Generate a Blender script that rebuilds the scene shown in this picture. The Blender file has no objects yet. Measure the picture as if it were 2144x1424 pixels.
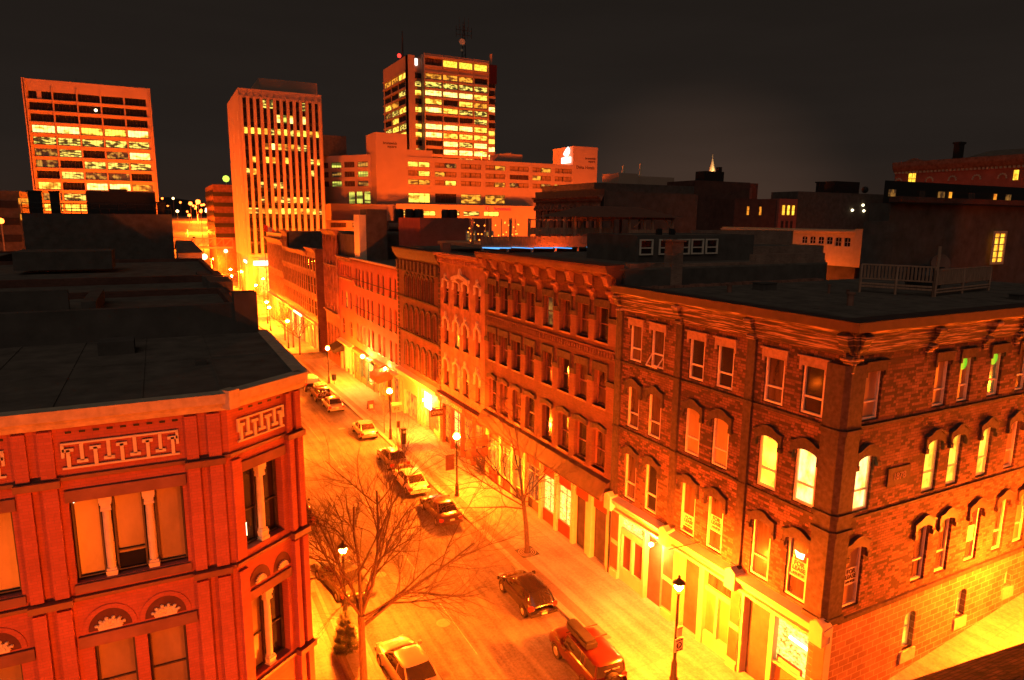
import bpy, math, random
from mathutils import Vector, Matrix
random.seed(7)
R = math.radians
SC = bpy.context.scene
COL = SC.collection
# ---------------------------------------------------------------- camera
cd = bpy.data.cameras.new('camera'); cam = bpy.data.objects.new('camera', cd); COL.objects.link(cam)
SC.camera = cam
cd.sensor_width = 36.0; cd.lens = 1413.14/2144*36.0; cd.clip_start = .1; cd.clip_end = 12000
yaw, pit, rol = 0.482177559, -0.179109735, 0.00993633
fw = Vector((math.sin(yaw)*math.cos(pit), math.cos(yaw)*math.cos(pit), math.sin(pit)))
rt = Vector((math.cos(yaw), -math.sin(yaw), 0)); up = rt.cross(fw)
r2 = rt*math.cos(rol)+up*math.sin(rol); u2 = -rt*math.sin(rol)+up*math.cos(rol)
cam.matrix_world = Matrix.Translation((0, 0, 21)) @ Matrix((r2, u2, -fw)).transposed().to_4x4()
SC.render.resolution_x, SC.render.resolution_y = 1024, 680
SC.view_settings.view_transform = 'Standard'; SC.view_settings.look = 'None'
SC.view_settings.exposure = -0.1; SC.view_settings.gamma = 1.0
SC.render.engine = 'CYCLES'
cy = SC.cycles
cy.use_denoising = True; cy.max_bounces = 4; cy.diffuse_bounces = 2; cy.glossy_bounces = 2
cy.transmission_bounces = 2; cy.volume_bounces = 0; cy.sample_clamp_indirect = 6.0; cy.use_light_tree = True
cy.caustics_reflective = False; cy.caustics_refractive = False
SOD = (1.0, .122, .004)          # colour of the sodium street lamps
# ---------------------------------------------------------------- night sky
W = bpy.data.worlds.new('World'); SC.world = W; W.use_nodes = True
nt = W.node_tree; nt.nodes.clear()
def N(t, ty, **kw):
    n = t.nodes.new(ty)
    for k, v in kw.items():
        if k.startswith('_'): setattr(n, k[1:], v)

    return n
tc = N(nt, 'ShaderNodeTexCoord'); sep = N(nt, 'ShaderNodeSeparateXYZ'); nt.links.new(tc.outputs['Generated'], sep.inputs[0])
mr = N(nt, 'ShaderNodeMapRange'); nt.links.new(sep.outputs['Z'], mr.inputs[0])
mr.inputs[1].default_value = -.02; mr.inputs[2].default_value = .3
rp = N(nt, 'ShaderNodeValToRGB'); nt.links.new(mr.outputs[0], rp.inputs[0])
cr = rp.color_ramp; cr.elements[0].color = (.030, .0175, .012, 1); cr.elements[1].color = (.0155, .0118, .0095, 1)
e = cr.elements.new(.35); e.color = (.0195, .0142, .0113, 1)
# the town's glow on the low cloud to the east, and a faint cloud band in the north
gd = Vector((math.sin(yaw+.257), math.cos(yaw+.257), -.04)).normalized()
dt = N(nt, 'ShaderNodeVectorMath', _operation='DOT_PRODUCT'); dt.inputs[1].default_value = gd
nt.links.new(tc.outputs['Generated'], dt.inputs[0])
m2 = N(nt, 'ShaderNodeMapRange', _interpolation_type='SMOOTHSTEP'); nt.links.new(dt.outputs['Value'], m2.inputs[0])
m2.inputs[1].default_value = .970; m2.inputs[2].default_value = 1.0; m2.inputs[3].default_value = 0; m2.inputs[4].default_value = 1
mp = N(nt, 'ShaderNodeMapping'); mp.inputs['Scale'].default_value = (1.2, 1.2, 9); nt.links.new(tc.outputs['Generated'], mp.inputs[0])
nz = N(nt, 'ShaderNodeTexNoise'); nz.inputs['Scale'].default_value = 2.2; nz.inputs['Detail'].default_value = 4; nt.links.new(mp.outputs[0], nz.inputs['Vector'])
m3 = N(nt, 'ShaderNodeMapRange'); nt.links.new(nz.outputs[0], m3.inputs[0]); m3.inputs[1].default_value = .35; m3.inputs[2].default_value = .75; m3.inputs[3].default_value = .94; m3.inputs[4].default_value = 1.12
mx = N(nt, 'ShaderNodeMixRGB', _blend_type='ADD'); nt.links.new(m2.outputs[0], mx.inputs[0]); nt.links.new(rp.outputs[0], mx.inputs[1]); mx.inputs[2].default_value = (.036, .019, .012, 1)
mm = N(nt, 'ShaderNodeVectorMath', _operation='SCALE'); nt.links.new(mx.outputs[0], mm.inputs[0]); nt.links.new(m3.outputs[0], mm.inputs['Scale'])
bg = N(nt, 'ShaderNodeBackground'); nt.links.new(mm.outputs[0], bg.inputs[0]); bg.inputs[1].default_value = 1.0
wo = N(nt, 'ShaderNodeOutputWorld'); nt.links.new(bg.outputs[0], wo.inputs[0])
# weak tilted fill sun, added to lift the dark roofs and walls
sl = bpy.data.lights.new('fill_sun', 'SUN'); sl.energy = .3; sl.angle = R(60); sl.color = (1.0, .84, .74)
so = bpy.data.objects.new('fill_sun', sl); COL.objects.link(so); so.rotation_euler = (R(50), 0, R(-40))

# ================================================================ helpers
WL = {}
def link(o): COL.objects.link(o); return o
def tag(o, label=None, cat=None, group=None, kind=None):
    if label: o['label'] = label
    if cat: o['category'] = cat
    if group: o['group'] = group
    if kind: o['kind'] = kind
    return o
def thing(name, label, cat, loc=(0, 0, 0), group=None, rz=0):
    o = link(bpy.data.objects.new(name, None)); o.location = loc; o.rotation_euler = (0, 0, rz)
    o.empty_display_size = .2
    WL[o.name] = Vector(loc)
    return tag(o, label, cat, group)
class Fr:
    """facade frame: u along the wall, n outwards, z up; k scales it away from the camera point"""
    def __init__(s, O, U, Nn, k=1.0): s.O = O; s.U = U; s.N = Nn; s.k = k
    def __call__(s, u, n, z):
        x = s.O[0]+s.U[0]*u+s.N[0]*n; y = s.O[1]+s.U[1]*u+s.N[1]*n
        return (x*s.k, y*s.k, 21+(z-21)*s.k) if s.k != 1 else (x, y, z)
def FX(x, k=1): return Fr((x, 0), (0, 1), (-1, 0), k)      # wall facing the street (-X), u = Y
def FY(y, k=1): return Fr((0, y), (1, 0), (0, -1), k)      # wall facing -Y, u = X
WORLD = Fr((0, 0), (1, 0), (0, 1))
SPLIT = {'light_tube', 'quoin', 'end_block', 'roof_hut', 'pier', 'pier_panel', 'lintel', 'red_panel', 'pilaster', 'post', 'fin', 'window_surround', 'tie', 'coping', 'roof_step', 'vent_pipe', 'light_stands'}
class MB:
    def __init__(s, F=WORLD): s.v = []; s.f = []; s.m = []; s.F = F; s.mi = 0
    def poly(s, pts):
        i = len(s.v); s.v += [s.F(*p) for p in pts]; s.f.append(tuple(range(i, i+len(pts)))); s.m.append(s.mi); return s
    def box(s, a, b, c, d, e, f):
        i = len(s.v)
        s.v += [s.F(*p) for p in ((a, c, e), (b, c, e), (b, d, e), (a, d, e), (a, c, f), (b, c, f), (b, d, f), (a, d, f))]
        for q in ((0, 1, 2, 3), (4, 5, 6, 7), (0, 1, 5, 4), (1, 2, 6, 5), (2, 3, 7, 6), (3, 0, 4, 7)):
            s.f.append(tuple(i+k for k in q)); s.m.append(s.mi)
        return s
    def prism(s, pts, z0, z1):
        n = len(pts); i = len(s.v)
        s.v += [s.F(x, y, z0) for x, y in pts]+[s.F(x, y, z1) for x, y in pts]
        s.f.append(tuple(range(i, i+n))); s.f.append(tuple(range(i+n, i+2*n))); s.m += [s.mi]*2
        for k in range(n):
            j = (k+1) % n; s.f.append((i+k, i+j, i+n+j, i+n+k)); s.m.append(s.mi)
        return s
    def extr(s, pts, n0, n1):            # polygon (u,z) pushed from n0 to n1
        n = len(pts); i = len(s.v)
        s.v += [s.F(u, n0, z) for u, z in pts]+[s.F(u, n1, z) for u, z in pts]
        s.f.append(tuple(range(i, i+n))); s.f.append(tuple(range(i+n, i+2*n))); s.m += [s.mi]*2
        for k in range(n):
            j = (k+1) % n; s.f.append((i+k, i+j, i+n+j, i+n+k)); s.m.append(s.mi)
        return s
    def sweep(s, prof, u0, u1):          # profile (n,z) along u
        n = len(prof); i = len(s.v)
        s.v += [s.F(u0, a, z) for a, z in prof]+[s.F(u1, a, z) for a, z in prof]
        s.f.append(tuple(range(i, i+n))); s.f.append(tuple(range(i+n, i+2*n))); s.m += [s.mi]*2
        for k in range(n):
            j = (k+1) % n; s.f.append((i+k, i+j, i+n+j, i+n+k)); s.m.append(s.mi)
        return s
    def tube(s, p, q, r0, r1=None, n=8, cap=True):
        r1 = r0 if r1 is None else r1
        p = Vector(s.F(*p)); q = Vector(s.F(*q)); d = (q-p)
        if d.length < 1e-6: return s
        d.normalize(); a = d.orthogonal().normalized(); b = d.cross(a); i = len(s.v)
        for c, r in ((p, r0), (q, r1)):
            for k in range(n):
                t = 2*math.pi*k/n; s.v.append(tuple(c+a*math.cos(t)*r+b*math.sin(t)*r))
        for k in range(n):
            j = (k+1) % n; s.f.append((i+k, i+j, i+n+j, i+n+k)); s.m.append(s.mi)
        if cap:
            s.f.append(tuple(range(i, i+n))); s.f.append(tuple(range(i+n, i+2*n))); s.m += [s.mi]*2
        return s
    def lathe(s, x, y, prof, n=12):
        i = len(s.v)
        for r, z in prof:
            for k in range(n):
                t = 2*math.pi*k/n; s.v.append(s.F(x+r*math.cos(t), y+r*math.sin(t), z))
        for j in range(len(prof)-1):
            for k in range(n):
                l = (k+1) % n; s.f.append((i+j*n+k, i+j*n+l, i+(j+1)*n+l, i+(j+1)*n+k)); s.m.append(s.mi)
        return s
    def ball(s, x, y, z, r, n=12, sz=1.0):
        m = n//2
        return s.lathe(x, y, [(max(r*math.sin(math.pi*j/m), .001), z-r*sz*math.cos(math.pi*j/m)) for j in range(m+1)], n)
    def pieces(s):
        p = list(range(len(s.v)))
        def fd(i):
            while p[i] != i: p[i] = p[p[i]]; i = p[i]
            return i
        for f in s.f:
            for i in f[1:]: p[fd(i)] = fd(f[0])
        gr = {}
        for f, m in zip(s.f, s.m): gr.setdefault(fd(f[0]), []).append((f, m))
        out = []
        for fs in gr.values():
            q = MB(s.F); ids = {}
            for f, m in fs: q.f.append(tuple(ids.setdefault(i, len(ids)) for i in f)); q.m.append(m)
            q.v = [s.v[i] for i in ids]; out.append(q)
        return out
    def build(s, name, mats, parent=None, smooth=False, loc=None, local=False, label=None):
        if name in SPLIT and parent is not None and not local:
            r = s.pieces()
            if len(r) > 1:
                return [q.build(name+' ', mats, parent, smooth, loc, local, label) for q in r][0]
        name = name.strip()
        me = bpy.data.meshes.new(name)
        if parent is not None and not local: off = WL[parent.name]
        else: off = Vector(loc) if loc else Vector((0, 0, 0))
        me.from_pydata([(a-off.x, b-off.y, c-off.z) for a, b, c in s.v], [], s.f)
        for m in (mats if isinstance(mats, (list, tuple)) else [mats]): me.materials.append(m)
        if any(s.m): me.polygons.foreach_set('material_index', s.m)
        if smooth: me.polygons.foreach_set('use_smooth', [True]*len(me.polygons))
        me.update()
        o = link(bpy.data.objects.new(name, me))
        if parent is not None: o.parent = parent; WL[o.name] = WL.get(parent.name, Vector())
        elif loc: o.location = loc
        if parent is None: WL[o.name] = Vector(loc) if loc else Vector()
        if label: o['label'] = label
        return o
# ---------------------------------------------------------------- materials
def newmat(name):
    m = bpy.data.materials.new(name); m.use_nodes = True; t = m.node_tree; t.nodes.clear()
    b = t.nodes.new('ShaderNodeBsdfPrincipled'); o = t.nodes.new('ShaderNodeOutputMaterial'); t.links.new(b.outputs[0], o.inputs[0])
    return m, t, b
def wallcoord(t):
    """(x+y, z) in metres: runs along any axis-aligned wall"""
    c = t.nodes.new('ShaderNodeTexCoord'); s = t.nodes.new('ShaderNodeSeparateXYZ'); t.links.new(c.outputs['Object'], s.inputs[0])
    a = t.nodes.new('ShaderNodeMath'); a.operation = 'ADD'; t.links.new(s.outputs[0], a.inputs[0]); t.links.new(s.outputs[1], a.inputs[1])
    k = t.nodes.new('ShaderNodeCombineXYZ'); t.links.new(a.outputs[0], k.inputs[0]); t.links.new(s.outputs[2], k.inputs[1])
    return c, k
def noise(t, src, scale, detail=5, rough=.6):
    n = t.nodes.new('ShaderNodeTexNoise'); n.inputs['Scale'].default_value = scale; n.inputs['Detail'].default_value = detail; n.inputs['Roughness'].default_value = rough
    t.links.new(src, n.inputs['Vector']); return n
def ramp(t, src, stops):
    r = t.nodes.new('ShaderNodeValToRGB'); t.links.new(src, r.inputs[0]); c = r.color_ramp
    c.elements[0].position = stops[0][0]; c.elements[0].color = (*stops[0][1], 1)
    c.elements[1].position = stops[-1][0]; c.elements[1].color = (*stops[-1][1], 1)
    for p, k in stops[1:-1]: e = c.elements.new(p); e.color = (*k, 1)
    return r
def mix(t, f, a, b, mode='MIX'):
    m = t.nodes.new('ShaderNodeMixRGB'); m.blend_type = mode
    for i, x in ((0, f), (1, a), (2, b)):
        if hasattr(x, 'node'): t.links.new(x, m.inputs[i])
        else: m.inputs[i].default_value = x if i == 0 else (*x, 1)
    return m
def bump(t, b, h, st, dist=.02):
    n = t.nodes.new('ShaderNodeBump'); n.inputs['Strength'].default_value = st; n.inputs['Distance'].default_value = dist
    t.links.new(h, n.inputs['Height']); t.links.new(n.outputs[0], b.inputs['Normal'])
def plain(name, col, rough=.7, var=.25, scale=3.0, metal=0.0, bmp=.15, spec=.4, stretch=None):
    m, t, b = newmat(name); c = t.nodes.new('ShaderNodeTexCoord'); src = c.outputs['Object']
    if stretch:
        mp = t.nodes.new('ShaderNodeMapping'); mp.inputs['Scale'].default_value = stretch; t.links.new(src, mp.inputs[0]); src = mp.outputs[0]
    n = noise(t, src, scale)
    lo = tuple(x*(1-var) for x in col); hi = tuple(min(x*(1+var), .95) for x in col)
    r = ramp(t, n.outputs[0], [(.3, lo), (.7, hi)]); t.links.new(r.outputs[0], b.inputs['Base Color'])
    b.inputs['Roughness'].default_value = rough; b.inputs['Metallic'].default_value = metal; b.inputs['Specular IOR Level'].default_value = spec
    if bmp:
        n2 = noise(t, c.outputs['Object'], scale*6); bump(t, b, n2.outputs[0], bmp, .01)
    return m
def brick(name, c1, c2, mort, bw=.22, rh=.075, ms=.012, stain=.5, bmp=.5, patch=None):
    m, t, b = newmat(name); c, k = wallcoord(t)
    br = t.nodes.new('ShaderNodeTexBrick'); t.links.new(k.outputs[0], br.inputs['Vector'])
    br.inputs['Scale'].default_value = 1; br.inputs['Brick Width'].default_value = bw; br.inputs['Row Height'].default_value = rh
    br.inputs['Mortar Size'].default_value = ms; br.inputs['Color1'].default_value = (*c1, 1); br.inputs['Color2'].default_value = (*c2, 1); br.inputs['Mortar'].default_value = (*mort, 1)
    n = noise(t, c.outputs['Object'], .6, 8, .65)
    r = ramp(t, n.outputs[0], [(.3, (1-stain,)*3), (.65, (1.15,)*3)])
    mm = mix(t, 1.0, br.outputs[0], r.outputs[0], 'MULTIPLY'); out = mm.outputs[0]; h = br.outputs['Fac']
    inv = t.nodes.new('ShaderNodeMath'); inv.operation = 'SUBTRACT'; inv.inputs[0].default_value = 1; t.links.new(h, inv.inputs[1])
    n3 = noise(t, k.outputs[0], 14, 6, .7)
    ad = t.nodes.new('ShaderNodeMath'); ad.operation = 'MULTIPLY_ADD'; t.links.new(n3.outputs[0], ad.inputs[0]); ad.inputs[1].default_value = 1.1; t.links.new(inv.outputs[0], ad.inputs[2])
    if patch:                                   # darker faces on single stones, picked at random
        def mth(op, a, b_=None, c_=None):
            q = t.nodes.new('ShaderNodeMath'); q.operation = op
            for i, x in enumerate((a, b_, c_)):
                if x is None: continue
                if hasattr(x, 'node'): t.links.new(x, q.inputs[i])
                else: q.inputs[i].default_value = x
            return q.outputs[0]
        sx = t.nodes.new('ShaderNodeSeparateXYZ'); t.links.new(k.outputs[0], sx.inputs[0])
        nw = noise(t, k.outputs[0], 5.0, 3, .6)
        wob = mth('MULTIPLY_ADD', nw.outputs[0], .16, -.08)
        row = mth('FLOOR', mth('DIVIDE', mth('ADD', sx.outputs[1], mth('MULTIPLY', wob, .5)), rh))
        odd = mth('MULTIPLY', mth('MODULO', row, 2.0), .5)
        col_ = mth('FLOOR', mth('ADD', mth('DIVIDE', mth('ADD', sx.outputs[0], wob), bw), odd))
        cb = t.nodes.new('ShaderNodeCombineXYZ'); t.links.new(col_, cb.inputs[0]); t.links.new(row, cb.inputs[1])
        wn = t.nodes.new('ShaderNodeTexWhiteNoise'); wn.noise_dimensions = '2D'; t.links.new(cb.outputs[0], wn.inputs['Vector'])
        n4 = noise(t, c.outputs['Object'], .3, 3, .5); n6 = noise(t, k.outputs[0], 7, 4, .7)
        sm = t.nodes.new('ShaderNodeMath'); sm.operation = 'ADD'; t.links.new(mth('ADD', mth('MULTIPLY', wn.outputs[0], .8), mth('MULTIPLY', n6.outputs[0], .3)), sm.inputs[0]); t.links.new(mth('MULTIPLY', n4.outputs[0], .5), sm.inputs[1])
        rr = ramp(t, sm.outputs[0], [(patch[0], (0, 0, 0)), (patch[0]+.10, (1, 1, 1))])
        m5 = mix(t, rr.outputs[0], patch[1], out); out = m5.outputs[0]
    t.links.new(out, b.inputs['Base Color']); b.inputs['Roughness'].default_value = .85; b.inputs['Specular IOR Level'].default_value = .25
    bump(t, b, ad.outputs[0], bmp, .03); return m
def lit(name, c_lo, c_hi, st, sx=9.0, sz=1.2, det=2.0, thr=(.35, .65)):
    """a window with a lamp on behind it: curtains and furniture vary the brightness"""
    m, t, b = newmat(name); c, k = wallcoord(t)
    oi = t.nodes.new('ShaderNodeObjectInfo')
    mp = t.nodes.new('ShaderNodeMapping'); mp.inputs['Scale'].default_value = (sx/9, sz, 1); t.links.new(k.outputs[0], mp.inputs[0])
    rv = t.nodes.new('ShaderNodeCombineXYZ'); ml = t.nodes.new('ShaderNodeMath'); ml.operation = 'MULTIPLY'; ml.inputs[1].default_value = 57; t.links.new(oi.outputs['Random'], ml.inputs[0]); t.links.new(ml.outputs[0], rv.inputs[2])
    va = t.nodes.new('ShaderNodeVectorMath'); t.links.new(mp.outputs[0], va.inputs[0]); t.links.new(rv.outputs[0], va.inputs[1])
    n = noise(t, va.outputs[0], 1.4, det, .6)
    r = ramp(t, n.outputs[0], [(thr[0], c_lo), (thr[1], c_hi)])
    b.inputs['Base Color'].default_value = (.02, .02, .02, 1); b.inputs['Roughness'].default_value = .15
    t.links.new(r.outputs[0], b.inputs['Emission Color']); b.inputs['Emission Strength'].default_value = st
    return m
def emit(name, col, st):
    m, t, b = newmat(name); b.inputs['Base Color'].default_value = (0, 0, 0, 1); b.inputs['Emission Color'].default_value = (*col, 1); b.inputs['Emission Strength'].default_value = st
    return m
M = {}
M['stone'] = brick('rock_faced_stone', (.25, .118, .072), (.155, .072, .046), (.10, .055, .038), .31, .125, .012, .45, 1.0, (.60, (.06, .037, .026)))
M['ashlar'] = brick('ashlar_stone', (.29, .155, .095), (.2, .1, .062), (.44, .3, .19), .62, .3, .02, .4, .9)
M['redbrick'] = brick('red_brick', (.46, .125, .08), (.40, .108, .068), (.34, .115, .075), .23, .078, .008, .15, .3)
M['brownbrick'] = brick('brown_brick', (.175, .068, .045), (.125, .048, .032), (.13, .07, .05), .23, .078, .012, .35, .5)
M['palebrick'] = brick('weathered_brick', (.42, .24, .16), (.30, .17, .11), (.3, .2, .14), .23, .08, .012, .5, .5)
M['buffwall'] = plain('painted_masonry', (.28, .125, .078), .8, .4, 1.3)
M['tanwall'] = plain('tan_masonry', (.25, .108, .066), .8, .35, .9)
M['palestone'] = plain('pale_stone', (.78, .66, .42), .75, .12, 5.0, bmp=.25)
M['trimstone'] = plain('carved_stone_trim', (.52, .40, .26), .75, .22, 4.0, bmp=.4)
M['darktrim'] = plain('sooty_stone_trim', (.05, .033, .026), .8, .5, 5.0, bmp=.5)
M['brownfascia'] = plain('brown_metal_fascia', (.07, .036, .025), .6, .3, 2.0)
M['whiteframe'] = plain('white_painted_frame', (.72, .6, .45), .5, .12, 6.0)
M['pier'] = brick('pier_brick', (.215, .088, .055), (.165, .066, .042), (.16, .08, .06), .23, .078, .01, .25, .4)
M['lintel'] = plain('stone_lintel', (.33, .2, .13), .8, .25, 5, bmp=.4)
M['darkframe'] = plain('dark_painted_frame', (.07, .045, .035), .5, .3, 6.0)
M['concrete'] = plain('concrete', (.34, .225, .16), .85, .12, .25, bmp=.1)
M['panel'] = plain('precast_panel', (.42, .275, .19), .85, .08, .15, bmp=.08)
M['roof'] = plain('tar_roof', (.155, .125, .095), .95, .3, 1.2, bmp=.4, spec=.15)
M['black'] = plain('dark_metal', (.02, .018, .016), .5, .3, 4.0)
M['rooftopgrey'] = plain('rooftop_render', (.10, .08, .062), .9, .3, 1.0)
M['wood'] = plain('weathered_timber', (.42, .22, .13), .8, .35, 3.0, stretch=(5, 5, .6), bmp=.3)
M['snowpave'] = None
M['glass'] = plain('dark_glass', (.018, .016, .015), .07, .3, 1.0, bmp=0, spec=.7)
M['blind'] = plain('window_blind', (.33, .2, .095), .35, .3, 1.2, stretch=(1, 1, .5), bmp=0, spec=.6)
M['dimroom'] = plain('window_over_dim_room', (.075, .042, .03), .15, .7, 1.3, stretch=(2.5, 2.5, .5), bmp=0, spec=.7)
M['creampaint'] = plain('cream_shopfront_paint', (.62, .50, .30), .55, .1, 2.0)
M['greenpaint'] = plain('green_shopfront_paint', (.10, .16, .09), .5, .2, 2.0)
M['awning'] = plain('orange_canvas', (.36, .13, .05), .8, .2, 2.0)
M['redpaint'] = plain('red_shopfront_paint', (.34, .045, .03), .5, .15, 2.0)
M['maroon'] = plain('maroon_pier_paint', (.22, .085, .05), .5, .2, 2.0)
M['wornpaint'] = None
M['litY'] = lit('lit_window_yellow', (1.6, .55, .03), (2.2, 1.5, .12), 1.0, 9, .8, 3)
M['litW'] = lit('lit_window_bright', (1.8, 1.05, .12), (2.8, 2.2, .75), 1.0, 14, .8, 3)
M['litO'] = lit('lit_window_orange', (.55, .10, .012), (1.7, .62, .04), 1.0, 14, .9, 4)
M['litD'] = lit('lit_window_dim', (.05, .022, .008), (.62, .27, .045), 1.0, 16, 1.2, 5, (.42, .72))
M['litG'] = lit('lit_window_greenish', (.35, .42, .02), (1.4, 1.5, .12), 1.0, 20, .5, 5)
M['litX'] = lit('office_ceiling_lights', (.02, .014, .01), (2.2, 1.7, .35), 1.0, 14, 3.2, 5, (.50, .60))
M['shopglow'] = lit('shop_window_display', (1.2, .42, .03), (3.0, 2.2, .45), 1.0, 40, 6, 6, (.38, .62))
def litfar(name, c_lo, c_hi, thr=(.40, .58), sx=.42, sz=.9, st=1.0):
    m, t, b = newmat(name); c, k = wallcoord(t); oi = t.nodes.new('ShaderNodeObjectInfo')
    mp = t.nodes.new('ShaderNodeMapping'); mp.inputs['Scale'].default_value = (sx, sz, 1); t.links.new(k.outputs[0], mp.inputs[0])
    rv = t.nodes.new('ShaderNodeCombineXYZ'); ml = t.nodes.new('ShaderNodeMath'); ml.operation = 'MULTIPLY'; ml.inputs[1].default_value = 57; t.links.new(oi.outputs['Random'], ml.inputs[0]); t.links.new(ml.outputs[0], rv.inputs[2])
    va = t.nodes.new('ShaderNodeVectorMath'); t.links.new(mp.outputs[0], va.inputs[0]); t.links.new(rv.outputs[0], va.inputs[1])
    n = noise(t, va.outputs[0], 1.0, 1.5, .5); r = ramp(t, n.outputs[0], [(thr[0], c_lo), (thr[1], c_hi)])
    b.inputs['Base Color'].default_value = (.02, .02, .02, 1); t.links.new(r.outputs[0], b.inputs['Emission Color']); b.inputs['Emission Strength'].default_value = st; return m
M['fW'] = litfar('office_window_bright', (1.3, .62, .05), (3.0, 2.3, .6), (.3, .55)); M['fY'] = litfar('office_window_yellow', (.8, .3, .02), (2.4, 1.5, .16), (.35, .55))
M['fO'] = litfar('office_window_orange', (.25, .07, .01), (1.6, .62, .05)); M['fD'] = litfar('office_window_dim', (.03, .018, .01), (.8, .36, .05), (.46, .66), .8)
M['fX'] = litfar('office_window_lamps', (.06, .05, .012), (1.7, 1.25, .2), (.44, .58), .5, 1.6); M['fG'] = litfar('office_window_greenish', (.12, .13, .02), (1.1, 1.1, .15))
M['globe'] = emit('lamp_globe', (1, .5, .16), 22.0)
M['white'] = emit('white_sign_light', (1, .95, .85), 3.0)
M['blue'] = emit('blue_rope_light', (.12, .45, 1.0), 1.6)
M['fairy'] = emit('string_bulb', (1, .22, .02), 5.0)
M['redlamp'] = emit('red_beacon', (1, .03, .02), 4.0)
M['greenlamp'] = emit('mast_lamp_glow', (.72, 1, .10), 1.5)
M['tube'] = emit('fluorescent_tube', (1, .85, .5), 6.0)
M['letter'] = plain('dark_letters', (.06, .03, .025), .5, .1, 3, bmp=0)
M['redletter'] = emit('red_sign_letters', (.9, .03, .02), 1.0)
M['signpale'] = plain('pale_sign_board', (.62, .5, .33), .5, .06, 3, bmp=0)
M['maroonsign'] = plain('dark_sign_board', (.08, .03, .022), .5, .1, 3, bmp=0)
M['bark'] = plain('bark', (.085, .055, .04), .9, .4, 8.0, stretch=(3, 3, .6), bmp=.7)
M['needles'] = plain('conifer_needles', (.06, .075, .035), .8, .5, 9.0)
M['tyre'] = plain('tyre_rubber', (.018, .016, .015), .8, .2, 5, bmp=0)
M['rim'] = plain('wheel_rim', (.35, .33, .3), .35, .1, 5, metal=.7, bmp=0)
M['chrome'] = plain('headlamp_glass', (.5, .48, .42), .12, .1, 5, metal=.3, bmp=0, spec=.9)
M['tail'] = plain('tail_lamp_plastic', (.42, .03, .02), .2, .1, 5, bmp=0, spec=.8)
M['carglass'] = plain('car_glass', (.02, .017, .015), .05, .1, 1.0, bmp=0, spec=.9)
def paint(name, col, metal=.3, rough=.28):
    m = plain(name, col, rough, .04, 2, metal=metal, bmp=0, spec=.7); m.node_tree.nodes['Principled BSDF'].inputs['Coat Weight'].default_value = .6; return m
P = dict(silver=paint('silver_paint', (.42, .38, .32), .55), black=paint('black_paint', (.025, .02, .018), .1, .2), red=paint('red_paint', (.045, .007, .005), .1),
         green=paint('dark_green_paint', (.045, .045, .03), .2), pale=paint('pale_paint', (.55, .47, .36), .0, .45), maroon=paint('maroon_paint', (.05, .022, .016), .1), grey=paint('grey_paint', (.16, .13, .11), .4))
def wornpaint():
    m, t, b = newmat('peeling_cornice_paint'); c, k = wallcoord(t)
    mp = t.nodes.new('ShaderNodeMapping'); mp.inputs['Scale'].default_value = (.42, 9.0, 1); t.links.new(k.outputs[0], mp.inputs[0])
    n = noise(t, mp.outputs[0], 1.3, 8, .62)
    r = ramp(t, n.outputs[0], [(.47, (.04, .026, .02)), (.53, (.16, .085, .05)), (.60, (.52, .33, .19))])
    t.links.new(r.outputs[0], b.inputs['Base Color']); b.inputs['Roughness'].default_value = .7
    bump(t, b, n.outputs[0], .6, .04); return m
M['wornpaint'] = wornpaint()
def pavemat(name, base, snow, slab=None, sc=1.0):
    m, t, b = newmat(name); c = t.nodes.new('ShaderNodeTexCoord'); s = c.outputs['Object']
    n = noise(t, s, .35*sc, 9, .68); n2 = noise(t, s, 7*sc, 7, .75)
    mp = t.nodes.new('ShaderNodeMapping'); mp.inputs['Scale'].default_value = (1.6, .09, 1); t.links.new(s, mp.inputs[0]); n5 = noise(t, mp.outputs[0], 1.3, 4, .6)
    ad = t.nodes.new('ShaderNodeMath'); ad.operation = 'ADD'; t.links.new(n.outputs[0], ad.inputs[0]); t.links.new(n2.outputs[0], ad.inputs[1])
    a2 = t.nodes.new('ShaderNodeMath'); a2.operation = 'ADD'; t.links.new(ad.outputs[0], a2.inputs[0]); t.links.new(n5.outputs[0], a2.inputs[1])
    dv = t.nodes.new('ShaderNodeMath'); dv.operation = 'DIVIDE'; dv.inputs[1].default_value = 3; t.links.new(a2.outputs[0], dv.inputs[0])
    r = ramp(t, dv.outputs[0], [(.40, base), (.60, snow)]); out = r.outputs[0]
    if slab:
        br = t.nodes.new('ShaderNodeTexBrick'); t.links.new(s, br.inputs['Vector']); br.offset = 0
        br.inputs['Scale'].default_value = 1; br.inputs['Brick Width'].default_value = slab; br.inputs['Row Height'].default_value = slab; br.inputs['Mortar Size'].default_value = .018
        br.inputs['Color1'].default_value = (1, 1, 1, 1); br.inputs['Color2'].default_value = (.9, .9, .9, 1); br.inputs['Mortar'].default_value = (.8, .8, .8, 1)
        out = mix(t, 1.0, out, br.outputs[0], 'MULTIPLY').outputs[0]
    t.links.new(out, b.inputs['Base Color']); b.inputs['Roughness'].default_value = .8; b.inputs['Specular IOR Level'].default_value = .25
    bump(t, b, n2.outputs[0], .35, .02); return m
M['asphalt'] = pavemat('snow_dusted_asphalt', (.06, .052, .043), (.205, .185, .16))
M['pave'] = pavemat('snow_dusted_pavement', (.17, .15, .125), (.36, .33, .29), 1.5)
M['brickpave'] = pavemat('brick_paving_strip', (.12, .085, .06), (.25, .2, .16), .12)
M['kerb'] = plain('granite_kerb', (.26, .21, .17), .8, .2, 3)
M['paintline'] = plain('worn_road_paint', (.3, .27, .22), .7, .4, 6)
M['farland'] = plain('distant_land', (.02, .014, .011), 1, .3, .01, bmp=0)
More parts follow.
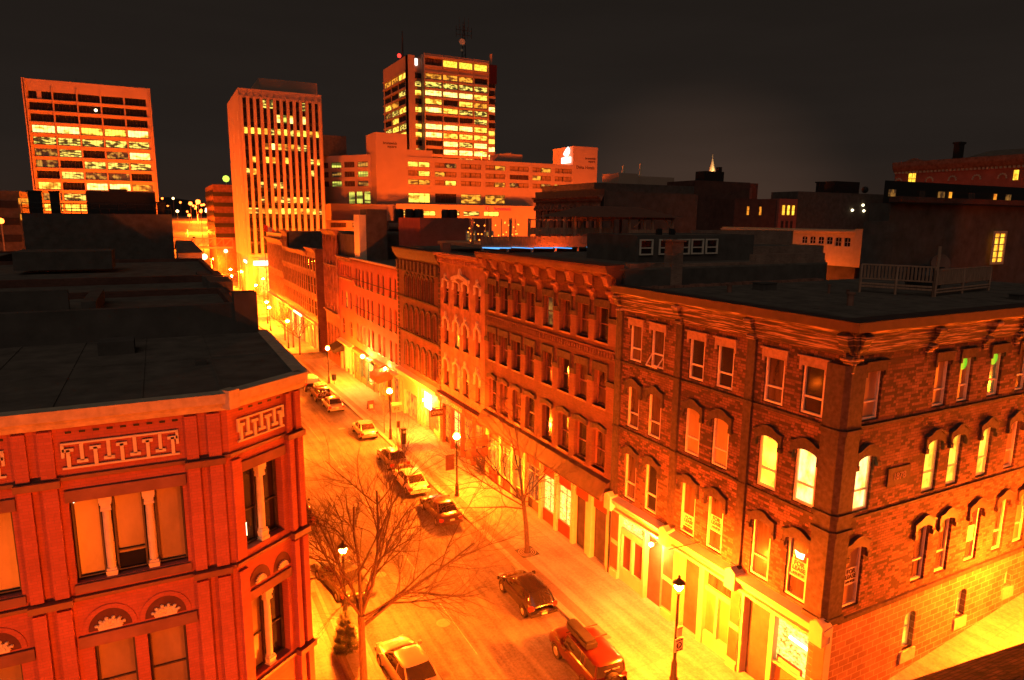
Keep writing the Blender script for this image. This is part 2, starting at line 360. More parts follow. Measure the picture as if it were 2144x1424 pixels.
# ---------------------------------------------------------------- text on signs
def text(s, size, F, u, n, z, mat, parent, name='lettering', flip=1, bold=0.0, depth=.01, sx=1.0):
    """words centred on (u,z), read by someone facing the wall; flip=-1 where u runs leftwards"""
    cu = bpy.data.curves.new('t', 'FONT'); cu.body = s; cu.size = size; cu.align_x = 'CENTER'; cu.align_y = 'CENTER'; cu.extrude = depth; cu.offset = bold
    ob = bpy.data.objects.new('t', cu); me = bpy.data.meshes.new_from_object(ob)
    mb = MB(F); mb.v = [F(u+flip*v.co.x*sx, n+v.co.z+depth, z+v.co.y) for v in me.vertices]; mb.f = [tuple(p.vertices) for p in me.polygons]; mb.m = [0]*len(mb.f)
    bpy.data.objects.remove(ob); bpy.data.curves.remove(cu); bpy.data.meshes.remove(me)
    return mb.build(name, mat, parent)
# ---------------------------------------------------------------- walls and windows
def arc(a, b, z, rise, n=8):
    c = (a+b)/2; w = (b-a)/2
    return [(c-w*math.cos(math.pi*i/n), z-rise+rise*math.sin(math.pi*i/n)) for i in range(n+1)]
def openwall(mb, u0, u1, z0, z1, holes, d=.28):
    """wall face with real openings: holes = (a,b,zlow,zhigh,rise)"""
    us = sorted({u0, u1, *[h[0] for h in holes], *[h[1] for h in holes]}); zs = sorted({z0, z1, *[h[2] for h in holes], *[h[3] for h in holes]})
    us = [u for u in us if u0 <= u <= u1]; zs = [z for z in zs if z0 <= z <= z1]
    for i in range(len(us)-1):
        cu = (us[i]+us[i+1])/2; run = None
        for j in range(len(zs)-1):
            cz = (zs[j]+zs[j+1])/2
            inh = any(h[0] < cu < h[1] and h[2] < cz < h[3] for h in holes)
            if not inh:
                if run is None: run = zs[j]
            if (inh or j == len(zs)-2) and run is not None:
                top = zs[j] if inh else zs[j+1]
                mb.poly([(us[i], 0, run), (us[i+1], 0, run), (us[i+1], 0, top), (us[i], 0, top)]); run = None
    for a, b, e, f, r in holes:
        zt = f-r
        mb.poly([(a, 0, e), (a, -d, e), (a, -d, zt), (a, 0, zt)]); mb.poly([(b, 0, e), (b, -d, e), (b, -d, zt), (b, 0, zt)])
        mb.poly([(a, 0, e), (b, 0, e), (b, -d, e), (a, -d, e)])
        if r <= 0: mb.poly([(a, 0, f), (b, 0, f), (b, -d, f), (a, -d, f)])
        else:
            pt = arc(a, b, f, r)
            for (p, q), (s, t) in zip(pt, pt[1:]):
                mb.poly([(p, 0, q), (s, 0, t), (s, 0, f), (p, 0, f)]); mb.poly([(p, 0, q), (s, 0, t), (s, -d, t), (p, -d, q)])
    return mb
def window(par, F, a, b, z0, z1, pane, fm='whiteframe', rise=0, rail=.36, w=.07, n=-.2, two=False, mull=0, sill=None, k=1.0, bars=0):
    w *= k; g = MB(F); pn = n-.04*k; t = .05*k
    g.box(a, a+w, pn, n+t, z0, z1); g.box(b-w, b, pn, n+t, z0, z1); g.box(a+w, b-w, pn, n+t, z0, z0+w)
    if rise <= 0: g.box(a+w, b-w, pn, n+t, z1-w, z1)
    if rail: zr = z0+(z1-z0)*rail; g.box(a+w, b-w, pn, n+t*.6, zr-w*.4, zr+w*.4)
    for i in range(mull):
        c = a+(b-a)*(i+1)/(mull+1); g.box(c-w*.35, c+w*.35, pn, n+t*.6, z0+w, z1-w)
    for i in range(bars):
        c = z0+(z1-z0)*(i+1)/(bars+1); g.box(a+w, b-w, pn, n+t*.5, c-w*.2, c+w*.2)
    if sill: g.box(a-sill, b+sill, n, .1*k, z0-.12*k, z0)
    if two:
        g.mi = 1; g.poly([(a, pn, z0), (b, pn, z0), (b, pn, z1), (a, pn, z1)])
        return g.build('window', [M[fm], M[pane]], par)
    o = g.build('window', M[fm], par)
    p = MB(F); p.poly([(a+w*.5, pn+.005, z0), (b-w*.5, pn+.005, z0), (b-w*.5, pn+.005, z1), (a+w*.5, pn+.005, z1)])
    p.build('pane', M[pane], o); return o
# ---------------------------------------------------------------- ground shape
GP = [(300, -2.4), (400, 2.5), (500, 8), (600, 13.5), (700, 17), (800, 18)]
def gz(x, y):
    if y < 60: z = 0.0
    elif y < 120: z = -1.5*(y-60)/60
    elif y < 165: z = -1.5-.9*(y-120)/45
    elif y < 300: z = -2.4
    else:
        z = 18.0
        for (a, c), (b, d) in zip(GP, GP[1:]):
            if a <= y <= b: z = c+(d-c)*(y-a)/(b-a)
    t = min(max((24-y)/6, 0), 1)
    if x > 21 and y < 24: z += min((x-21)*.125, 6)*t
    return z
# ================================================================ the setting
def sheet(name, xs, ys, mat, dz=0.0, f=gz):
    mb = MB()
    for i in range(len(xs)-1):
        for j in range(len(ys)-1):
            mb.poly([(x, y, f(x, y)+dz) for x, y in ((xs[i], ys[j]), (xs[i+1], ys[j]), (xs[i+1], ys[j+1]), (xs[i], ys[j+1]))])
    o = mb.build(name, mat); tag(o, kind='structure'); return o
YS = [-600, -60, -20, 0, 5, 11, 14, 18, 24, 40, 60, 90, 120, 145, 165, 200, 260, 300, 350, 400, 500, 600, 700, 800, 1000, 2000, 6000]
XS = [-5000, -1000, -300, -80, -20, 3, 8, 17.8, 21, 30, 50, 69, 90, 150, 300, 1000, 5000]
sheet('ground', XS, YS, M['asphalt'], -.03)
sheet('street', [6.6, 12, 17.9], [y for y in YS if 0 <= y <= 165], M['asphalt'], .0)
sheet('cross_street', [-60, -20, 3, 8, 17.8, 21, 30, 50, 69, 90], [1, 5, 11.6], M['asphalt'], .004)
sheet('avenue', [3, 8, 14, 22], [165, 200, 260, 300], M['pave'], .0)
mb = MB(); av = [(300, 3, 22), (350, 8, 29), (400, 12, 36), (500, 17, 50), (600, 24, 64), (700, 32, 78), (800, 42, 92), (1000, 60, 120)]
for (y, a, b), (y2, a2, b2) in zip(av, av[1:]): mb.poly([(a, y, gz(0, y)+.04), (b, y, gz(0, y)+.04), (b2, y2, gz(0, y2)+.04), (a2, y2, gz(0, y2)+.04)])
mb.build('avenue', M['pave'])['kind'] = 'structure'
sheet('square', [-60, 3, 22, 60, 120], [168, 176, 190, 202], M['asphalt'], .004)
def slab(name, pts, mat, h=.14, dz=0.0):
    mb = MB(); n = len(pts)
    top = [(x, y, gz(x, y)+h+dz) for x, y in pts]; bot = [(x, y, gz(x, y)-.3) for x, y in pts]
    mb.poly(top)
    for k in range(n): j = (k+1) % n; mb.poly([bot[k], bot[j], top[j], top[k]])
    return mb
def strip(name, x0, x1, ys, mat, h=.14, dz=0):
    mb = MB()
    for a, b in zip(ys, ys[1:]):
        A = [(x0, a), (x1, a), (x1, b), (x0, b)]; t = [(x, y, gz(x, y)+h+dz) for x, y in A]; q = [(x, y, gz(x, y)-.1) for x, y in A]
        mb.poly(t)
        for k in (0, 1, 2, 3): j = (k+1) % 4; mb.poly([q[k], q[j], t[j], t[k]])
    o = mb.build(name, mat); tag(o, kind='structure'); return o
Yr = [25, 30, 40, 50, 60, 70, 80, 90, 100, 106]
# right-hand pavement with its bulge by the crossing
mb = MB()
bul = [(20.9, 12.2), (19.4, 12.6), (18.2, 13.6), (17.5, 15.2), (17.15, 17.5), (17.15, 21.0), (17.35, 23), (17.75, 24.4), (18.0, 25)]
top = [(x, y, .14) for x, y in bul]+[(22.9, 25, .14), (22.9, 16.2, .3), (22.9, 12.2, .36)]
mb.poly(top)
for p, q in zip(top, top[1:]): mb.poly([(p[0], p[1], -.2), (q[0], q[1], -.2), q, p])
mb.build('pavement', M['pave'])['kind'] = 'structure'
strip('pavement', 18.0, 22.9, Yr, M['pave']); strip('pavement', 18.0, 22.9, [112, 120, 130, 145, 166], M['pave'])
def crossx(name, x0s, y0, y1, mat, h=.14):
    mb = MB()
    for a, b in zip(x0s, x0s[1:]):
        A = [(a, y0), (b, y0), (b, y1), (a, y1)]; t = [(x, y, gz(x, y)+h) for x, y in A]; q = [(x, y, gz(x, y)-.2) for x, y in A]
        mb.poly(t)
        for k in (0, 1, 2, 3): j = (k+1) % 4; mb.poly([q[k], q[j], t[j], t[k]])
    o = mb.build(name, mat); tag(o, kind='structure'); return o
crossx('pavement', [22.9, 26, 30, 36, 42, 50, 60, 72], 12.2, 16.3, M['pave'])
strip('pavement', 3.0, 6.6, [17, 22, 28, 33, 36, 39.4], M['pave']); strip('pavement', 3.0, 6.6, [39.4, 50, 60, 80, 100, 120, 145, 165], M['pave'])
slb = slab('pavement', [(6.6, 17.5), (7.3, 18.2), (7.75, 20), (7.75, 31.2), (7.3, 32.6), (6.6, 33.2)], M['pave']).build('pavement', M['pave']); slb['kind'] = 'structure'
slb = slab('pavement', [(6.6, 39.5), (7.7, 39.7), (8.1, 40.3), (8.1, 42.0), (7.5, 42.9), (6.6, 43.3)], M['pave']).build('pavement', M['pave']); slb['kind'] = 'structure'
strip('paving_strip', 18.32, 18.95, Yr, M['brickpave'], .14, .004)
strip('paving_strip', 6.2, 6.6, [18, 25, 30, 36], M['brickpave'], .14, .008)
# granite kerb lines
def kerb(pts):
    mb = MB()
    for (a, b), (c, d) in zip(pts, pts[1:]):
        L = math.hypot(c-a, d-b); nx, ny = -(d-b)/L*.09, (c-a)/L*.09
        t = [(a+nx, b+ny), (a-nx, b-ny), (c-nx, d-ny), (c+nx, d+ny)]; z = [gz(x, y) for x, y in t]
        tp = [(x, y, w+.165) for (x, y), w in zip(t, z)]; bt = [(x, y, w-.1) for (x, y), w in zip(t, z)]
        mb.poly(tp)
        for k in range(4): j = (k+1) % 4; mb.poly([bt[k], bt[j], tp[j], tp[k]])
    mb.build('kerb', M['kerb'])['kind'] = 'structure'
kerb(bul+[(18.0, y) for y in Yr[1:]])
kerb([(7.2, 18.1), (7.75, 20), (7.75, 31.2), (7.3, 32.6), (6.6, 33.2), (6.6, 39.4), (7.7, 39.7), (8.1, 40.3), (8.1, 42.0), (7.5, 42.9), (6.6, 43.3), (6.6, 60), (6.6, 90), (6.6, 120), (6.6, 165)])
kerb([(18.0, 112), (18.0, 140), (18.0, 165)])
# faint worn centre line and tyre paths
mb = MB()
for y in range(18, 100, 1):
    if y % 9 < 5: mb.poly([(12.38, y, gz(12.3, y)+.006), (12.43, y, gz(12.3, y)+.006), (12.43, y+1, gz(12.3, y+1)+.006), (12.38, y+1, gz(12.3, y+1)+.006)])
mb.build('road_marking', M['paintline'])['kind'] = 'structure'
for i, (x, y, r) in enumerate(((11.9, 30.2, .38), (13.9, 41.0, .35), (12.6, 55, .36), (15.2, 66, .35), (10.4, 36.4, .32))):
    mb = MB(); z = gz(x, y)
    for a_, b_, dz in ((r, r*.82, .010), (r*.6, r*.5, .010)): mb.poly([(x+a_*math.cos(t), y+a_*math.sin(t), z+.006) for t in [math.pi*k/10 for k in range(20)]]) if a_ == r else mb.lathe(x, y, [(a_, z+.009), (b_, z+.009)], 16)
    tag(mb.build('manhole_cover', M['kerb']), ('round manhole cover nearest the big bare tree', 'manhole cover beside the maroon saloon', 'manhole cover mid-street beside the darker saloon', 'manhole cover ahead of the compact silver saloon', 'small manhole cover by the left parking bay')[i], 'manhole cover', 'manhole covers in the street')
# distant hills
mb = MB()
for k in range(40):
    a0, a1 = R(-50+k*3.4), R(-50+(k+1)*3.4)
    h = [28+22*math.sin(i*.55)+14*math.sin(i*1.7+1) for i in (k, k+1)]
    mb.poly([(1500*math.sin(a0), 1500*math.cos(a0), -3), (1500*math.sin(a1), 1500*math.cos(a1), -3), (2400*math.sin(a1), 2400*math.cos(a1), h[1]+12), (2400*math.sin(a0), 2400*math.cos(a0), h[0]+12)])
mb.build('hills', M['farland'])['kind'] = 'structure'

# ================================================================ corner building
C = thing('stone_corner_building', 'four storey rock-faced stone corner building with cream shopfronts and two bright yellow third floor windows', 'building', (22.6, 16, 0))
F1, F2 = FX(22.6), FY(16.0)
fw_ = [(28.22, 29.25), (26.4, 27.45), (23.52, 24.57), (21.66, 22.71), (18.87, 19.92), (16.95, 18.02)]
sw_ = [(23.68, 24.70), (28.15, 29.13), (29.9, 30.83), (32.2, 33.15), (34.47, 35.4), (36.3, 37.3), (38.9, 39.9), (40.9, 41.9), (43.3, 44.3), (45.8, 46.8)]
rows = [(5.38, 8.05, .16), (9.57, 11.92, .16), (13.35, 15.35, .05)]
wl = MB(F1); openwall(wl, 16.0, 30.3, 5.05, 16.1, [(a, b, lo, hi, r) for a, b in fw_ for lo, hi, r in rows])
wl.F = F2; openwall(wl, 22.6, 49.9, 4.9, 16.1, [(a, b, lo, hi, r) for a, b in sw_ for lo, hi, r in rows])
wl.build('wall', M['stone'], C)
lw = MB(F2); low_ = [(28.12, 28.93, 2.12, 3.98, .25), (32.1, 32.85, 2.58, 4.0, .2), (36.12, 36.8, 3.08, 4.0, .15)]
openwall(lw, 22.6, 49.9, -.2, 4.9, low_, .4); lw.F = WORLD; lw.box(22.62, 22.66, 16.0, 16.6, 0, 5.0)
lw.build('lower_wall', M['ashlar'], C)
bd = MB(); bd.box(23.0, 49.9, 16.35, 30.3, -.3, 17.0); bd.box(22.95, 23.0, 16.0, 30.3, 5.0, 17.0); bd.build('mass', M['rooftopgrey'], C)
rf = MB(); rf.box(22.3, 49.9, 15.7, 30.35, 17.02, 17.1); rf.build('roof', M['roof'], C)
sm_ = MB()
for i in range(12): sm_.box(24+i*2.2, 24.06+i*2.2, 16.2, 30.1, 17.1, 17.115)
sm_.box(22.6, 49.5, 22.5, 22.56, 17.1, 17.12); sm_.build('roof_seams', M['roof'], C)
for x, y, w in ((30, 27, 1.1), (44, 27.5, 1.6), (39, 18.5, .7)): q = MB(); q.box(x, x+w, y, y+w*.7, 17.1, 17.1+.35*w); q.box(x-.05, x+w+.05, y-.05, y+w*.7+.05, 17.1+.35*w, 17.14+.35*w); q.build('roof_hatch', M['rooftopgrey'], C)
# cornice: peeling painted mouldings, brackets, brown metal edge
cn = MB(F1); prof = [(0, 16.05), (.10, 16.05), (.10, 16.22), (.18, 16.25), (.18, 16.5), (.26, 16.55), (.26, 16.85), (.42, 16.92), (.5, 17.05), (0, 17.05)]
cn.sweep(prof, 15.6, 30.3); cn.F = F2; cn.sweep(prof, 22.2, 49.9); cn.build('cornice', M['wornpaint'], C)
ed = MB(F1); ed.box(15.3, 30.35, -.3, .62, 17.06, 17.42); ed.F = F2; ed.box(22.0, 49.9, -.3, .64, 17.065, 17.425); ed.F = WORLD
ed.build('roof_edge', M['brownfascia'], C)
def bracket(F, u, s=1.0, z=16.0, par=C, mat='wornpaint'):
    b = MB(F); w = .2*s
    pf = [(0, z-.35*s), (.12*s, z-.3*s), (.2*s, z-.1*s), (.17*s, z+.12*s), (.3*s, z+.3*s), (.5*s, z+.45*s), (.58*s, z+.75*s), (.5*s, z+.98*s), (0, z+.98*s)]
    b.sweep(pf, u-w, u+w)
    for dz, dn, r in ((.8, .5, .14), (-.05, .2, .12), (.38, .36, .09)):
        p = b.tube; p((u-w-.04, dn*s, z+dz*s), (u+w+.04, dn*s, z+dz*s), r*s, n=10)
    for t in (-1, 0, 1): b.extr([(u+t*.13*s-.05*s, z-.6*s), (u+t*.13*s+.05*s, z-.6*s), (u+t*.19*s+.06*s, z-.2*s), (u+t*.19*s-.06*s, z-.2*s)], 0, .1*s)
    return b.build('bracket', M[mat], par)
for u in (30.08, 25.22, 20.6): bracket(F1, u, .85, 16.1)
for u in (27.45, 31.5, 34.0, 37.8, 42.6, 47.6): bracket(F2, u, .85, 16.1)
bracket(F1, 15.95, 1.0, 16.0); bracket(F2, 22.75, 1.0, 16.0)
pl = MB(F1)
for a, b in ((29.85, 30.28), (25.0, 25.42), (20.38, 20.82)):
    pl.box(a, b, 0, .14, 5.1, 15.95)
    for z in (5.3, 9.3, 13.1): pl.box(a-.06, b+.06, 0, .2, z, z+.14)
pl.build('pilaster', M['darktrim'], C)
cp = MB()
for i in range(1): cp.prism([(22.36, 16.75), (22.36, 15.98), (22.52, 15.78), (23.35, 15.78), (23.35, 15.998), (22.598, 15.998), (22.598, 16.75)], 5.05, 15.7)
for z in (5.2, 8.9, 9.6, 13.0): cp.prism([(22.28, 16.8), (22.28, 15.92), (22.46, 15.7), (23.42, 15.7), (23.42, 15.997), (22.597, 15.997), (22.597, 16.8)], z, z+.2)
cp.build('corner_pilaster', M['darktrim'], C)
# string courses
sc_ = MB(F1); wz = [(13.10, fw_), (9.32, fw_)]
for F, u0, u1, ww in ((F1, 16.8, 29.85, fw_), (F2, 23.4, 49.9, sw_)):
    sc_.F = F
    for z in (13.08, 9.3): sc_.box(u0, u1, 0, .09, z, z+.13)
sc_.F = F2; sc_.box(23.4, 49.9, 0, .12, 4.86, 5.06)
sc_.build('string_course', M['darktrim'], C)
def hood(F, a, b, z, kind, par, mat):
    h = MB(F)
    if kind == 'arch':
        c = (a+b)/2; w = (b-a)/2+.2
        o = [(c-w, z-.30), (c-w, z+.16), (c-w*.72, z+.22), (c-w*.3, z+.40), (c, z+.44), (c+w*.3, z+.40), (c+w*.72, z+.22), (c+w, z+.16), (c+w, z-.30)]
        i_ = [(c-w+.17, z-.30), (c-w+.17, z-.14), (c-w*.6, z-.06), (c-w*.3, z+.0), (c, z+.02), (c+w*.3, z+.0), (c+w*.6, z-.06), (c+w-.17, z-.14), (c+w-.17, z-.30)]
        for k in range(8): h.extr([o[k], o[k+1], i_[k+1], i_[k]], 0, .11)
        h.extr([(c-w-.05, z+.16), (c-w-.05, z+.24), (c-w*.72, z+.30), (c-w*.3, z+.48), (c, z+.52), (c, z+.44), (c-w*.3, z+.40), (c-w*.72, z+.22)], 0, .17); h.extr([(c+w+.05, z+.16), (c+w+.05, z+.24), (c+w*.72, z+.30), (c+w*.3, z+.48), (c, z+.52), (c, z+.44), (c+w*.3, z+.40), (c+w*.72, z+.22)], 0, .17)
        for u in (c-w+.05, c+w-.05): h.box(u-.1, u+.1, 0, .16, z-.5, z-.3)
    else:
        h.extr([(a-.13, z-.22), (a-.13, z+.32), (b+.13, z+.32), (b+.13, z-.22), (b+.01, z-.22), (b+.01, z-.02), (a-.01, z-.02), (a-.01, z-.22)], 0, .07)
        h.box(a-.2, b+.2, 0, .13, z+.32, z+.40)
    h.build('window_hood', M[mat], par)
FP = {(0, 0): 'dimroom', (0, 1): 'glass', (0, 2): 'dimroom', (0, 3): 'dimroom', (0, 4): 'dimroom', (0, 5): 'dimroom',
      (1, 0): 'dimroom', (1, 1): 'dimroom', (1, 2): 'blind', (1, 3): 'blind', (1, 4): 'litY', (1, 5): 'litW',
      (2, 0): 'dimroom', (2, 1): 'dimroom', (2, 2): 'glass', (2, 3): 'glass', (2, 4): 'dimroom', (2, 5): 'glass'}
SP = {(0, 0): 'blind', (0, 1): 'dimroom', (0, 2): 'dimroom', (0, 3): 'dimroom', (1, 0): 'litW', (1, 1): 'litY', (1, 2): 'litY', (1, 3): 'litY', (1, 4): 'blind', (1, 5): 'blind', (2, 0): 'blind', (2, 1): 'blind', (2, 2): 'blind', (2, 3): 'litD', (2, 5): 'litG'}
for ri, (lo, hi, rise) in enumerate(rows):
    for i, (a, b) in enumerate(fw_):
        window(C, F1, a+.02, b-.02, lo+.02, hi, FP[(ri, i)], rise=rise, w=.1, n=-.12)
        hood(F1, a, b, hi, 'flat' if ri == 2 else 'arch', C, 'lintel' if ri == 2 else 'darktrim')
    for i, (a, b) in enumerate(sw_):
        window(C, F2, a+.02, b-.02, lo+.02, hi, SP.get((ri, i), 'blind' if (i+ri) % 2 else 'dimroom'), rise=rise, w=.085, n=-.16)
        hood(F2, a, b, hi, 'flat' if ri == 2 else 'arch', C, 'brownfascia' if ri == 0 else 'darktrim')
# green bulbs seen high in two side windows of the top floor
for a in (29.95, 32.3):
    g = MB(F2); g.poly([(a+.42+.3*math.cos(t), -.17, 15.05+.3*math.sin(t)) for t in [math.pi*k/8 for k in range(16)]]); g.build('green_lamp', emit('green_room_lamp', (.22, 1, .03), .7), C)
for i, (a, b, e, f, r) in enumerate(low_): window(C, F2, a, b, e, f, 'litY', rise=r, n=-.28, w=.05, rail=.5); s_ = MB(F2); s_.box(a-.12, b+.12, -.1, .1, e-.55, e); s_.build('sill', M['trimstone'], C)
q = MB(F2); q.box(25.65, 27.1, 0, .07, 10.35, 11.12); q.build('date_stone', M['darktrim'], C); text('1878', .42, F2, 26.38, .07, 10.72, M['lintel'], C, 'date')
# openings' casement left ajar in the top floor
oc = MB(F1); oc.tube((26.45, -.1, 14.1), (26.5, .35, 13.5), .035); oc.tube((27.4, -.1, 14.1), (27.36, .35, 13.5), .035); oc.tube((26.5, .35, 13.5), (27.36, .35, 13.5), .035); oc.build('open_sash', M['whiteframe'], C)
# FOR LEASE boards in the windows
def lease(F, c, z, flip, k=1.0, tel=True):
    b = MB(F); b.box(c-.4*k, c+.4*k, -.155, -.14, z-.36*k, z+.36*k); o = b.build('lease_sign', M['signpale'], C)
    text('FOR', .27*k, F, c, -.138, z+.2*k, M['letter'], o, 'words', flip, .006); text('LEASE', .25*k, F, c, -.138, z-.03*k, M['letter'], o, 'words', flip, .006)
    if tel: text('644-8720', .145*k, F, c, -.138, z-.25*k, M['letter'], o, 'words', flip, .004)
lease(F1, 17.45, 6.72, -1); lease(F1, 22.2, 6.72, -1, .95); lease(F1, 24.05, 6.05, -1, .95); lease(F2, 24.2, 6.7, 1)
b = MB(F2); b.box(32.35, 33.0, -.155, -.14, 6.4, 7.1); b.build('lease_sign', M['signpale'], C)
cl = MB(F1); cl.extr([(17.25, 7.45), (17.3, 7.2), (17.6, 7.18), (17.72, 7.45), (17.5, 7.4)], -.155, -.13); cl.build('ceiling_lamp', M['tube'], C)
# ---- shopfronts along the street
sf = MB(F1)
for a, b in ((29.5, 30.2), (24.75, 25.55), (20.2, 20.8), (15.75, 16.3)):
    sf.box(a, b, -.3, .12, .0, .55); sf.box(a, b, -.3, .05, .55, 4.45)
for a, b, in ((25.1, 30.3), (20.4, 25.2), (15.55, 20.5)):
    sf.sweep([(0, 4.35), (.3, 4.38), (.3, 4.5), (.12, 4.52), (.12, 4.8), (.42, 4.88), (.5, 5.1), (0, 5.22)], a, b)
for u in (30.05, 25.15, 20.5, 15.9): sf.box(u-.3, u+.3, 0, .56, 4.4, 5.25); sf.extr([(u-.3, 5.25), (u+.3, 5.25), (u, 5.45)], 0, .56)
sf.box(16.3, 29.5, -.6, -.3, 3.9, 4.4)
# bay by the corner: recessed double door and a display window
sf.box(20.05, 20.2, -1.2, 0, 0, 4.2); sf.box(18.3, 18.55, -.35, .02, 0, 4.2); sf.box(16.3, 18.3, -.35, -.05, .0, .35)
sf.box(18.55, 20.05, -1.15, -1.05, 2.9, 4.1); sf.box(16.3, 18.3, -.3, -.05, 1.9, 2.02)
# middle bay
sf.box(20.8, 22.7, -.3, -.12, 0, .9); sf.box(20.8, 22.7, -.3, -.1, 3.1, 3.35); sf.box(22.6, 22.95, -.3, 0, 0, 4.2); sf.box(21.68, 21.85, -.3, -.08, .9, 3.1); sf.box(20.8, 20.95, -.3, -.08, .9, 3.1)
sf.box(22.95, 24.75, -.9, -.8, 2.75, 4.1); sf.box(24.3, 24.75, -.85, -.3, 0, 4.1)
# far bay
sf.box(27.3, 29.5, -.3, -.12, 0, .95); sf.box(27.3, 29.5, -.3, -.12, 3.0, 3.4); sf.box(28.32, 28.5, -.3, -.08, .95, 3.0); sf.box(27.15, 27.35, -.3, 0, 0, 4.2); sf.box(29.35, 29.5, -.3, -.08, .95, 3); sf.box(26.1, 27.15, -.8, -.7, 2.4, 4.1)
sf.box(25.55, 26.1, -.6, -.3, 0, 4.1)
sf.build('shopfront', M['creampaint'], C)
pr = MB(F1)
for a, b in ((29.52, 30.18), (24.78, 25.52), (20.22, 20.78), (15.77, 16.28)):
    for z0, z1 in ((.7, 2.2), (2.5, 4.3)): pr.box(a, b, .05, .075, z0, z1)
pr.build('pier_panel', M['maroon'], C)
def pane_(par, F, a, b, z0, z1, n, mat, name='shop_window'): p = MB(F); p.poly([(a, n, z0), (b, n, z0), (b, n, z1), (a, n, z1)]); return p.build(name, M[mat], par)
pane_(C, F1, 16.3, 18.3, 2.0, 3.95, -.28, 'shopglow'); pane_(C, F1, 16.3, 18.3, .35, 1.95, -.27, 'blind')
pane_(C, F1, 20.95, 21.7, .95, 3.1, -.25, 'blind'); pane_(C, F1, 21.85, 22.6, .95, 3.1, -.25, 'blind'); pane_(C, F1, 20.9, 22.6, 3.35, 4.2, -.26, 'dimroom')
pane_(C, F1, 27.4, 28.32, .95, 3.0, -.25, 'maroonsign'); pane_(C, F1, 28.5, 29.35, .95, 3.0, -.25, 'maroonsign'); pane_(C, F1, 27.3, 29.5, 3.4, 4.3, -.27, 'shopglow')
def door(par, F, a, b, z0, z1, n, mat, glass, two=1, name='door'):
    g = MB(F); w = (b-a)/two
    for i in range(two):
        c, d = a+i*w, a+(i+1)*w
        g.box(c, c+.1, n, n+.06, z0, z1); g.box(d-.1, d, n, n+.06, z0, z1); g.box(c+.1, d-.1, n, n+.06, z0, z0+.45); g.box(c+.1, d-.1, n, n+.06, z1-.14, z1)
    o = g.build(name, M[mat], par); p = MB(F); p.poly([(a, n+.02, z0+.4), (b, n+.02, z0+.4), (b, n+.02, z1-.1), (a, n+.02, z1-.1)]); p.build('door_glass', M[glass], o)
    h = MB(F); c = (a+b)/2; h.tube((c-.07, n+.1, z0+1.0), (c-.07, n+.1, z0+1.3), .02); h.build('handle', M['chrome'], o); return o
door(C, F1, 18.55, 20.05, .15, 2.9, -1.15, 'redpaint', 'blind', 2); door(C, F1, 23.1, 24.2, .3, 2.75, -.85, 'redpaint', 'blind'); door(C, F1, 26.15, 27.1, .15, 2.4, -.75, 'redpaint', 'dimroom')
bb = MB(F1); bb.box(16.9, 18.2, -.25, -.2, 1.75, 2.3); bb.build('board', M['maroonsign'], C); bb = MB(F1); bb.box(16.98, 18.12, -.2, -.19, 1.83, 2.22); bb.build('notice', M['signpale'], C)
tb = MB(F1); tb.tube((16.6, -.15, 3.45), (17.6, -.15, 3.5), .07); tb.build('strip_lamp', M['tube'], C)
text('144', .22, F1, 18.9, -1.03, 3.3, M['letter'], C, 'house_number', -1)
dp = MB(F1); dp.tube((30.32, .1, .2), (30.32, .1, 16), .05); dp.build('downpipe', M['black'], C)
fp = MB(F1); fp.tube((22.9, .1, 5.5), (23.6, 1.5, 5.1), .03); fp.tube((22.9, .1, 5.5), (22.6, .3, 5.7), .03); fp.build('flag_bracket', M['black'], C)

# ================================================================ the row along the street
def tops(par, F, y0, y1, z, back=18.0, rz=None, mass='rooftopgrey', zb=-3):
    b = MB(); b.box(22.95, 22.6+back, y0+.02, y1-.02, zb, (rz or z)-.12); b.build('mass', M[mass], par)
    r = MB(); r.box(22.6, 22.6+back, y0+.02, y1-.02, (rz or z)-.12, (rz or z)-.02); r.build('roof', M['roof'], par)
def cornice(par, F, u0, u1, z0, z1, d, mat, dent=0, name='cornice'):
    c = MB(F); h = z1-z0
    c.sweep([(0, z0), (d*.25, z0), (d*.3, z0+h*.3), (d*.5, z0+h*.4), (d*.55, z0+h*.65), (d, z0+h*.75), (d, z1), (-.3, z1)], u0, u1)
    if dent:
        x = u0+dent
        while x < u1-dent: c.box(x, x+dent*.55, d*.3, d*.62, z0+h*.1, z0+h*.42); x += dent*1.5
    return c.build(name, M[mat], par)
F = FX(22.6)
# --- brick block with eight windows a floor and big scroll brackets
B = thing('bracketed_brick_building', 'wide brick building with eight windows a floor and big scroll brackets under its roof', 'building', (22.6, 39, 0))
cs = [46.4, 44.4, 42.35, 40.35, 37.95, 35.85, 33.85, 31.85]
w8 = [(c-.66, c+.66) for c in cs]
R8 = [(6.15, 8.5, .1), (10.05, 12.2, 0), (13.95, 15.95, 0)]
wl = MB(F); openwall(wl, 30.35, 47.78, 5.4, 17.1, [(a, b, lo, hi, r) for a, b in w8 for lo, hi, r in R8], .35); wl.build('wall', M['brownbrick'], B)
tops(B, F, 30.35, 47.78, 18.6, 17, 18.3)
mat8 = {(2, 4): 'litD', (1, 3): 'dimroom'}
for ri, (lo, hi, r) in enumerate(R8):
    for i, (a, b) in enumerate(w8): window(B, F, a+.02, b-.02, lo, hi, mat8.get((ri, i), 'dimroom' if (i+ri) % 3 else 'glass'), 'maroon', rise=r, rail=.5, n=-.26, w=.09, sill=.05)
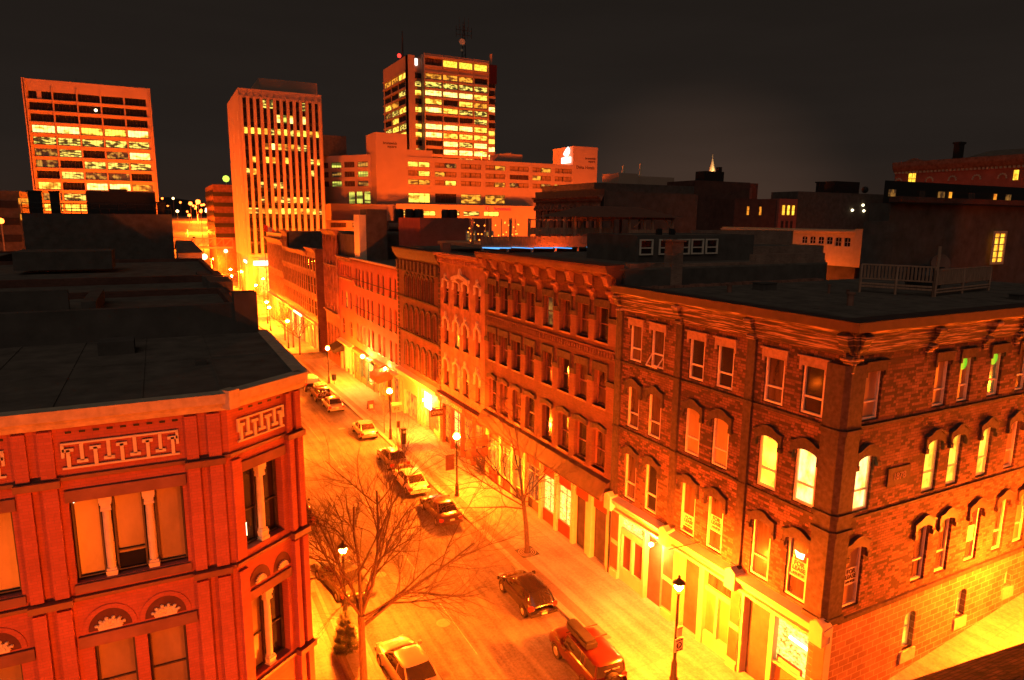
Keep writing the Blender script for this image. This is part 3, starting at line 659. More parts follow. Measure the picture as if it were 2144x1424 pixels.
def moulding(par, F, w, ztop, zlow, th, mat, u0, u1):
    m = MB(F); ww = sorted(w); prev = u0
    for a, b in ww:
        m.box(a-.1, b+.1, 0, .13, ztop, ztop+th)
        m.box(prev, a, 0, .13, zlow, zlow+th*.62); m.box(a-.1, a-.01, 0, .13, zlow+th*.62, ztop); m.box(b+.01, b+.1, 0, .13, zlow+th*.62, ztop)
        prev = b
    m.box(prev, u1, 0, .13, zlow, zlow+th*.62); m.build('label_moulding', M[mat], par)
moulding(B, F, w8, 15.97, 15.15, .45, 'darktrim', 30.4, 47.7); moulding(B, F, w8, 12.22, 11.45, .48, 'darktrim', 30.4, 47.7)
pz = MB(F); ww = sorted(w8)
for i in range(len(ww)+1):
    a = ww[i-1][1] if i else 30.4; b = ww[i][0] if i < len(ww) else 47.7
    for z0, z1 in ((13.85, 15.15), (9.95, 11.45)): pz.box(a+.02, b-.02, 0, .1, z0, z1)
pz.build('pier', M['pier'], B)
dn = MB(F); dn.box(30.4, 47.7, 0, .1, 13.42, 13.56); dn.box(30.4, 47.7, 0, .06, 12.95, 13.05); x = 30.5
while x < 47.6: dn.box(x, x+.14, 0, .12, 13.1, 13.4); x += .29
dn.build('dentil_band', M['brownbrick'], B)
for a, b in w8: h = MB(F); h.extr([(a-.12, 8.55), (a-.12, 8.85), ((a+b)/2, 9.02), (b+.12, 8.85), (b+.12, 8.55), ((a+b)/2, 8.75)], 0, .16); h.build('window_hood', M['darktrim'], B)
cn = MB(F); cn.sweep([(0, 16.9), (.15, 16.95), (.2, 17.3), (.25, 17.75), (.85, 18.05), (.95, 18.3), (.95, 18.45), (-.3, 18.5)], 30.4, 47.75)
x = 30.5
while x < 47.6: cn.box(x, x+.9, .2, .26, 17.1, 17.6); x += 1.04
cn.build('cornice', M['brownbrick'], B)
for u in (47.3, 45.5, 43.45, 41.4, 39.2, 37.05, 34.9, 32.9, 31.0): bracket(F, u, 1.08, 16.95, B, 'tanwall')
fs = MB(F); fs.sweep([(0, 4.75), (.75, 4.75), (.8, 4.95), (.3, 5.75), (0, 5.85)], 30.45, 47.7); fs.build('shop_fascia', M['brownfascia'], B)
sf = MB(F)
posts = [30.5, 32.47, 34.47, 36.56, 38.6, 41.0, 42.9, 44.9, 47.4]
for u in posts: sf.box(u-.16, u+.16, -.25, .08, .1, 4.75)
sf.box(30.5, 47.6, -.3, -.2, 4.6, 4.75); sf.box(32.62, 33.0, -1.3, .02, .1, 3.6); sf.box(30.66, 31.1, -1.2, -.2, .1, 3.5)
sf.build('shopfront', M['creampaint'], B)
rp_ = MB(F)
for a, b in zip(posts, posts[1:]): rp_.box(a+.17, b-.17, -.2, -.12, 3.55, 4.6)
for a, b in ((34.47, 36.56), (36.56, 38.6), (42.9, 44.9), (44.9, 47.4)): rp_.box(a+.17, b-.17, -.2, -.1, .15, 1.0)
rp_.build('red_panel', M['redpaint'], B)
for a, b, m in ((34.47, 36.56, 'shopglow'), (36.56, 38.6, 'shopglow'), (38.6, 41.0, 'litD'), (41.0, 42.9, 'litO'), (42.9, 44.9, 'litO'), (44.9, 47.4, 'litO')):
    g = window(B, F, a+.17, b-.17, 1.0, 3.55, m, 'creampaint', rail=.8, n=-.2, w=.06, mull=1)
    g.name = 'shop_window'
door(B, F, 33.0, 34.25, .12, 2.7, -1.0, 'darkframe', 'glass', 2); window(B, F, 33.0, 34.25, 2.75, 3.5, 'glass', 'creampaint', rail=0, n=-.98, mull=1)
door(B, F, 31.1, 32.3, .12, 2.9, -1.1, 'whiteframe', 'litD', 1)
mt_ = MB(F); mt_.box(30.8, 32.3, -1.15, -.1, .1, .15); mt_.build('doorstep', M['pave'], B)
# --- pale stucco building with ornate hoods
B = thing('ornate_stucco_building', 'narrow pale stucco building with ornate crested window hoods', 'building', (22.6, 52, 0))
wo_ = [(55.45, 56.55), (53.0, 54.15), (51.05, 52.2), (48.75, 49.65)]
RW = [(5.9, 8.35, .4), (9.75, 12.1, .4), (13.4, 15.5, .1)]
wl = MB(F); openwall(wl, 47.85, 57.35, 5.1, 17.2, [(a, b, lo, hi, r) for a, b in wo_ for lo, hi, r in RW], .3); wl.build('wall', M['buffwall'], B)
tops(B, F, 47.85, 57.35, 17.9, 16, 17.6); cornice(B, F, 47.85, 57.35, 17.0, 17.95, .7, 'buffwall', .34)
ph = MB(); ph.box(22.7, 23.5, 57.0, 57.6, 17.6, 18.7); ph.box(22.5, 22.95, 47.7, 48.05, 16.8, 18.5); ph.build('end_block', M['buffwall'], B)
for ri, (lo, hi, r) in enumerate(RW):
    for i, (a, b) in enumerate(wo_):
        window(B, F, a+.02, b-.02, lo, hi, 'litO' if (ri, i) in ((1, 1), (0, 1)) else 'dimroom' if (ri, i) == (1, 2) else 'glass', 'maroon', rise=r, n=-.2, w=.07, rail=.5, sill=.06)
        h = MB(F); c = (a+b)/2; w = (b-a)/2+.14
        pa = arc(c-w, c+w, hi+.16, r+.05, 10); pi_ = arc(a-.01, b+.01, hi, r, 10)
        for k in range(10): h.extr([pa[k], pa[k+1], pi_[k+1], pi_[k]], 0, .16)
        for u in (a-.08, b+.08): h.extr([(u-.09, hi-r-.55), (u+.09, hi-r-.55), (u+.11, hi-r), (u-.11, hi-r)], 0, .13); h.tube((u, .1, hi-r-.6), (u, .1, hi-r-.45), .07, .1, 6)
        h.extr([(c-.22, hi+.15), (c-.1, hi+.3), (c-.16, hi+.42), (c, hi+.62), (c+.16, hi+.42), (c+.1, hi+.3), (c+.22, hi+.15)], 0, .16)
        h.build('window_hood', M['trimstone'], B)
h = MB(F); h.extr([(50.8, 15.6), (50.8, 15.9), (51.6, 16.1), (52.3, 16.2), (52.5, 16.55), (52.6, 16.75), (52.7, 16.55), (52.9, 16.2), (53.6, 16.1), (54.4, 15.9), (54.4, 15.6), (53.6, 15.75), (52.6, 15.9), (51.6, 15.75)], 0, .22); h.build('crest', M['trimstone'], B)
sf = MB(F); sf.sweep([(0, 4.75), (.45, 4.8), (.55, 5.1), (0, 5.15)], 47.9, 57.3)
for u in (48.1, 50.2, 52.6, 54.9, 57.0): sf.box(u-.15, u+.15, -.25, .08, 0, 4.75)
sf.build('shopfront', M['maroon'], B)
sg = MB(F); sg.box(50.3, 56.9, .05, .12, 4.05, 4.7); sg.build('shop_sign', M['maroonsign'], B); text('OLD COUNTRY', .5, F, 54.0, .12, 4.38, M['signpale'], B, 'lettering', -1, .01)
for a, b, m in ((48.25, 50.05, 'litO'), (50.35, 52.45, 'litO'), (52.75, 54.75, 'shopglow'), (55.05, 56.85, 'litO')): g = window(B, F, a, b, .7, 3.95, m, 'maroon', rail=.75, n=-.2, w=.07, mull=1); g.name = 'shop_window'
# --- dark arcaded brick building
B = thing('arcaded_brick_building', 'dark brick building with close-set arched windows and clustered colonnettes', 'building', (22.6, 63.5, 0))
colr = [(59.0+i*1.66, 60.1+i*1.66) for i in range(6)]
top7 = [(59.05+i*1.2, 59.85+i*1.2) for i in range(7)]
wl = MB(F); hs = [(a-.9, b-.9, 9.4, 12.0, .5) for a, b in colr]+[(a-.9, b-.9, 5.55, 8.2, .5) for a, b in colr]+[(a, b, 12.95, 15.3, .38) for a, b in top7]
hs = [h for h in hs if h[0] > 57.5 and h[1] < 69.5]
openwall(wl, 57.4, 69.65, 5.0, 17.0, hs, .35); wl.build('wall', M['brownbrick'], B)
tops(B, F, 57.4, 69.65, 17.9, 17, 17.6)
for a, b, lo, hi, r in hs:
    window(B, F, a+.02, b-.02, lo, hi, 'dimroom' if lo < 10 else 'glass', 'maroon', rise=r, n=-.25, w=.09, rail=.5)
    h = MB(F); pa = arc(a-.16, b+.16, hi+.17, r+.1, 8); pi_ = arc(a-.01, b+.01, hi, r, 8)
    for k in range(8): h.extr([pa[k], pa[k+1], pi_[k+1], pi_[k]], 0, .14)
    for u in (a-.13, b+.13): h.tube((u, .09, lo), (u, .09, hi-r), .06, n=6)
    h.build('window_surround', M['darktrim'], B)
cn = MB(F); cn.sweep([(0, 16.7), (.2, 16.9), (.5, 17.4), (.62, 17.75), (.62, 17.9), (-.3, 17.95)], 57.4, 69.65)
x = 58
while x < 69.3: cn.extr([(x, 15.6), (x+.35, 15.6), (x+.4, 16.6), (x-.05, 16.6)], 0, .22); x += 1.12
for z in (15.5, 12.75, 9.15): cn.box(57.5, 69.6, 0, .16, z, z+.14)
cn.build('cornice', M['darktrim'], B)
qn = MB(F)
for k in range(24):
    z = 5.1+k*.48
    for u in (57.42, 69.27): qn.box(u, u+.36, 0, .08, z, z+.3)
qn.build('quoin', M['darktrim'], B)
sf = MB(F); sf.sweep([(0, 4.1), (.3, 4.15), (.35, 4.45), (.6, 4.6), (.6, 4.85), (0, 5.0)], 57.4, 69.6)
for u in (57.7, 61.5, 62.6, 63.7, 68.3, 69.4): sf.box(u-.18, u+.18, -.25, .1, -.3, 4.1)
sf.box(63.8, 68.2, -.25, .02, 2.75, 4.1); sf.box(57.9, 61.4, -.25, .02, 2.9, 4.1); sf.box(57.9, 59.4, -.25, 0, -.2, .7)
sf.build('shopfront', M['creampaint'], B)
pane_(B, F, 64.1, 68.1, -.1, 2.75, -.2, 'litO'); pane_(B, F, 57.9, 59.3, .7, 2.9, -.2, 'litO'); pane_(B, F, 62.7, 63.5, -.1, 3.2, -.22, 'dimroom')
sg = MB(F); sg.box(59.6, 61.3, .1, .22, 2.5, 4.1); sg.build('lit_sign', M['white'], B); sg = MB(F); sg.box(57.8, 59.5, .06, .12, 3.0, 4.1); sg.build('shop_sign', M['signpale'], B)
door(B, F, 59.55, 61.3, -.1, 2.4, -.5, 'maroon', 'dimroom', 1)
# --- plain brick building, nine arched windows
B = thing('plain_brick_building', 'long plain brick building with paired arched windows and a bright gutter line', 'building', (22.6, 79, 0))
w9 = [(86.5, 87.5), (83.35, 84.3), (81.15, 82.15), (79.45, 80.4), (76.6, 77.6), (74.75, 75.65), (72.15, 73.1), (70.25, 71.2)]
w9 = [(70.3, 71.2), (72.15, 73.05), (74.75, 75.65), (76.65, 77.55), (79.4, 80.3), (81.15, 82.05), (83.3, 84.2), (84.9, 85.8), (86.5, 87.4)]
R9 = [(4.95, 7.3, .35), (8.45, 11.05, .35), (12.2, 14.45, .35)]
wl = MB(F); openwall(wl, 69.75, 88.9, 3.9, 15.6, [(a, b, lo, hi, r) for a, b in w9 for lo, hi, r in R9], .3); wl.build('wall', M['redbrick'], B)
tops(B, F, 69.75, 88.9, 15.6, 18, 15.4)
for a, b in w9:
    for ri, (lo, hi, r) in enumerate(R9): window(B, F, a+.02, b-.02, lo, hi, 'blind' if ri == 0 and a < 80 else 'glass', 'darkframe', rise=r, n=-.2, w=.07, rail=.5, sill=.05)
gt = MB(F); gt.box(69.8, 88.9, -.1, .28, 15.5, 15.72); gt.build('gutter', M['trimstone'], B)
sb = MB(F)
for z in (12.9, 9.3): sb.box(69.8, 88.9, 0, .05, z, z+.08)
sb.build('string_course', M['darktrim'], B)
sf = MB(F); sf.sweep([(0, 3.4), (.25, 3.45), (.4, 3.8), (0, 3.95)], 69.8, 79.4)
for u in (70, 72.4, 75, 77.4, 79.3): sf.box(u-.15, u+.15, -.25, .06, -.6, 3.4)
sf.build('shopfront', M['creampaint'], B)
for a, b, m in ((70.2, 72.2, 'litD'), (72.6, 74.8, 'maroonsign'), (75.2, 77.2, 'litO'), (77.6, 79.1, 'litO')): pane_(B, F, a, b, -.1, 3.3, -.2, m)
gs = MB(F); gs.sweep([(0, 3.0), (.3, 3.1), (.45, 3.6), (0, 3.75)], 79.5, 88.8)
for u in (79.6, 82.9, 85.8, 88.7): gs.box(u-.16, u+.16, -.25, .15, -.9, 3.0)
gs.box(79.7, 88.6, -.25, .0, -.9, .25); gs.build('green_shopfront', M['greenpaint'], B)
for a, b, m in ((79.8, 82.7, 'shopglow'), (83.1, 85.6, 'litD'), (86.0, 88.5, 'litO')): g = window(B, F, a, b, .25, 2.9, m, 'greenpaint', n=-.15, w=.1, rail=.55, mull=1); g.name = 'shop_window'
# --- three-window building
B = thing('round_headed_brick_building', 'small brick building with an arched attic row and one window glowing on the second floor', 'building', (22.6, 92.7, -.7))
a5 = [(89.4+i*1.28, 90.25+i*1.28) for i in range(5)]; a3 = [(89.7, 90.8), (91.9, 93.4), (94.4, 95.5)]
hs = [(a, b, 12.95, 14.6, .4) for a, b in a5]+[(a, b, 8.6, 11.0, .5) for a, b in a3]+[(a, b, 4.75, 7.0, .5) for a, b in ((89.7, 91.2), (93.8, 95.6))]
wl = MB(F); openwall(wl, 88.95, 96.65, 3.6, 15.4, hs, .3); wl.build('wall', M['redbrick'], B)
tops(B, F, 88.95, 96.65, 15.6, 16, 15.3); cornice(B, F, 88.95, 96.65, 14.95, 15.6, .45, 'buffwall', .3); cornice(B, F, 88.95, 96.65, 12.35, 12.7, .2, 'buffwall', name='string_course')
for a, b, lo, hi, r in hs: window(B, F, a+.02, b-.02, lo, hi, 'litO' if (lo == 8.6 and 91 < a < 93) else 'glass' if lo < 12 else 'dimroom', 'darkframe', rise=r, n=-.2, w=.08, two=True, rail=.5)
sf = MB(F); sf.sweep([(0, 3.2), (.5, 3.3), (.6, 3.6), (0, 3.8)], 89, 96.6)
for u in (89.2, 91.6, 94, 96.4): sf.box(u-.2, u+.2, -.25, .1, -1, 3.2)
sf.build('shopfront', M['creampaint'], B)
for a, b, m in ((89.4, 91.4, 'litO'), (91.8, 93.8, 'litY'), (94.2, 96.2, 'litD')): pane_(B, F, a, b, -.2, 3.1, -.2, m)
# --- tall thin building
B = thing('tall_narrow_building', 'tall narrow four storey building rising above its neighbours with a bright cornice', 'building', (22.6, 101.3, -.9))
t4 = [(97.5+i*2.05, 98.8+i*2.05) for i in range(4)]
hs = [(a, b, lo, hi, .45) for a, b in t4 for lo, hi in ((7.9, 10.1), (10.5, 13.3), (14.4, 17.6))]+[(a, b, .6, 5.0, .3) for a, b in t4]
wl = MB(F); openwall(wl, 96.7, 105.5, -1, 18.5, hs, .35); wl.build('wall', M['tanwall'], B)
tops(B, F, 96.7, 105.5, 19, 16, 18.8); cornice(B, F, 96.7, 105.5, 18.3, 19.05, .7, 'buffwall'); cornice(B, F, 96.7, 105.5, 6.5, 7.1, .4, 'buffwall', name='string_course'); cornice(B, F, 96.7, 105.5, 13.5, 14.0, .25, 'tanwall', .4, name='string_course')
for a, b, lo, hi, r in hs: window(B, F, a+.02, b-.02, lo, hi, 'litD' if lo < 1 else 'glass', 'darkframe', rise=r, n=-.25, w=.1, two=True, rail=.5)
for u in (97.1, 99.15, 101.2, 103.25, 105.2): q = MB(F); q.tube((u, .1, 7.2), (u, .1, 18.2), .13, n=8); q.build('colonnette', M['tanwall'], B)
# --- far block beyond the side street
def farb(name, label, y0, y1, z, mat, n, rws, corn='buffwall', pane='glass', w=.55, cr=.5, shop='creampaint', gl='litO', zg=-1.6):
    B = thing(name, label, 'building', (22.6, (y0+y1)/2, zg)); st = (y1-y0)/n
    ws = [(y0+st*(i+.5)-st*w/2, y0+st*(i+.5)+st*w/2) for i in range(n)]
    hs = [(a, b, lo, hi, min(.3, (b-a)/2)) for a, b in ws for lo, hi in rws]
    wl = MB(F); openwall(wl, y0, y1, 3.6, z-.4, hs, .1); wl.build('wall', M[mat], B)
    tops(B, F, y0, y1, z, 16, z-.25); cornice(B, F, y0, y1, z-.7, z, cr, corn)
    for a, b, lo, hi, r in hs:
        window(B, F, a+.01, b-.01, lo, hi, pane, 'darkframe', rise=r, n=-.05, w=.09, two=True, rail=.5)
    tr = MB(F)
    for lo, hi in rws: tr.box(y0, y1, 0, .1, lo-.28, lo-.1)
    for a, b in ws: tr.box(a-.12, a-.02, 0, .05, rws[0][0], rws[-1][1]); tr.box(b+.02, b+.12, 0, .05, rws[0][0], rws[-1][1])
    tr.build('pilaster', M[mat], B)
    s = MB(F); s.sweep([(0, 3.0), (.35, 3.1), (.45, 3.5), (0, 3.7)], y0, y1); k = max(2, n//2)
    for i in range(k+1): u = y0+(y1-y0)*i/k; s.box(max(u-.18, y0), min(u+.18, y1), -.25, .12, -2.4, 3.0)
    s.build('shopfront', M[shop], B)
    for i in range(k):
        a = y0+(y1-y0)*i/k+.3; b = y0+(y1-y0)*(i+1)/k-.3; pane_(B, F, a, b, -1.4, 2.9, -.2, gl if i % 2 == 0 else 'litD')
    return B
R3 = [(4.6, 7.2), (8.2, 11.0), (12.0, 14.2)]
B = farb('square_headed_building', 'three storey building at the side street corner with a dark blank gable wall', 112.1, 119.3, 15.8, 'tanwall', 3, R3, w=.6)
sw = MB(FY(112.1)); sw.poly([(22.6, 0, -2.5), (38, 0, -2.5), (38, 0, 15.7), (22.6, 0, 15.7)]); sw.build('gable_wall', M['brownbrick'], B)
g = MB(FY(112.1)); g.box(25.5, 26.0, 0, .04, 13.2, 13.7); g.build('small_window', M['litD'], B)
farb('grey_arched_building', 'pale building with four arched windows a floor, in the middle of the far block', 119.4, 126.9, 15.1, 'buffwall', 4, R3)
farb('cream_fronted_building', 'cream fronted building with seven narrow windows a floor and a lit shop below', 127.0, 138.2, 15.0, 'buffwall', 7, R3, gl='shopglow')
farb('taller_bay_building', 'slim taller building with a jutting cornice, between cream fronts of the far block', 138.3, 144.6, 18.2, 'tanwall', 4, R3+[(14.9, 17.0)])
B = farb('colonnaded_end_building', 'long end building of the far block with tall pilasters and a deep parapet', 144.7, 165.8, 16.3, 'buffwall', 12, [(4.3, 8.3), (9.6, 15.0)], w=.5, cr=.8)
pp = MB(); pp.box(22.7, 38, 144.8, 165.7, 16.3, 17.3); pp.build('parapet', M['maroon'], B)
lt = MB(F); lt.box(124, 132, .4, .5, 3.1, 3.45); tag(lt.build('shop_light_strip', M['tube']), 'bright light strip over the shops of the far block', 'light')
# ================================================================ red brick building, near left
K = 1.25
M['tymp'] = plain('dark_red_recess', (.12, .04, .028), .8, .2, 4)
B = thing('red_brick_corner_building', 'red brick building with a chamfered corner, stone window columns and a pale Greek key frieze', 'building', (1.2, 17.9, 0))
FL = FY(14.3, K); D_ = Vector((.805, .593)).normalized()
FC = Fr((1.0, 14.3), (D_.x, D_.y), (D_.y, -D_.x), K); FS = Fr((1.0+D_.x*2.02, 14.3+D_.y*2.02), (0, 1), (1, 0), K)
PER = 2.78
bays = [-.0, -PER, -2*PER, -3*PER]
storey = [(14.1, 15.68, 0), (11.05, 12.68, 1), (8.1, 9.7, 2), (5.4, 6.9, 2)]
wl = MB(FL); hs = []
for o in bays:
    hs += [(-1.82+o, .1+o, 14.05, 15.70, 0)]
    for lo, hi in ((11.05, 12.70), (8.1, 9.7)): hs += [(-1.67+o, -.97+o, lo, hi, 0), (-.75+o, -.05+o, lo, hi, 0)]
openwall(wl, -10.2, 1.0, 4.2, 17.15, hs, .3)
wl.F = FC; openwall(wl, 0, 2.02, 4.2, 17.15, [(.3, 1.38, 13.95, 15.72, 0), (.28, 1.38, 10.9, 12.78, 0), (.3, 1.38, 8.0, 9.7, 0)], .3)
wl.F = FS; openwall(wl, 0, 6.4, 4.2, 17.15, [(1+i*1.5, 1.8+i*1.5, lo, lo+1.6, 0) for i in range(3) for lo in (14.05, 11.05, 8.1)], .2)
wl.build('wall', M['redbrick'], B)
poly = [(-10.2, 14.7), (.95, 14.7), (2.35, 15.7), (2.35, 21.8), (-10.2, 21.8)]
ms = MB(Fr((0, 0), (1, 0), (0, 1), K)); ms.prism(poly, 4.3, 17.2); ms.build('mass', M['rooftopgrey'], B)
rf = MB(Fr((0, 0), (1, 0), (0, 1), K)); e1 = (1.0+D_.x*2.1, 14.3+D_.y*2.1)
rf.prism([(-10.2, 14.12), (1.06, 14.12), (e1[0]+.1, e1[1]-.08), (e1[0]+.12, 21.8), (-10.2, 21.8)], 17.44, 17.5)
rf.build('roof', M['roof'], B)
sm_ = MB(Fr((0, 0), (1, 0), (0, 1), K))
for i in range(8): sm_.box(-9.2+i*1.45, -9.16+i*1.45, 14.3, 21.6, 17.5, 17.515)
sm_.box(-10, 2.4, 18.0, 18.04, 17.5, 17.52); sm_.build('roof_seams', M['roof'], B)
for x, y, w in ((-5.5, 16.5, .5), (-1.5, 19.4, .8), (.6, 17.2, .25)): q = MB(Fr((0, 0), (1, 0), (0, 1), K)); q.box(x, x+w, y, y+w, 17.5, 17.5+w*.4); q.build('roof_hatch', M['rooftopgrey'], B)
def allf(mb, f):
    mb.F = FL; f(-10.2, 1.06); mb.F = FC; f(-.05, 2.1); mb.F = FS; f(-.02, 6.4)
cp = MB(); allf(cp, lambda a, b: cp.sweep([(0, 17.14), (.08, 17.15), (.12, 17.24), (.12, 17.3), (.2, 17.32), (.22, 17.52), (-.1, 17.52)], a, b)); cp.build('coping', M['trimstone'], B)
bt = MB(FC); bt.box(-.14, .12, 0, .26, 17.2, 17.58); bt.build('coping_block', M['trimstone'], B)
# brick piers in pairs, each storey stepping out, with ledges
pr = MB(FL); lg = MB(FL)
def pierpair(F, u0, u1):
    pr.F = F; lg.F = F; w = (u1-u0)
    for a, b in ((u0, u0+w*.34), (u0+w*.62, u1)):
        for z0, z1, d in ((16.2, 17.1, .07), (13.85, 16.05, .10), (10.9, 13.6, .12), (7.8, 10.7, .14), (4.3, 7.6, .16)): pr.box(a, b, 0, d, z0, z1)
    for z, d in ((16.05, .15), (13.68, .18), (10.72, .2), (7.62, .22)): lg.box(u0-.05, u1+.05, 0, d, z, z+.13)
for o in bays: pierpair(FL, .22+o, .86+o) if o == 0 else pierpair(FL, .22+o, .83+o)
pierpair(FC, 1.55, 1.98); pr.F = FC
for z0, z1, d in ((13.85, 16.05, .06), (10.9, 13.6, .08), (7.8, 10.7, .1)): pr.box(.0, .24, 0, d, z0, z1)
pr.build('pier', M['redbrick'], B)
for F, a, b in ((FL, -10.2, 1.0), (FC, -.02, 2.06), (FS, 0, 6.4)):
    lg.F = F
    for z, d in ((16.14, .05), (13.72, .07), (10.76, .08)): lg.box(a, b, 0, d, z, z+.07)
lg.build('ledge', M['maroon'], B)
# stone lintels, sills
ln = MB(FL)
for o in bays:
    ln.F = FL; ln.box(-1.86+o, .17+o, 0, .05, 15.70, 15.93); ln.box(-1.9+o, .18+o, 0, .06, 12.71, 12.95)
    ln.box(-1.86+o, .15+o, -.3, .05, 13.86, 14.03)
ln.F = FC; ln.box(.2, 1.48, 0, .05, 15.73, 15.95); ln.box(.2, 1.48, 0, .06, 12.79, 13.0)
ln.build('lintel', M['tanwall'], B)
# meander frieze
def frieze(F, a, b, n, z0, z1):
    g = MB(F); g.box(a, b, 0, .045, z1-.035, z1); g.box(a, b, 0, .045, z0, z0+.035); st = (b-a)/n
    g.box(a, a+.05, 0, .045, z0+.22, z1-.03); g.box(b-.05, b, 0, .045, z0+.22, z1-.03)
    for i in range(n):
        c = a+st*(i+.5)
        if i % 2 == 0: g.box(c-.03, c+.03, 0, .045, z0+.03, z1-.13); g.box(c-.09, c+.09, 0, .045, z1-.17, z1-.11)
        else: g.box(c-.03, c+.03, 0, .045, z0+.14, z1-.03); g.box(c-.09, c+.09, 0, .045, z0+.10, z0+.16)
    g.build('meander_frieze', M['palestone'], B)
for o in bays: frieze(FL, -1.84+o, .1+o, 9, 16.35, 16.85)
frieze(FC, .22, 1.5, 7, 16.38, 16.88)
dt_ = MB(FL)
for o in bays:
    for i in range(9): dt_.box(-1.75+o+i*.22, -1.65+o+i*.22, -.05, .012, 17.02, 17.06)
for i in range(5): dt_.F = FC; dt_.box(.3+i*.26, .4+i*.26, -.05, .012, 17.04, 17.08)
dt_.build('vent_slot', M['black'], B)
def column(F, u, z0, z1, w=.1):
    c = MB(F); n0 = -.12; h = z1-z0
    def blk(a, b, w_, ): c.box(u-w_, u+w_, n0-w_, n0+w_, a, b)
    blk(z0, z0+.12, w*1.08); blk(z0+.12, z0+.2, w*.9); blk(z0+.2, z0+.26, w*1.0); blk(z0+.26, z0+.31, w*.85)
    c.lathe(u, n0, [(w*.78, z0+.31), (w*.8, z0+h*.5), (w*.72, z1-.3)], 12)
    blk(z1-.3, z1-.25, w*.9); blk(z1-.25, z1-.17, w*.82); blk(z1-.17, z1-.12, w*1.0); blk(z1-.12, z1, w*1.1)
    c.build('column', M['palestone'], B, label=None)
for o in bays:
    column(FL, -1.24+o, 13.9, 15.7); column(FL, -.51+o, 13.9, 15.7); column(FL, -.86+o, 10.95, 12.7)
column(FC, .84, 13.9, 15.73); column(FC, .84, 10.8, 12.79)
for o in bays:
    for (a, b, m, rl) in ((-1.80, -1.33, 'blind', 0), (-1.14, -.61, 'blind', .26), (-.42, .09, 'blind', 0)):
        window(B, FL, a+o, b+o, 14.08, 15.68, 'dimroom' if (o < -2 and a < -1.5) else m, 'darkframe', rail=rl, n=-.17, w=.05, k=.7, mull=0)
    g = MB(FL); g.box(-1.1+o, -.65+o, -.185, -.178, 14.1, 14.42); g.build('pane', M['glass'], B)
    for a, b in ((-1.66, -.98), (-.74, -.06)): window(B, FL, a+o, b+o, 11.08, 12.68, 'blind', 'darkframe', rail=.45, n=-.17, w=.05, k=.7)
    for a, b in ((-1.66, -.98), (-.74, -.06)): window(B, FL, a+o, b+o, 8.12, 9.68, 'dimroom', 'darkframe', rail=.45, n=-.17, w=.05, k=.7)
    for a, b in ((-1.73+o, -.98+o), (-.76+o, -.01+o)):
        # half-round panel with carved ornament
        h = MB(FL); pt = arc(a, b, 13.42, .42, 12); h.extr(pt, .0, .012); h.build('tympanum', M['tymp'], B)
        c = (a+b)/2; q = MB(FL); random.seed(int(a*100) & 255)
        for t in range(13):
            an = math.pi*(t+.5)/13; rr = .15+.05*(t % 2); x = c+rr*1.25*math.cos(an); z = 13.03+rr*math.sin(an)
            q.tube((c+.2*(x-c), .02, 13.03+.2*(z-13.03)), (x, .03, z), .03, .035, 5); q.ball(x, .03, z, .036, 6); q.ball(c+.6*(x-c)+random.uniform(-.02, .02), .03, 13.05+.55*(z-13.03), .035, 6)
        q.box(c-.2, c+.2, .012, .05, 13.0, 13.05); q.build('carving', M['palestone'], B)
        r = MB(FL); po = arc(a-.09, b+.09, 13.51, .5, 14); pi_ = arc(a, b, 13.42, .42, 14)
        for k in range(14): r.extr([po[k], po[k+1], pi_[k+1], pi_[k]], 0, .02)
        r.build('arch', M['redbrick'], B)
for a, b in ((.28, .88), (.98, 1.5)):
    h = MB(FC); h.extr(arc(a, b, 13.46, .38, 12), .0, .012); h.build('tympanum', M['tymp'], B)
    q = MB(FC); c = (a+b)/2
    for t in range(9):
        an = math.pi*(t+.5)/9; rr = .15; x = c+rr*math.cos(an); z = 13.1+rr*1.1*math.sin(an); q.tube((c, .02, 13.1), (x, .05, z), .02, .03, 5)
    q.build('carving', M['palestone'], B)
window(B, FC, .32, .76, 13.97, 15.7, 'glass', 'darkframe', rail=.45, n=-.2, w=.05, k=.7); window(B, FC, .92, 1.36, 13.97, 15.7, 'glass', 'darkframe', rail=.45, n=-.2, w=.05, k=.7)
window(B, FC, .3, .76, 10.92, 12.76, 'blind', 'darkframe', rail=.45, n=-.2, w=.05, k=.7); window(B, FC, .92, 1.36, 10.92, 12.76, 'glass', 'darkframe', rail=.45, n=-.2, w=.05, k=.7)
g = MB(FC); g.box(.42, .5, -.22, -.21, 14.15, 14.45); g.build('lamp_behind_window', M['tube'], B)
g = MB(FL); g.ball(-1.76, -.19, 15.62, .02, 8); g.build('lamp_behind_window', M['tube'], B)
for i in range(3):
    for lo in (14.05, 11.05, 8.1): window(B, FS, 1.02+i*1.5, 1.78+i*1.5, lo, lo+1.6, 'glass', 'darkframe', rail=.5, n=-.12, w=.05, two=True)

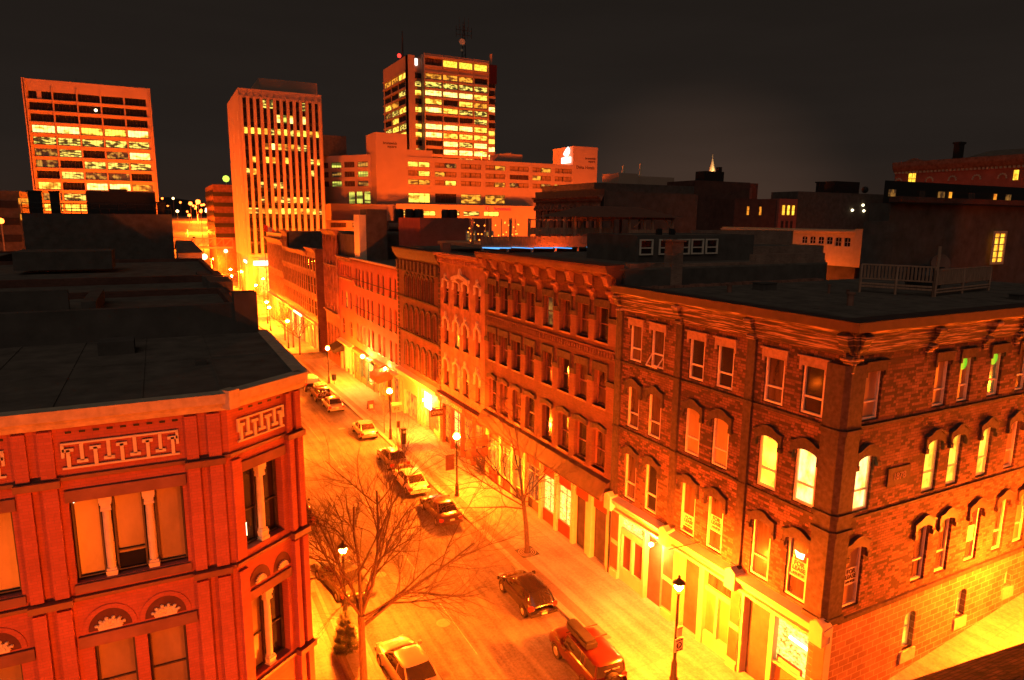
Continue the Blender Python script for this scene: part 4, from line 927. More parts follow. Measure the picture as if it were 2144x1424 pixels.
# ---- dark roofs behind it, along the west side of the street
def block(name, label, x0, x1, y0, y1, z, par=.5, mat='brownbrick', cat='building', win=True, zb=-2.6, east=True):
    B = thing(name, label, cat, ((x0+x1)/2, y0, zb))
    b = MB(); b.box(x0, x1, y0, y1, zb, z-par); b.build('wall', M[mat], B)
    r = MB(); r.box(x0+.3, x1-.3, y0+.3, y1-.3, z-par, z-par+.06); r.build('roof', M['roof'], B)
    if par > .05:
        p = MB(); t = .3
        p.box(x0, x1, y0, y0+t, z-par, z); p.box(x0, x1, y1-t, y1, z-par, z); p.box(x0, x0+t, y0+t, y1-t, z-par, z); p.box(x1-t, x1, y0+t, y1-t, z-par, z); p.build('parapet', M[mat], B)
    if east and win:
        Fe = Fr((x1, 0), (0, 1), (1, 0))
        n = max(2, int((y1-y0)/3))
        for i in range(n):
            c = y0+(y1-y0)*(i+.5)/n
            for lo in (4.6, 8.4, 12.2):
                if lo+2.2 < z-par:
                    w = MB(Fe); w.box(c-.6, c+.6, 0, .05, lo-.15, lo); w.box(c-.6, c+.6, 0, .05, lo+2.1, lo+2.3); w.box(c-.55, c-.47, 0, .04, lo, lo+2.1); w.box(c+.47, c+.55, 0, .04, lo, lo+2.1); w.mi = 1
                    w.poly([(c-.48, .01, lo), (c+.48, .01, lo), (c+.48, .01, lo+2.1), (c-.48, .01, lo+2.1)]); w.build('window', [M['whiteframe'], M['glass']], B)
    return B
W1 = block('flat_roofed_building', 'low dark flat roof with a stone coping just behind the red brick corner building', -13, 2.9, 27.4, 38, 17.3, .35)
c = MB(); c.box(-13, 3.05, 27.0, 27.45, 16.6, 17.75); c.box(2.4, 3.2, 26.9, 27.7, 16.6, 18.15); c.box(-2.8, -2.3, 31, 36, 16.9, 17.6); c.box(-13, -3.4, 33, 33.3, 16.9, 17.9); c.build('party_wall', M['rooftopgrey'], W1)
W2 = block('stepped_roof_building', 'dark roof with a stepped street parapet, second behind the red brick corner building', -14, 3.3, 38, 50, 17.0, .5)
c = MB(); c.box(2.4, 3.55, 40, 43.5, 15, 17.4); c.box(2.4, 3.6, 46.4, 47.4, 15, 17.2); c.build('roof_step', M['rooftopgrey'], W2)
W3 = block('long_roof_building', 'long dark roof in front of the windowless block on the left', -16, 3.6, 50, 70, 17.0, .35)
c = MB(); c.box(2.4, 3.9, 52, 55, 15, 16.9); c.box(-9, -3, 58, 62, 17, 18.3); c.build('roof_hut', M['rooftopgrey'], W3)
W4 = block('windowless_dark_block', 'tall blank dark block with a railing, a cabin and chimneys on its roof', -14.1, 2.0, 100, 122, 21.0, .12, 'rooftopgrey', win=False)
c = MB(); c.box(-7.6, .3, 104, 109, 20.9, 23.9); c.box(-5, -3, 104, 108, 23.9, 24.2); c.build('roof_cabin', M['black'], W4)
for x0, x1, z in ((-13.4, -12.0, 23.5), (-11.2, -10.2, 23.5), (.4, 1.3, 22.4)): c = MB(); c.box(x0, x1, 101, 102.4, 20.9, z); c.box(x0-.1, x1+.1, 100.9, 102.5, z, z+.2); c.build('chimney', M['black'], W4)
c = MB()
for z in (21.6, 22.2): c.tube((-14, 100.2, z), (2, 100.2, z), .05, n=5)
for i in range(17): c.tube((-14+i, 100.2, 20.9), (-14+i, 100.2, 22.2), .05, n=5)
c.build('railing', M['black'], W4)
W5 = block('hipped_roof_house', 'small building with a hipped dark roof, tucked beside the tall blank block', 2.2, 4.9, 92, 101, 16.4, .0, 'concrete', win=False)
h = MB(); h.poly([(2, 91.8, 16.4), (5.1, 91.8, 16.4), (4.0, 96, 17.7), (2.2, 96, 17.7)]); h.poly([(5.1, 91.8, 16.4), (5.1, 101.2, 16.4), (4, 98, 17.7), (4, 96, 17.7)]); h.poly([(2, 101.2, 16.4), (5.1, 101.2, 16.4), (4, 98, 17.7), (2.2, 98, 17.7)]); h.build('hipped_roof', M['roof'], W5)
W6 = block('dim_street_building', 'dark building between the stepped roof and the avenue, low on the left', -16, 3.6, 70.2, 91.5, 15.0, .4)
W7 = block('low_left_roof', 'low dark roof at the left edge of the picture beyond the long dark roofs', -40, -14.6, 74, 100, 16.5, .3, win=False)
# ================================================================ left office tower
k = 1.3; FT = FY(200, k)
B = thing('left_office_tower', 'wide office tower with five window bays and a brick red frame, at far left', 'building', (-15, 260, -2.4))
rowT = [49.36, 46.81, 44.2, 41.65, 38.95, 36.25, 33.65, 31.05, 28.45, 25.85, 23.25, 20.65, 18.05]
xb = [(-24.2, -19.62), (-19.25, -14.65), (-14.3, -9.78), (-9.4, -4.78), (-4.4, .2)]
hs = [(a, b, t-1.72, t, 0) for a, b in xb for t in rowT]
wl = MB(FT); openwall(wl, -25.2, 1.35, 3, 52.0, hs, .5); wl.build('wall', M['panel'], B)
b = MB(Fr((0, 0), (1, 0), (0, 1), k)); b.box(-25.2, 1.35, 200.8, 222, 3, 51.9); b.build('mass', M['panel'], B)
b = MB(FT)
for x in [-25.2, -24.72, .72, 1.1]: b.box(x, x+.22, 0, .5, 3, 52.05)
for a in xb[1:]: b.box(a[0]-.3, a[0]-.07, 0, .25, 3, 50.5)
for t in rowT: b.box(-24.5, .7, 0, .35, t-2.05, t-1.85)
b.build('frame', M['panel'], B)
LM = {3: 'WWYYW', 4: 'XXXXX', 5: 'DXgDW', 6: 'DgXXX', 7: 'gXDDg', 8: 'YgWWO', 9: 'DXYYW', 10: 'YYYYY', 1: 'ggggg', 11: 'ODgYO'}
mm_ = {'W': 'fW', 'Y': 'fY', 'X': 'fX', 'D': 'fD', 'g': 'glass', 'O': 'fO', 'G': 'fG'}
for i, t in enumerate(rowT):
    for j, (a, b) in enumerate(xb): window(B, FT, a, b, t-1.72, t, mm_[LM.get(i, 'ggggg')[j]], 'black', n=-.35, w=.09, rail=0, two=True, mull=5)
g = MB(FT); g.box(-22.5, -21.6, -.3, .05, 47.7, 49.4); g.build('blind', M['panel'], B); g = MB(FT); g.ball(-10.8, -.2, 45.9, .35, 8); g.build('ceiling_lamp', M['tube'], B)
g = MB(Fr((0, 0), (1, 0), (0, 1), k))
for x, h in ((-14, .7), (-13, .4), (-12, .6), (-5, .8), (-4, .3)): g.box(x, x+.7, 204, 206, 51.9, 52+h)
g.tube((-14.5, 203, 52), (-14.5, 203, 53.4), .05, n=5); g.tube((-10.5, 203, 52), (-10.5, 203, 53.6), .05, n=5); g.build('roof_plant', M['black'], B)

# ================================================================ tower with vertical fins
FM = FY(205)
B = thing('finned_office_tower', 'slim office tower with tall white vertical fins and a blank pale flank', 'building', (33.5, 205, -2.4))
b = MB(); b.box(22.6, 44.9, 206.2, 236, 9.2, 55); b.box(22.6, 23.5, 205, 206.2, 9.2, 55); b.box(44.0, 44.9, 205, 206.2, 9.2, 55); b.box(23.5, 44, 205, 206.2, 52.6, 55); b.box(23.5, 44, 205.2, 206.2, 9.2, 10.2); b.build('wall', M['panel'], B)
b = MB(FM)
st = 1.752
for i in range(13): x = 22.72+i*st; b.box(x, x+.8, 0, .7, 9.9, 53.0)
b.build('fin', M['panel'], B)
b = MB(FM); b.box(23.4, 44.1, -.25, -.1, 10.3, 52.5); b.build('glazing', M['glass'], B)
fl = [48.0, 44.3, 40.6, 36.9, 33.4, 29.0, 25.0, 21.5, 15.5]
LMs = ['.........gg.', '............', '............', '............']
lm2 = {50.3: '...XX....X..', 46.6: '.....WGW W..'.replace(' ', 'g'), 43.2: 'YYYOXYYXYYOY', 39.2: '...OWYOOXX..', 35.5: '.Y.YY.Y...XY', 32.2: 'XY........X.', 28.6: '..X.XX......', 24.6: '..X.OXXYYX..', 21.4: 'YXOYOYYYOYYX', 13.5: '.....X......'}
sp = MB(FM)
for z in [12.8+3.72*i for i in range(11)]: sp.box(23.4, 44.1, -.1, -.05, z, z+.9)
sp.build('spandrel', M['black'], B)
for z, row in lm2.items():
    for i, ch in enumerate(row):
        if ch in '.g': continue
        x = 23.52+i*st; g = MB(FM); hh = 1.8 if z < 45 else 2.3
        g.poly([(x+.02, -.04, z), (x+.93, -.04, z), (x+.93, -.04, z+hh*.9), (x+.02, -.04, z+hh*.9)]); g.build('lit_window', M[mm_[ch]], B)
b = MB(); b.box(29.0, 45.1, 211, 230, 55, 59.2); b.build('penthouse', M['concrete'], B)
# flank slots
Fs_ = FX(22.6)
for z in range(12, 50, 5):
    for y in (209, 222): g = MB(Fs_); g.box(y, y+.9, 0, .06, z, z+2.4); g.build('flank_slot', M['trimstone'], B)
b = MB(); 
for x in (22.7, 28.2, 33.7, 39.2, 43.9): b.box(x, x+1.1, 205, 206.1, -2.4, 9.2)
for y in (212, 219, 226, 234): b.box(22.65, 23.7, y, y+1.1, -2.4, 9.2)
b.box(26, 44, 210, 234, -2.4, 9.2); b.build('ground_floor', M['panel'], B)
pane_(B, FM, 26.1, 44, -1.5, 6.0, -4.95, 'litY')
g = MB(FM); g.box(24.0, 28.7, .15, .3, 6.9, 8.2); g.box(28.7, 33, .15, .3, 6.5, 8.0); g.build('lit_canopy', M['white'], B); g = MB(Fs_); g.box(207, 214, .1, .2, 7.4, 8.2); g.build('lit_canopy', M['white'], B)
# flag on its pole in front
Fg = thing('flag_pole', 'flag pole with a limp red and white flag in front of the finned tower', 'flag', (23.5, 176, -2.4))
g = MB(); g.tube((23.5, 176, -2.4), (23.5, 176, 19), .09, .05); g.build('pole', M['tyre'], Fg)
g = MB(); g.poly([(23.5, 176, 18.8), (24.4, 176.3, 18.5), (24.4, 176.3, 16.9), (23.5, 176, 17.2)]); g.mi = 1; g.poly([(24.4, 176.3, 18.5), (25.4, 176, 17.9), (25.4, 176, 16.5), (24.4, 176.3, 16.9)]); g.mi = 0; g.poly([(25.4, 176, 17.9), (26.2, 176.3, 17.2), (26.2, 176.3, 15.8), (25.4, 176, 16.5)])
g.build('flag', [M['tail'], M['signpale']], Fg)

# ================================================================ central tower
FC_ = FY(290)
B = thing('bright_banded_tower', 'tallest tower, its window bands almost all brightly lit, with masts on the roof', 'building', (120, 290, -2.4))
tops_ = [82.4-3.52*i for i in range(11)]
seg = [(108.2, 115.9), (116.3, 123.5), (123.9, 130.8), (131.2, 138.0)]
hs = [(a, b, t-2.2, t, 0) for a, b in seg for t in tops_]+[(a, b, 84.8, 88.5, 0) for a, b in seg]
wl = MB(FC_); openwall(wl, 107.5, 138.4, -2, 90.3, hs, .8); wl.build('wall', M['concrete'], B)
b = MB(); b.box(107.5, 138.4, 291.6, 326, -2, 90.0); b.box(100.8, 107.5, 293, 326, -2, 88.6); b.build('mass', M['concrete'], B)
cl_ = MB(); cl_.box(100.4, 103.4, 289.6, 293, -2, 88.8); cl_.build('corner_shaft', M['concrete'], B)
rw = MB(); rw.box(138.4, 142.6, 289.9, 320, 80.8, 88.9); rw.build('red_penthouse', P['red'], B)  # penthouse block in plain red paint
rs = MB(); rs.box(138.4, 142.2, 290.6, 320, -2, 80.8); rs.build('side_mass', M['concrete'], B)
L3 = ['OOOg', 'XXXX', 'WWWY', 'YgYO', 'WYXX', 'gggX', 'WWWY', 'WYYY', 'gWXW', 'gWWW', 'ggXg']
for a, (x0, x1) in enumerate(seg): window(B, FC_, x0, x1, 84.8, 88.5, 'dimroom' if a == 0 else 'litY', 'black', n=-.5, w=.2, rail=0, two=True)
for i, t in enumerate(tops_):
    for j, (x0, x1) in enumerate(seg): window(B, FC_, x0, x1, t-2.2, t, mm_[L3[i][j]], 'black', n=-.5, w=.1, rail=0, two=True, mull=5)
    for x0, x1 in ((138.8, 142.0),): window(B, FC_, x0, x1, t-2.2-1.2, t-1.2, mm_['gggWggYYWWW'[i]], 'black', n=-.45, w=.1, rail=0, two=True, mull=1)
    g = window(B, FC_, 103.5, 107.3, t-2.2, t, mm_['gXYgYgYYgXg'[i]], 'black', n=-2.8, w=.1, rail=0, two=True, mull=1)
FW = Fr((100.4, 0), (0, 1), (-1, 0))
hs = [(293.5+i*10.3, 303+i*10.3, t-2.4, t, 0) for i in range(3) for t in tops_]
wl = MB(FW); openwall(wl, 290, 325, -2, 88.8, hs, .5); wl.build('wall', M['concrete'], B)
L4 = ['YOO', 'ggg', 'Xgg', 'gOY', 'YXD', 'gYg', 'XYX', 'YXg', 'YXg', 'gYg', 'XYg']
for i, t in enumerate(tops_):
    for j in range(3): window(B, FW, 293.5+j*10.3, 303+j*10.3, t-2.4, t, mm_[L4[i][j]], 'black', n=-.3, w=.1, rail=0, two=True, mull=5)
bn = MB(FC_)
for t in tops_+[84.7, 88.6]: bn.box(107.5, 138.4, 0, .5, t+.05, t+.85)
bn.F = FW
for t in tops_: bn.box(293, 325, 0, .4, t+.05, t+.85)
bn.F = FC_
for x in (107.5, 116.0, 123.6, 130.9, 138.1): bn.box(x, x+.3, 0, .7, 45, 90.2)
bn.build('band', M['concrete'], B)
g = MB(FC_); g.box(103.8, 105.6, -2.5, -2.4, 85.4, 88.2); g.build('white_lit_window', M['white'], B)
g = MB(); g.ball(93.5+6.5, 300, 90.2, .9, 8); g.build('red_beacon', M['redlamp'], B)
m_ = MB(); m_.tube((100.9, 298, 88.5), (100.9, 298, 100), .45, .2, 6); m_.build('mast', M['black'], B)
m_ = MB()
for dx in (-1.0, 1.0): m_.tube((130.7+dx, 300, 90), (130.7+dx*.3, 300, 108), .25, .15, 5)
for i in range(9): m_.tube((129.8+i*.06, 300, 91+i*1.8), (131.6-i*.06, 300, 92.6+i*1.8), .15, .12, 4)
for z in (102.5, 104.5): m_.tube((127, 300, z), (134.5, 300, z), .12, n=4); [m_.tube((127+q*1.9, 300, z-1.2), (127+q*1.9, 300, z+1.6), .12, n=4) for q in range(5)]
for x in (128.5, 131, 133): m_.tube((x, 300, 105), (x, 300, 110), .08, n=4)
m_.build('lattice_mast', M['black'], B)
d = MB(); d.tube((129.4, 299, 99), (129.2, 298.3, 99), 1.1, 1.4, 14); d.tube((129.2, 299, 95.6), (129.1, 298.6, 95.6), .55, .6, 10); d.build('dish_aerial', M['signpale'], B)
g = MB(); g.box(140.2, 141.2, 292, 293, 88.9, 94); g.build('roof_post', M['concrete'], B)

# ================================================================ hotel
FH = FY(240)
B = thing('hotel_building', 'long pale hotel whose blank end tower carries a white glowing sign', 'building', (110, 240, -2.4))
cols = [(82.5, 90.9), (92.9, 101.4), (103.3, 111.6), (113.5, 121.9), (123.9, 132.3), (134.1, 142.5), (144.4, 152.4)]
rH = [(38.95, 40.7), (35.75, 37.55), (32.65, 34.4)]; rL = (26.15, 29.6)
hs = [(a, b, lo, hi, 0) for a, b in cols for lo, hi in rH]+[(a, b, *rL, 0) for a, b in cols[:4]]
wl = MB(FH); openwall(wl, 82.3, 152.8, 25.6, 42.4, hs, .5); wl.build('wall', M['panel'], B)
b = MB(); b.box(82.3, 152.8, 241, 262, -2, 42.3); b.box(82.3, 92.1, 240.3, 252, 42.3, 44.9); b.box(82.35, 152.75, 240.5, 241, 42.0, 42.38); b.box(70.75, 82.3, 240, 252, -2, 50.1); b.box(152.8, 164.7, 239.9, 256, -2, 49.9); b.build('tower_block', M['panel'], B)
H1 = ['YgDYgYg', 'YYggggYg', 'YYggYYg']; H1 = [['fY', 'fD', 'blind', 'fO', 'blind', 'fO', 'blind'], ['fY', 'fO', 'blind', 'blind', 'dimroom', 'fO', 'blind'], ['fO', 'fY', 'blind', 'fO', 'fD', 'fD', 'fY']]
for i, (lo, hi) in enumerate(rH):
    for j, (a, b) in enumerate(cols):
        m = (a+b)/2
        window(B, FH, a, m-.3, lo, hi, H1[i][j] if (i+j) % 2 == 0 or H1[i][j][0] != 'f' else 'blind', 'darkframe', n=-.25, w=.12, rail=.3, two=True, mull=1)
        window(B, FH, m-.1, b, lo, hi, H1[i][j] if (i+j) % 2 or j == 0 else 'blind', 'darkframe', n=-.25, w=.12, rail=.3, two=True, mull=1)
for (a, b), m in zip(cols[:4], ('fY', 'dimroom', 'fO', 'fO')): window(B, FH, a, b, *rL, m, 'darkframe', n=-.25, w=.14, rail=.75, two=True, mull=3)
FP_ = FY(233)
pc = [(76.5, 80.6), (84.2, 91.4), (93.9, 100.8), (102.2, 108.8), (110.5, 117)]
wl = MB(FP_); openwall(wl, 75.5, 134.5, -2, 25.5, [(a-1.0, b-1.0, 21.4, 23.3, 0) for a, b in pc], .4); wl.build('podium_wall', M['panel'], B)
b = MB(); b.box(75.5, 134.5, 234, 240.5, -2, 25.3); b.box(75.52, 134.48, 233.3, 234, 24.9, 25.45); b.box(53.5, 75.5, 236, 262, -2, 25.2); b.build('podium', M['panel'], B)
for (a, b), m in zip(pc, ('fX', 'fY', 'fX', 'fX', 'fY')): window(B, FP_, a-1, b-1, 21.4, 23.3, m, 'darkframe', n=-.25, w=.2, rail=0, two=True, mull=2)
# left wing, set at an angle
Pw, Qw = Vector((70.7, 246)), Vector((55.0, 268)); Uw = (Qw-Pw).normalized(); Fw = Fr(Pw, (Uw.x, Uw.y), (-abs(Uw.y), -abs(Uw.x)))
L = (Qw-Pw).length
hs = [(1.5+i*6.2, 6.3+i*6.2, lo, hi, 0) for i in range(4) for lo, hi in ((38.6, 40.6), (35.2, 37.2), (31.8, 33.8))]+[(.8+i*3.6, 3.6+i*3.6, 25.6, 30, 0) for i in range(3)]
wl = MB(Fw); openwall(wl, 0, L, 20, 43, hs, .4); wl.build('wing_wall', M['panel'], B)
b = MB(); b.prism([(70.7, 246.6), (72, 262), (58, 282), (54.6, 269.2)], -2, 42.8); b.build('wing_mass', M['panel'], B)
for i in range(4):
    for j, (lo, hi) in enumerate(((38.6, 40.6), (35.2, 37.2), (31.8, 33.8))): window(B, Fw, 1.5+i*6.2, 6.3+i*6.2, lo, hi, ('fD', 'dimroom', 'fG', 'dimroom')[(i+j*2) % 4], 'darkframe', n=-.25, w=.16, rail=0, two=True, mull=3)
for i in range(3): window(B, Fw, .8+i*3.6, 3.6+i*3.6, 25.6, 30, 'fG', 'whiteframe', n=-.2, w=.12, rail=0, two=True, mull=3)
b = MB(); b.box(56, 66, 262, 272, 43, 50.5); b.build('roof_plant', M['rooftopgrey'], B)
b = MB(); b.box(121, 131, 243, 252, 42.3, 45.6); b.poly([(118, 242.9, 42.4), (121, 242.9, 45.4), (126, 242.9, 46.1), (126, 242.9, 42.4)]); b.build('roof_plant', M['concrete'], B)
text('Delta Hotels', 1.75, FH, 158.9, .12, 41.6, M['letter'], B, 'lettering', 1, .03); text('brunswick', 1.25, FH, 161.2, .12, 45.3, M['letter'], B, 'lettering', 1, .03); text('square', 1.25, FH, 161.9, .12, 44.2, M['letter'], B, 'lettering', 1, .03)
text('brunswick', 1.25, FH, 76, .02, 46.6, M['letter'], B, 'lettering', 1, .03); text('square', 1.25, FH, 76.7, .02, 45.5, M['letter'], B, 'lettering', 1, .03)
# glowing leaf sign on the flank of the end tower
FB = FX(152.75)
s = MB(FB); s.extr([(244.6, 45.9), (243.4, 46.2), (242.2, 47.4), (242.0, 48.6), (243.0, 50.4-.6), (244.6, 48.9), (246.0, 47.6), (246.3, 46.9), (245.9, 46.7)], .3, .7); s.box(241.0, 247.6, .3, .8, 43.4, 45.7); s.build('glowing_sign', M['white'], B)
text('DELTA', 1.5, FB, 244.3, .8, 44.5, M['signpale'], B, 'lettering', -1)
# bank sign
s = MB(FP_); s.F = FP_; s.tube((110.9, .05, 24.35), (110.9, .3, 24.35), .75, n=14); o = s.build('bank_emblem', M['redletter'], B); text('S', 1.3, FP_, 110.9, .32, 24.35, M['signpale'], B, 'lettering', 1, .03)
text('Scotiabank', 1.75, FP_, 117.3, .12, 24.25, M['redletter'], B, 'lettering', 1, .03, sx=.95)
# dark neighbour between the finned tower and the hotel
b = block('lit_edge_building', 'narrow strip of building with small lit windows just right of the finned tower', 51, 55, 255, 270, 44, .3, 'concrete', win=False)
for z, m in ((36, 'fG'), (33, 'fD'), (29, 'fG')): window(b, FY(255), 51.3, 54, z, z+2, m, 'darkframe', n=.1, w=.2, rail=0, two=True, mull=1)
b = block('shopping_podium', 'low pale podium with a strip of lit windows below the hotel at left', 47, 75, 222, 232, 19.6, .2, 'panel', win=False)
for x, m in ((50, 'dimroom'), (57, 'fD'), (63, 'fY')): window(b, FY(222), x, x+5, 17.4, 18.9, m, 'darkframe', n=.08, w=.12, rail=0, two=True, mull=2)
# ================================================================ rooftops on the right
# parapet party wall between the corner building and its neighbour
B = thing('rooftop_party_wall', 'patchy brick wall on the roofs with a stub chimney and stone flashing', 'wall', (32, 30.9, 17.1))
w = MB(); w.box(23.3, 26.2, 30.45, 30.85, 17.1, 18.55); w.box(27.0, 39.5, 30.45, 30.9, 17.1, 18.45); w.box(33, 39.4, 30.45, 30.95, 18.45, 18.9); w.build('wall', M['palebrick'], B)
c = MB(); c.box(26.2, 27.0, 30.3, 31.0, 17.1, 19.75); c.box(26.1, 27.1, 30.2, 31.1, 19.75, 19.85); c.build('chimney', M['palebrick'], B)
fl = MB(); x = 23.4; random.seed(3)
while x < 39: l = random.uniform(.3, .75); fl.box(x, x+l-.06, 30.1, 30.4, 17.1, 17.22+random.random()*.06); x += l
fl.build('stone_flashing', M['buffwall'], B)
b = MB(); b.box(22.2, 23.3, 30.5, 33, 18.0, 18.3); b.build('coping', M['buffwall'], B)
b = MB(); b.box(22.9, 23.29, 30.86, 31.8, 17.1, 18.0); b.build('recess', M['black'], B)
simple2 = [('low_flat_annex', 'low dark flat roofed annex right of the attic with pale window frames', 37.1, 48.9, 38, 44, 19.0), ('raised_dark_annex', 'taller dark annex standing behind the low flat annex', 41.7, 52.4, 44.1, 46, 20.1)]
for nm_, lb_, a1, a2, b1, b2, c1 in simple2: block(nm_, lb_, a1, a2, b1, b2, c1, .15, 'palebrick', win=False, zb=10)
A = block('attic_with_windows', 'dark attic room with a row of pale framed windows behind the rooftop brick wall', 26.8, 37, 34.4, 40, 20.0, .1, 'rooftopgrey', win=False, zb=17.5)
for a in (26.95, 28.5, 30.0, 31.2, 32.45): g = window(A, FY(34.4), a, a+1.05, 18.75, 19.75, 'glass', 'whiteframe', n=.12, w=.09, rail=.45)
h = MB(); h.box(29.0, 29.3, 35, 35.3, 20, 20.4); h.box(30.1, 30.4, 35, 35.3, 20, 20.4); h.build('vent_pipe', M['black'], A)
# timber deck with blue rope lights
B = thing('timber_roof_deck', 'timber roof terrace with plank fences and a line of blue rope lights under it', 'terrace', (31, 52, 17.6))
fz = 18.75
g = MB(); g.box(24.2, 39.2, 52, 62, fz-.3, fz); g.build('floor', M['wood'], B)
def planks(x0, x1, y, z0, z1, name='plank_fence'):
    p = MB(); x = x0
    while x < x1-.05: p.box(x, x+.13, y-.03, y, z0, z1); x += .15
    p.box(x0, x1, y, y+.06, z1-.12, z1); p.box(x0, x1, y, y+.06, z0+.1, z0+.2); p.build(name, M['wood'], B)
planks(24.2, 39.2, 52, 18.72, 19.42); planks(29.8, 39.0, 54, 19.55, 20.15)
p = MB()
for x in (24.3, 26, 28, 29.9, 31.8, 33.6, 35.5, 37.3, 39.0): p.box(x-.1, x+.1, 53.9, 54.1, fz, 20.95)
p.box(29.9, 39.0, 53.95, 54.05, 20.8, 20.9)
for x in (24.4, 26.8, 29.2, 31.6, 34, 36.4, 38.9): p.box(x-.09, x+.09, 52.1, 52.3, 17.5, fz-.3)
p.build('post', M['wood'], B)
bl = MB(); segs = [(24.3, 25.9), (24.4, 27.0), (27.1, 29.2), (29.3, 31.2), (31.3, 33.2), (34.8, 36.4), (36.5, 37.6), (37.7, 38.9)]
for i, (a, b) in enumerate(segs): bl.tube((a, 51.96, 18.5-.06*(i > 2)), (b, 51.96, 18.42+(.02 if i % 2 else -.03)-.04*(i > 2)), .04, n=5)
RL = thing('rope_light', 'blue rope light strung below the timber roof deck', 'light', (31, 51.96, 18.4)); bl.build('light_tube', M['blue'], RL)
G = thing('roof_gazebo', 'dark hipped gazebo roof on timber posts with slanted braces, on the roof deck', 'gazebo', (40, 56, 18.7))
g = MB(); 
g.poly([(33.5, 52.5, 21.15), (46.5, 52.5, 21.15), (43, 55.5, 22.2), (37, 55.5, 22.2)]); g.poly([(33.5, 59, 21.15), (46.5, 59, 21.15), (43, 56, 22.2), (37, 56, 22.2)]); g.poly([(37, 55.5, 22.2), (43, 55.5, 22.2), (43, 56, 22.2), (37, 56, 22.2)])
g.poly([(33.5, 52.5, 21.15), (37, 55.5, 22.2), (37, 56, 22.2), (33.5, 59, 21.15)]); g.poly([(46.5, 52.5, 21.15), (43, 55.5, 22.2), (43, 56, 22.2), (46.5, 59, 21.15)]); g.build('roof', M['maroon'], G)
g = MB()
for x in (34.2, 37, 40.4, 42.2, 43.2, 45.7): g.box(x-.1, x+.1, 53, 53.2, 18.7, 21.15); g.box(x-.1, x+.1, 58.2, 58.4, 18.7, 21.15)
g.tube((41.0, 53.1, 20.2), (42.1, 53.1, 21.1), .08, n=5); g.tube((45.6, 53.1, 20.1), (44.6, 53.1, 21.1), .08, n=5); g.box(34, 46, 53.2, 53.3, 20.95, 21.15); g.build('post', M['wood'], G)
p = MB(); x = 40.3
while x < 45.7: p.box(x, x+.16, 52.95, 53, 18.95, 20.0); x += .18
p.build('plank_fence', M['wood'], G)
b = MB(); b.box(24.2, 47, 51.9, 70, 17.0, 17.9); tag(b.build('dark_roof_slab', M['roof']), 'wide flat dark roof below the timber deck', 'roof')
S = MB(); random.seed(5)
for i in range(46):
    x = random.uniform(24.6, 29.6); z = 18.9+1.7*random.random()*(1 if i % 3 else .4); S.ball(x, 55+random.random(), z, .07, 6)
tag(S.build('string_lights', M['fairy']), 'orange string bulbs hung on shrubs at the left end of the roof deck', 'light')
S = MB()
for x in (24.8, 26.3, 27.9, 29.3): S.tube((x, 55.6, 18.7), (x, 55.6, 20.9), .05, n=5)
tag(S.build('light_stands', M['wood']), 'thin posts carrying the orange string bulbs', 'post')
t = thing('added_floodlight', 'small floodlight added on the dark roof to light the plank fence', 'lamp', (31, 49.6, 17.9))  # lamp added only to brighten the deck's plank fence
g = MB(); g.box(30.8, 31.2, 49.5, 49.7, 17.9, 18.1); g.build('housing', M['black'], t); g = MB(); g.poly([(30.82, 49.72, 17.93), (31.18, 49.72, 17.93), (31.18, 49.70, 18.09), (30.82, 49.70, 18.09)]); g.build('lens', emit('flood_lens', SOD, 900), t)
# masses behind
def simple(name, label, x0, x1, y0, y1, z0, z1, mat, cat='building'):
    o = block(name, label, x0, x1, y0, y1, z1, .3, mat, cat, win=False, zb=z0); return o
Q_ = simple('brick_rear_building', 'low red brick building with one arched pale window above the ornate stucco house', 27.5, 36.6, 76, 84, -2, 20.9, 'redbrick')
for a in (33.3, 35.7): window(Q_, FY(76), a, a+1.3, 17.7, 19.4, 'litD', 'whiteframe', n=.1, w=.16, rail=.5, two=True, mull=1)
simple('dark_rear_roof', 'long dark roof stepping up behind the plain brick building', 23, 38, 89, 96.5, 10, 18.6, 'rooftopgrey')
H_ = simple('stair_tower', 'upright dark stair tower with one pale side, in front of the hotel', 23.9, 26.6, 86, 89, 12, 21.9, 'rooftopgrey'); g = MB(); g.box(23.0, 23.88, 86.2, 88.8, 12, 21.2); g.build('pale_side', M['signpale'], H_)
C4 = simple('roof_with_condensers', 'dark roof edge carrying a row of round cooling units', 30, 47, 100, 112, -2, 20.3, 'brownbrick'); 
for i, (x, r) in enumerate(((33.2, .75), (34.9, .7), (36.4, .8), (40.8, .6), (42.1, .75))):
    g = MB(); g.lathe(x, 101.2, [(.001, 20.3), (r, 20.3), (r, 21.9), (r*.8, 22.2), (.001, 22.2)], 12); o = g.build('cooling_unit', M['black']); tag(o, ('fat dark cooling unit at the left end of the rooftop row', 'second dark cooling unit of the rooftop row', 'widest dark cooling unit in the middle of the rooftop row', 'small dark cooling unit, left of the right-hand pair', 'dark cooling unit at the right end of the rooftop row')[i], 'cooling unit', 'cooling units on the dark roof')
g = MB(); g.tube((31, 99.6, 19.6), (46, 99.6, 19.4), .5, n=10); tag(g.build('roof_duct', M['tanwall']), 'long reddish duct along the dark roof edge under the cooling units', 'duct')
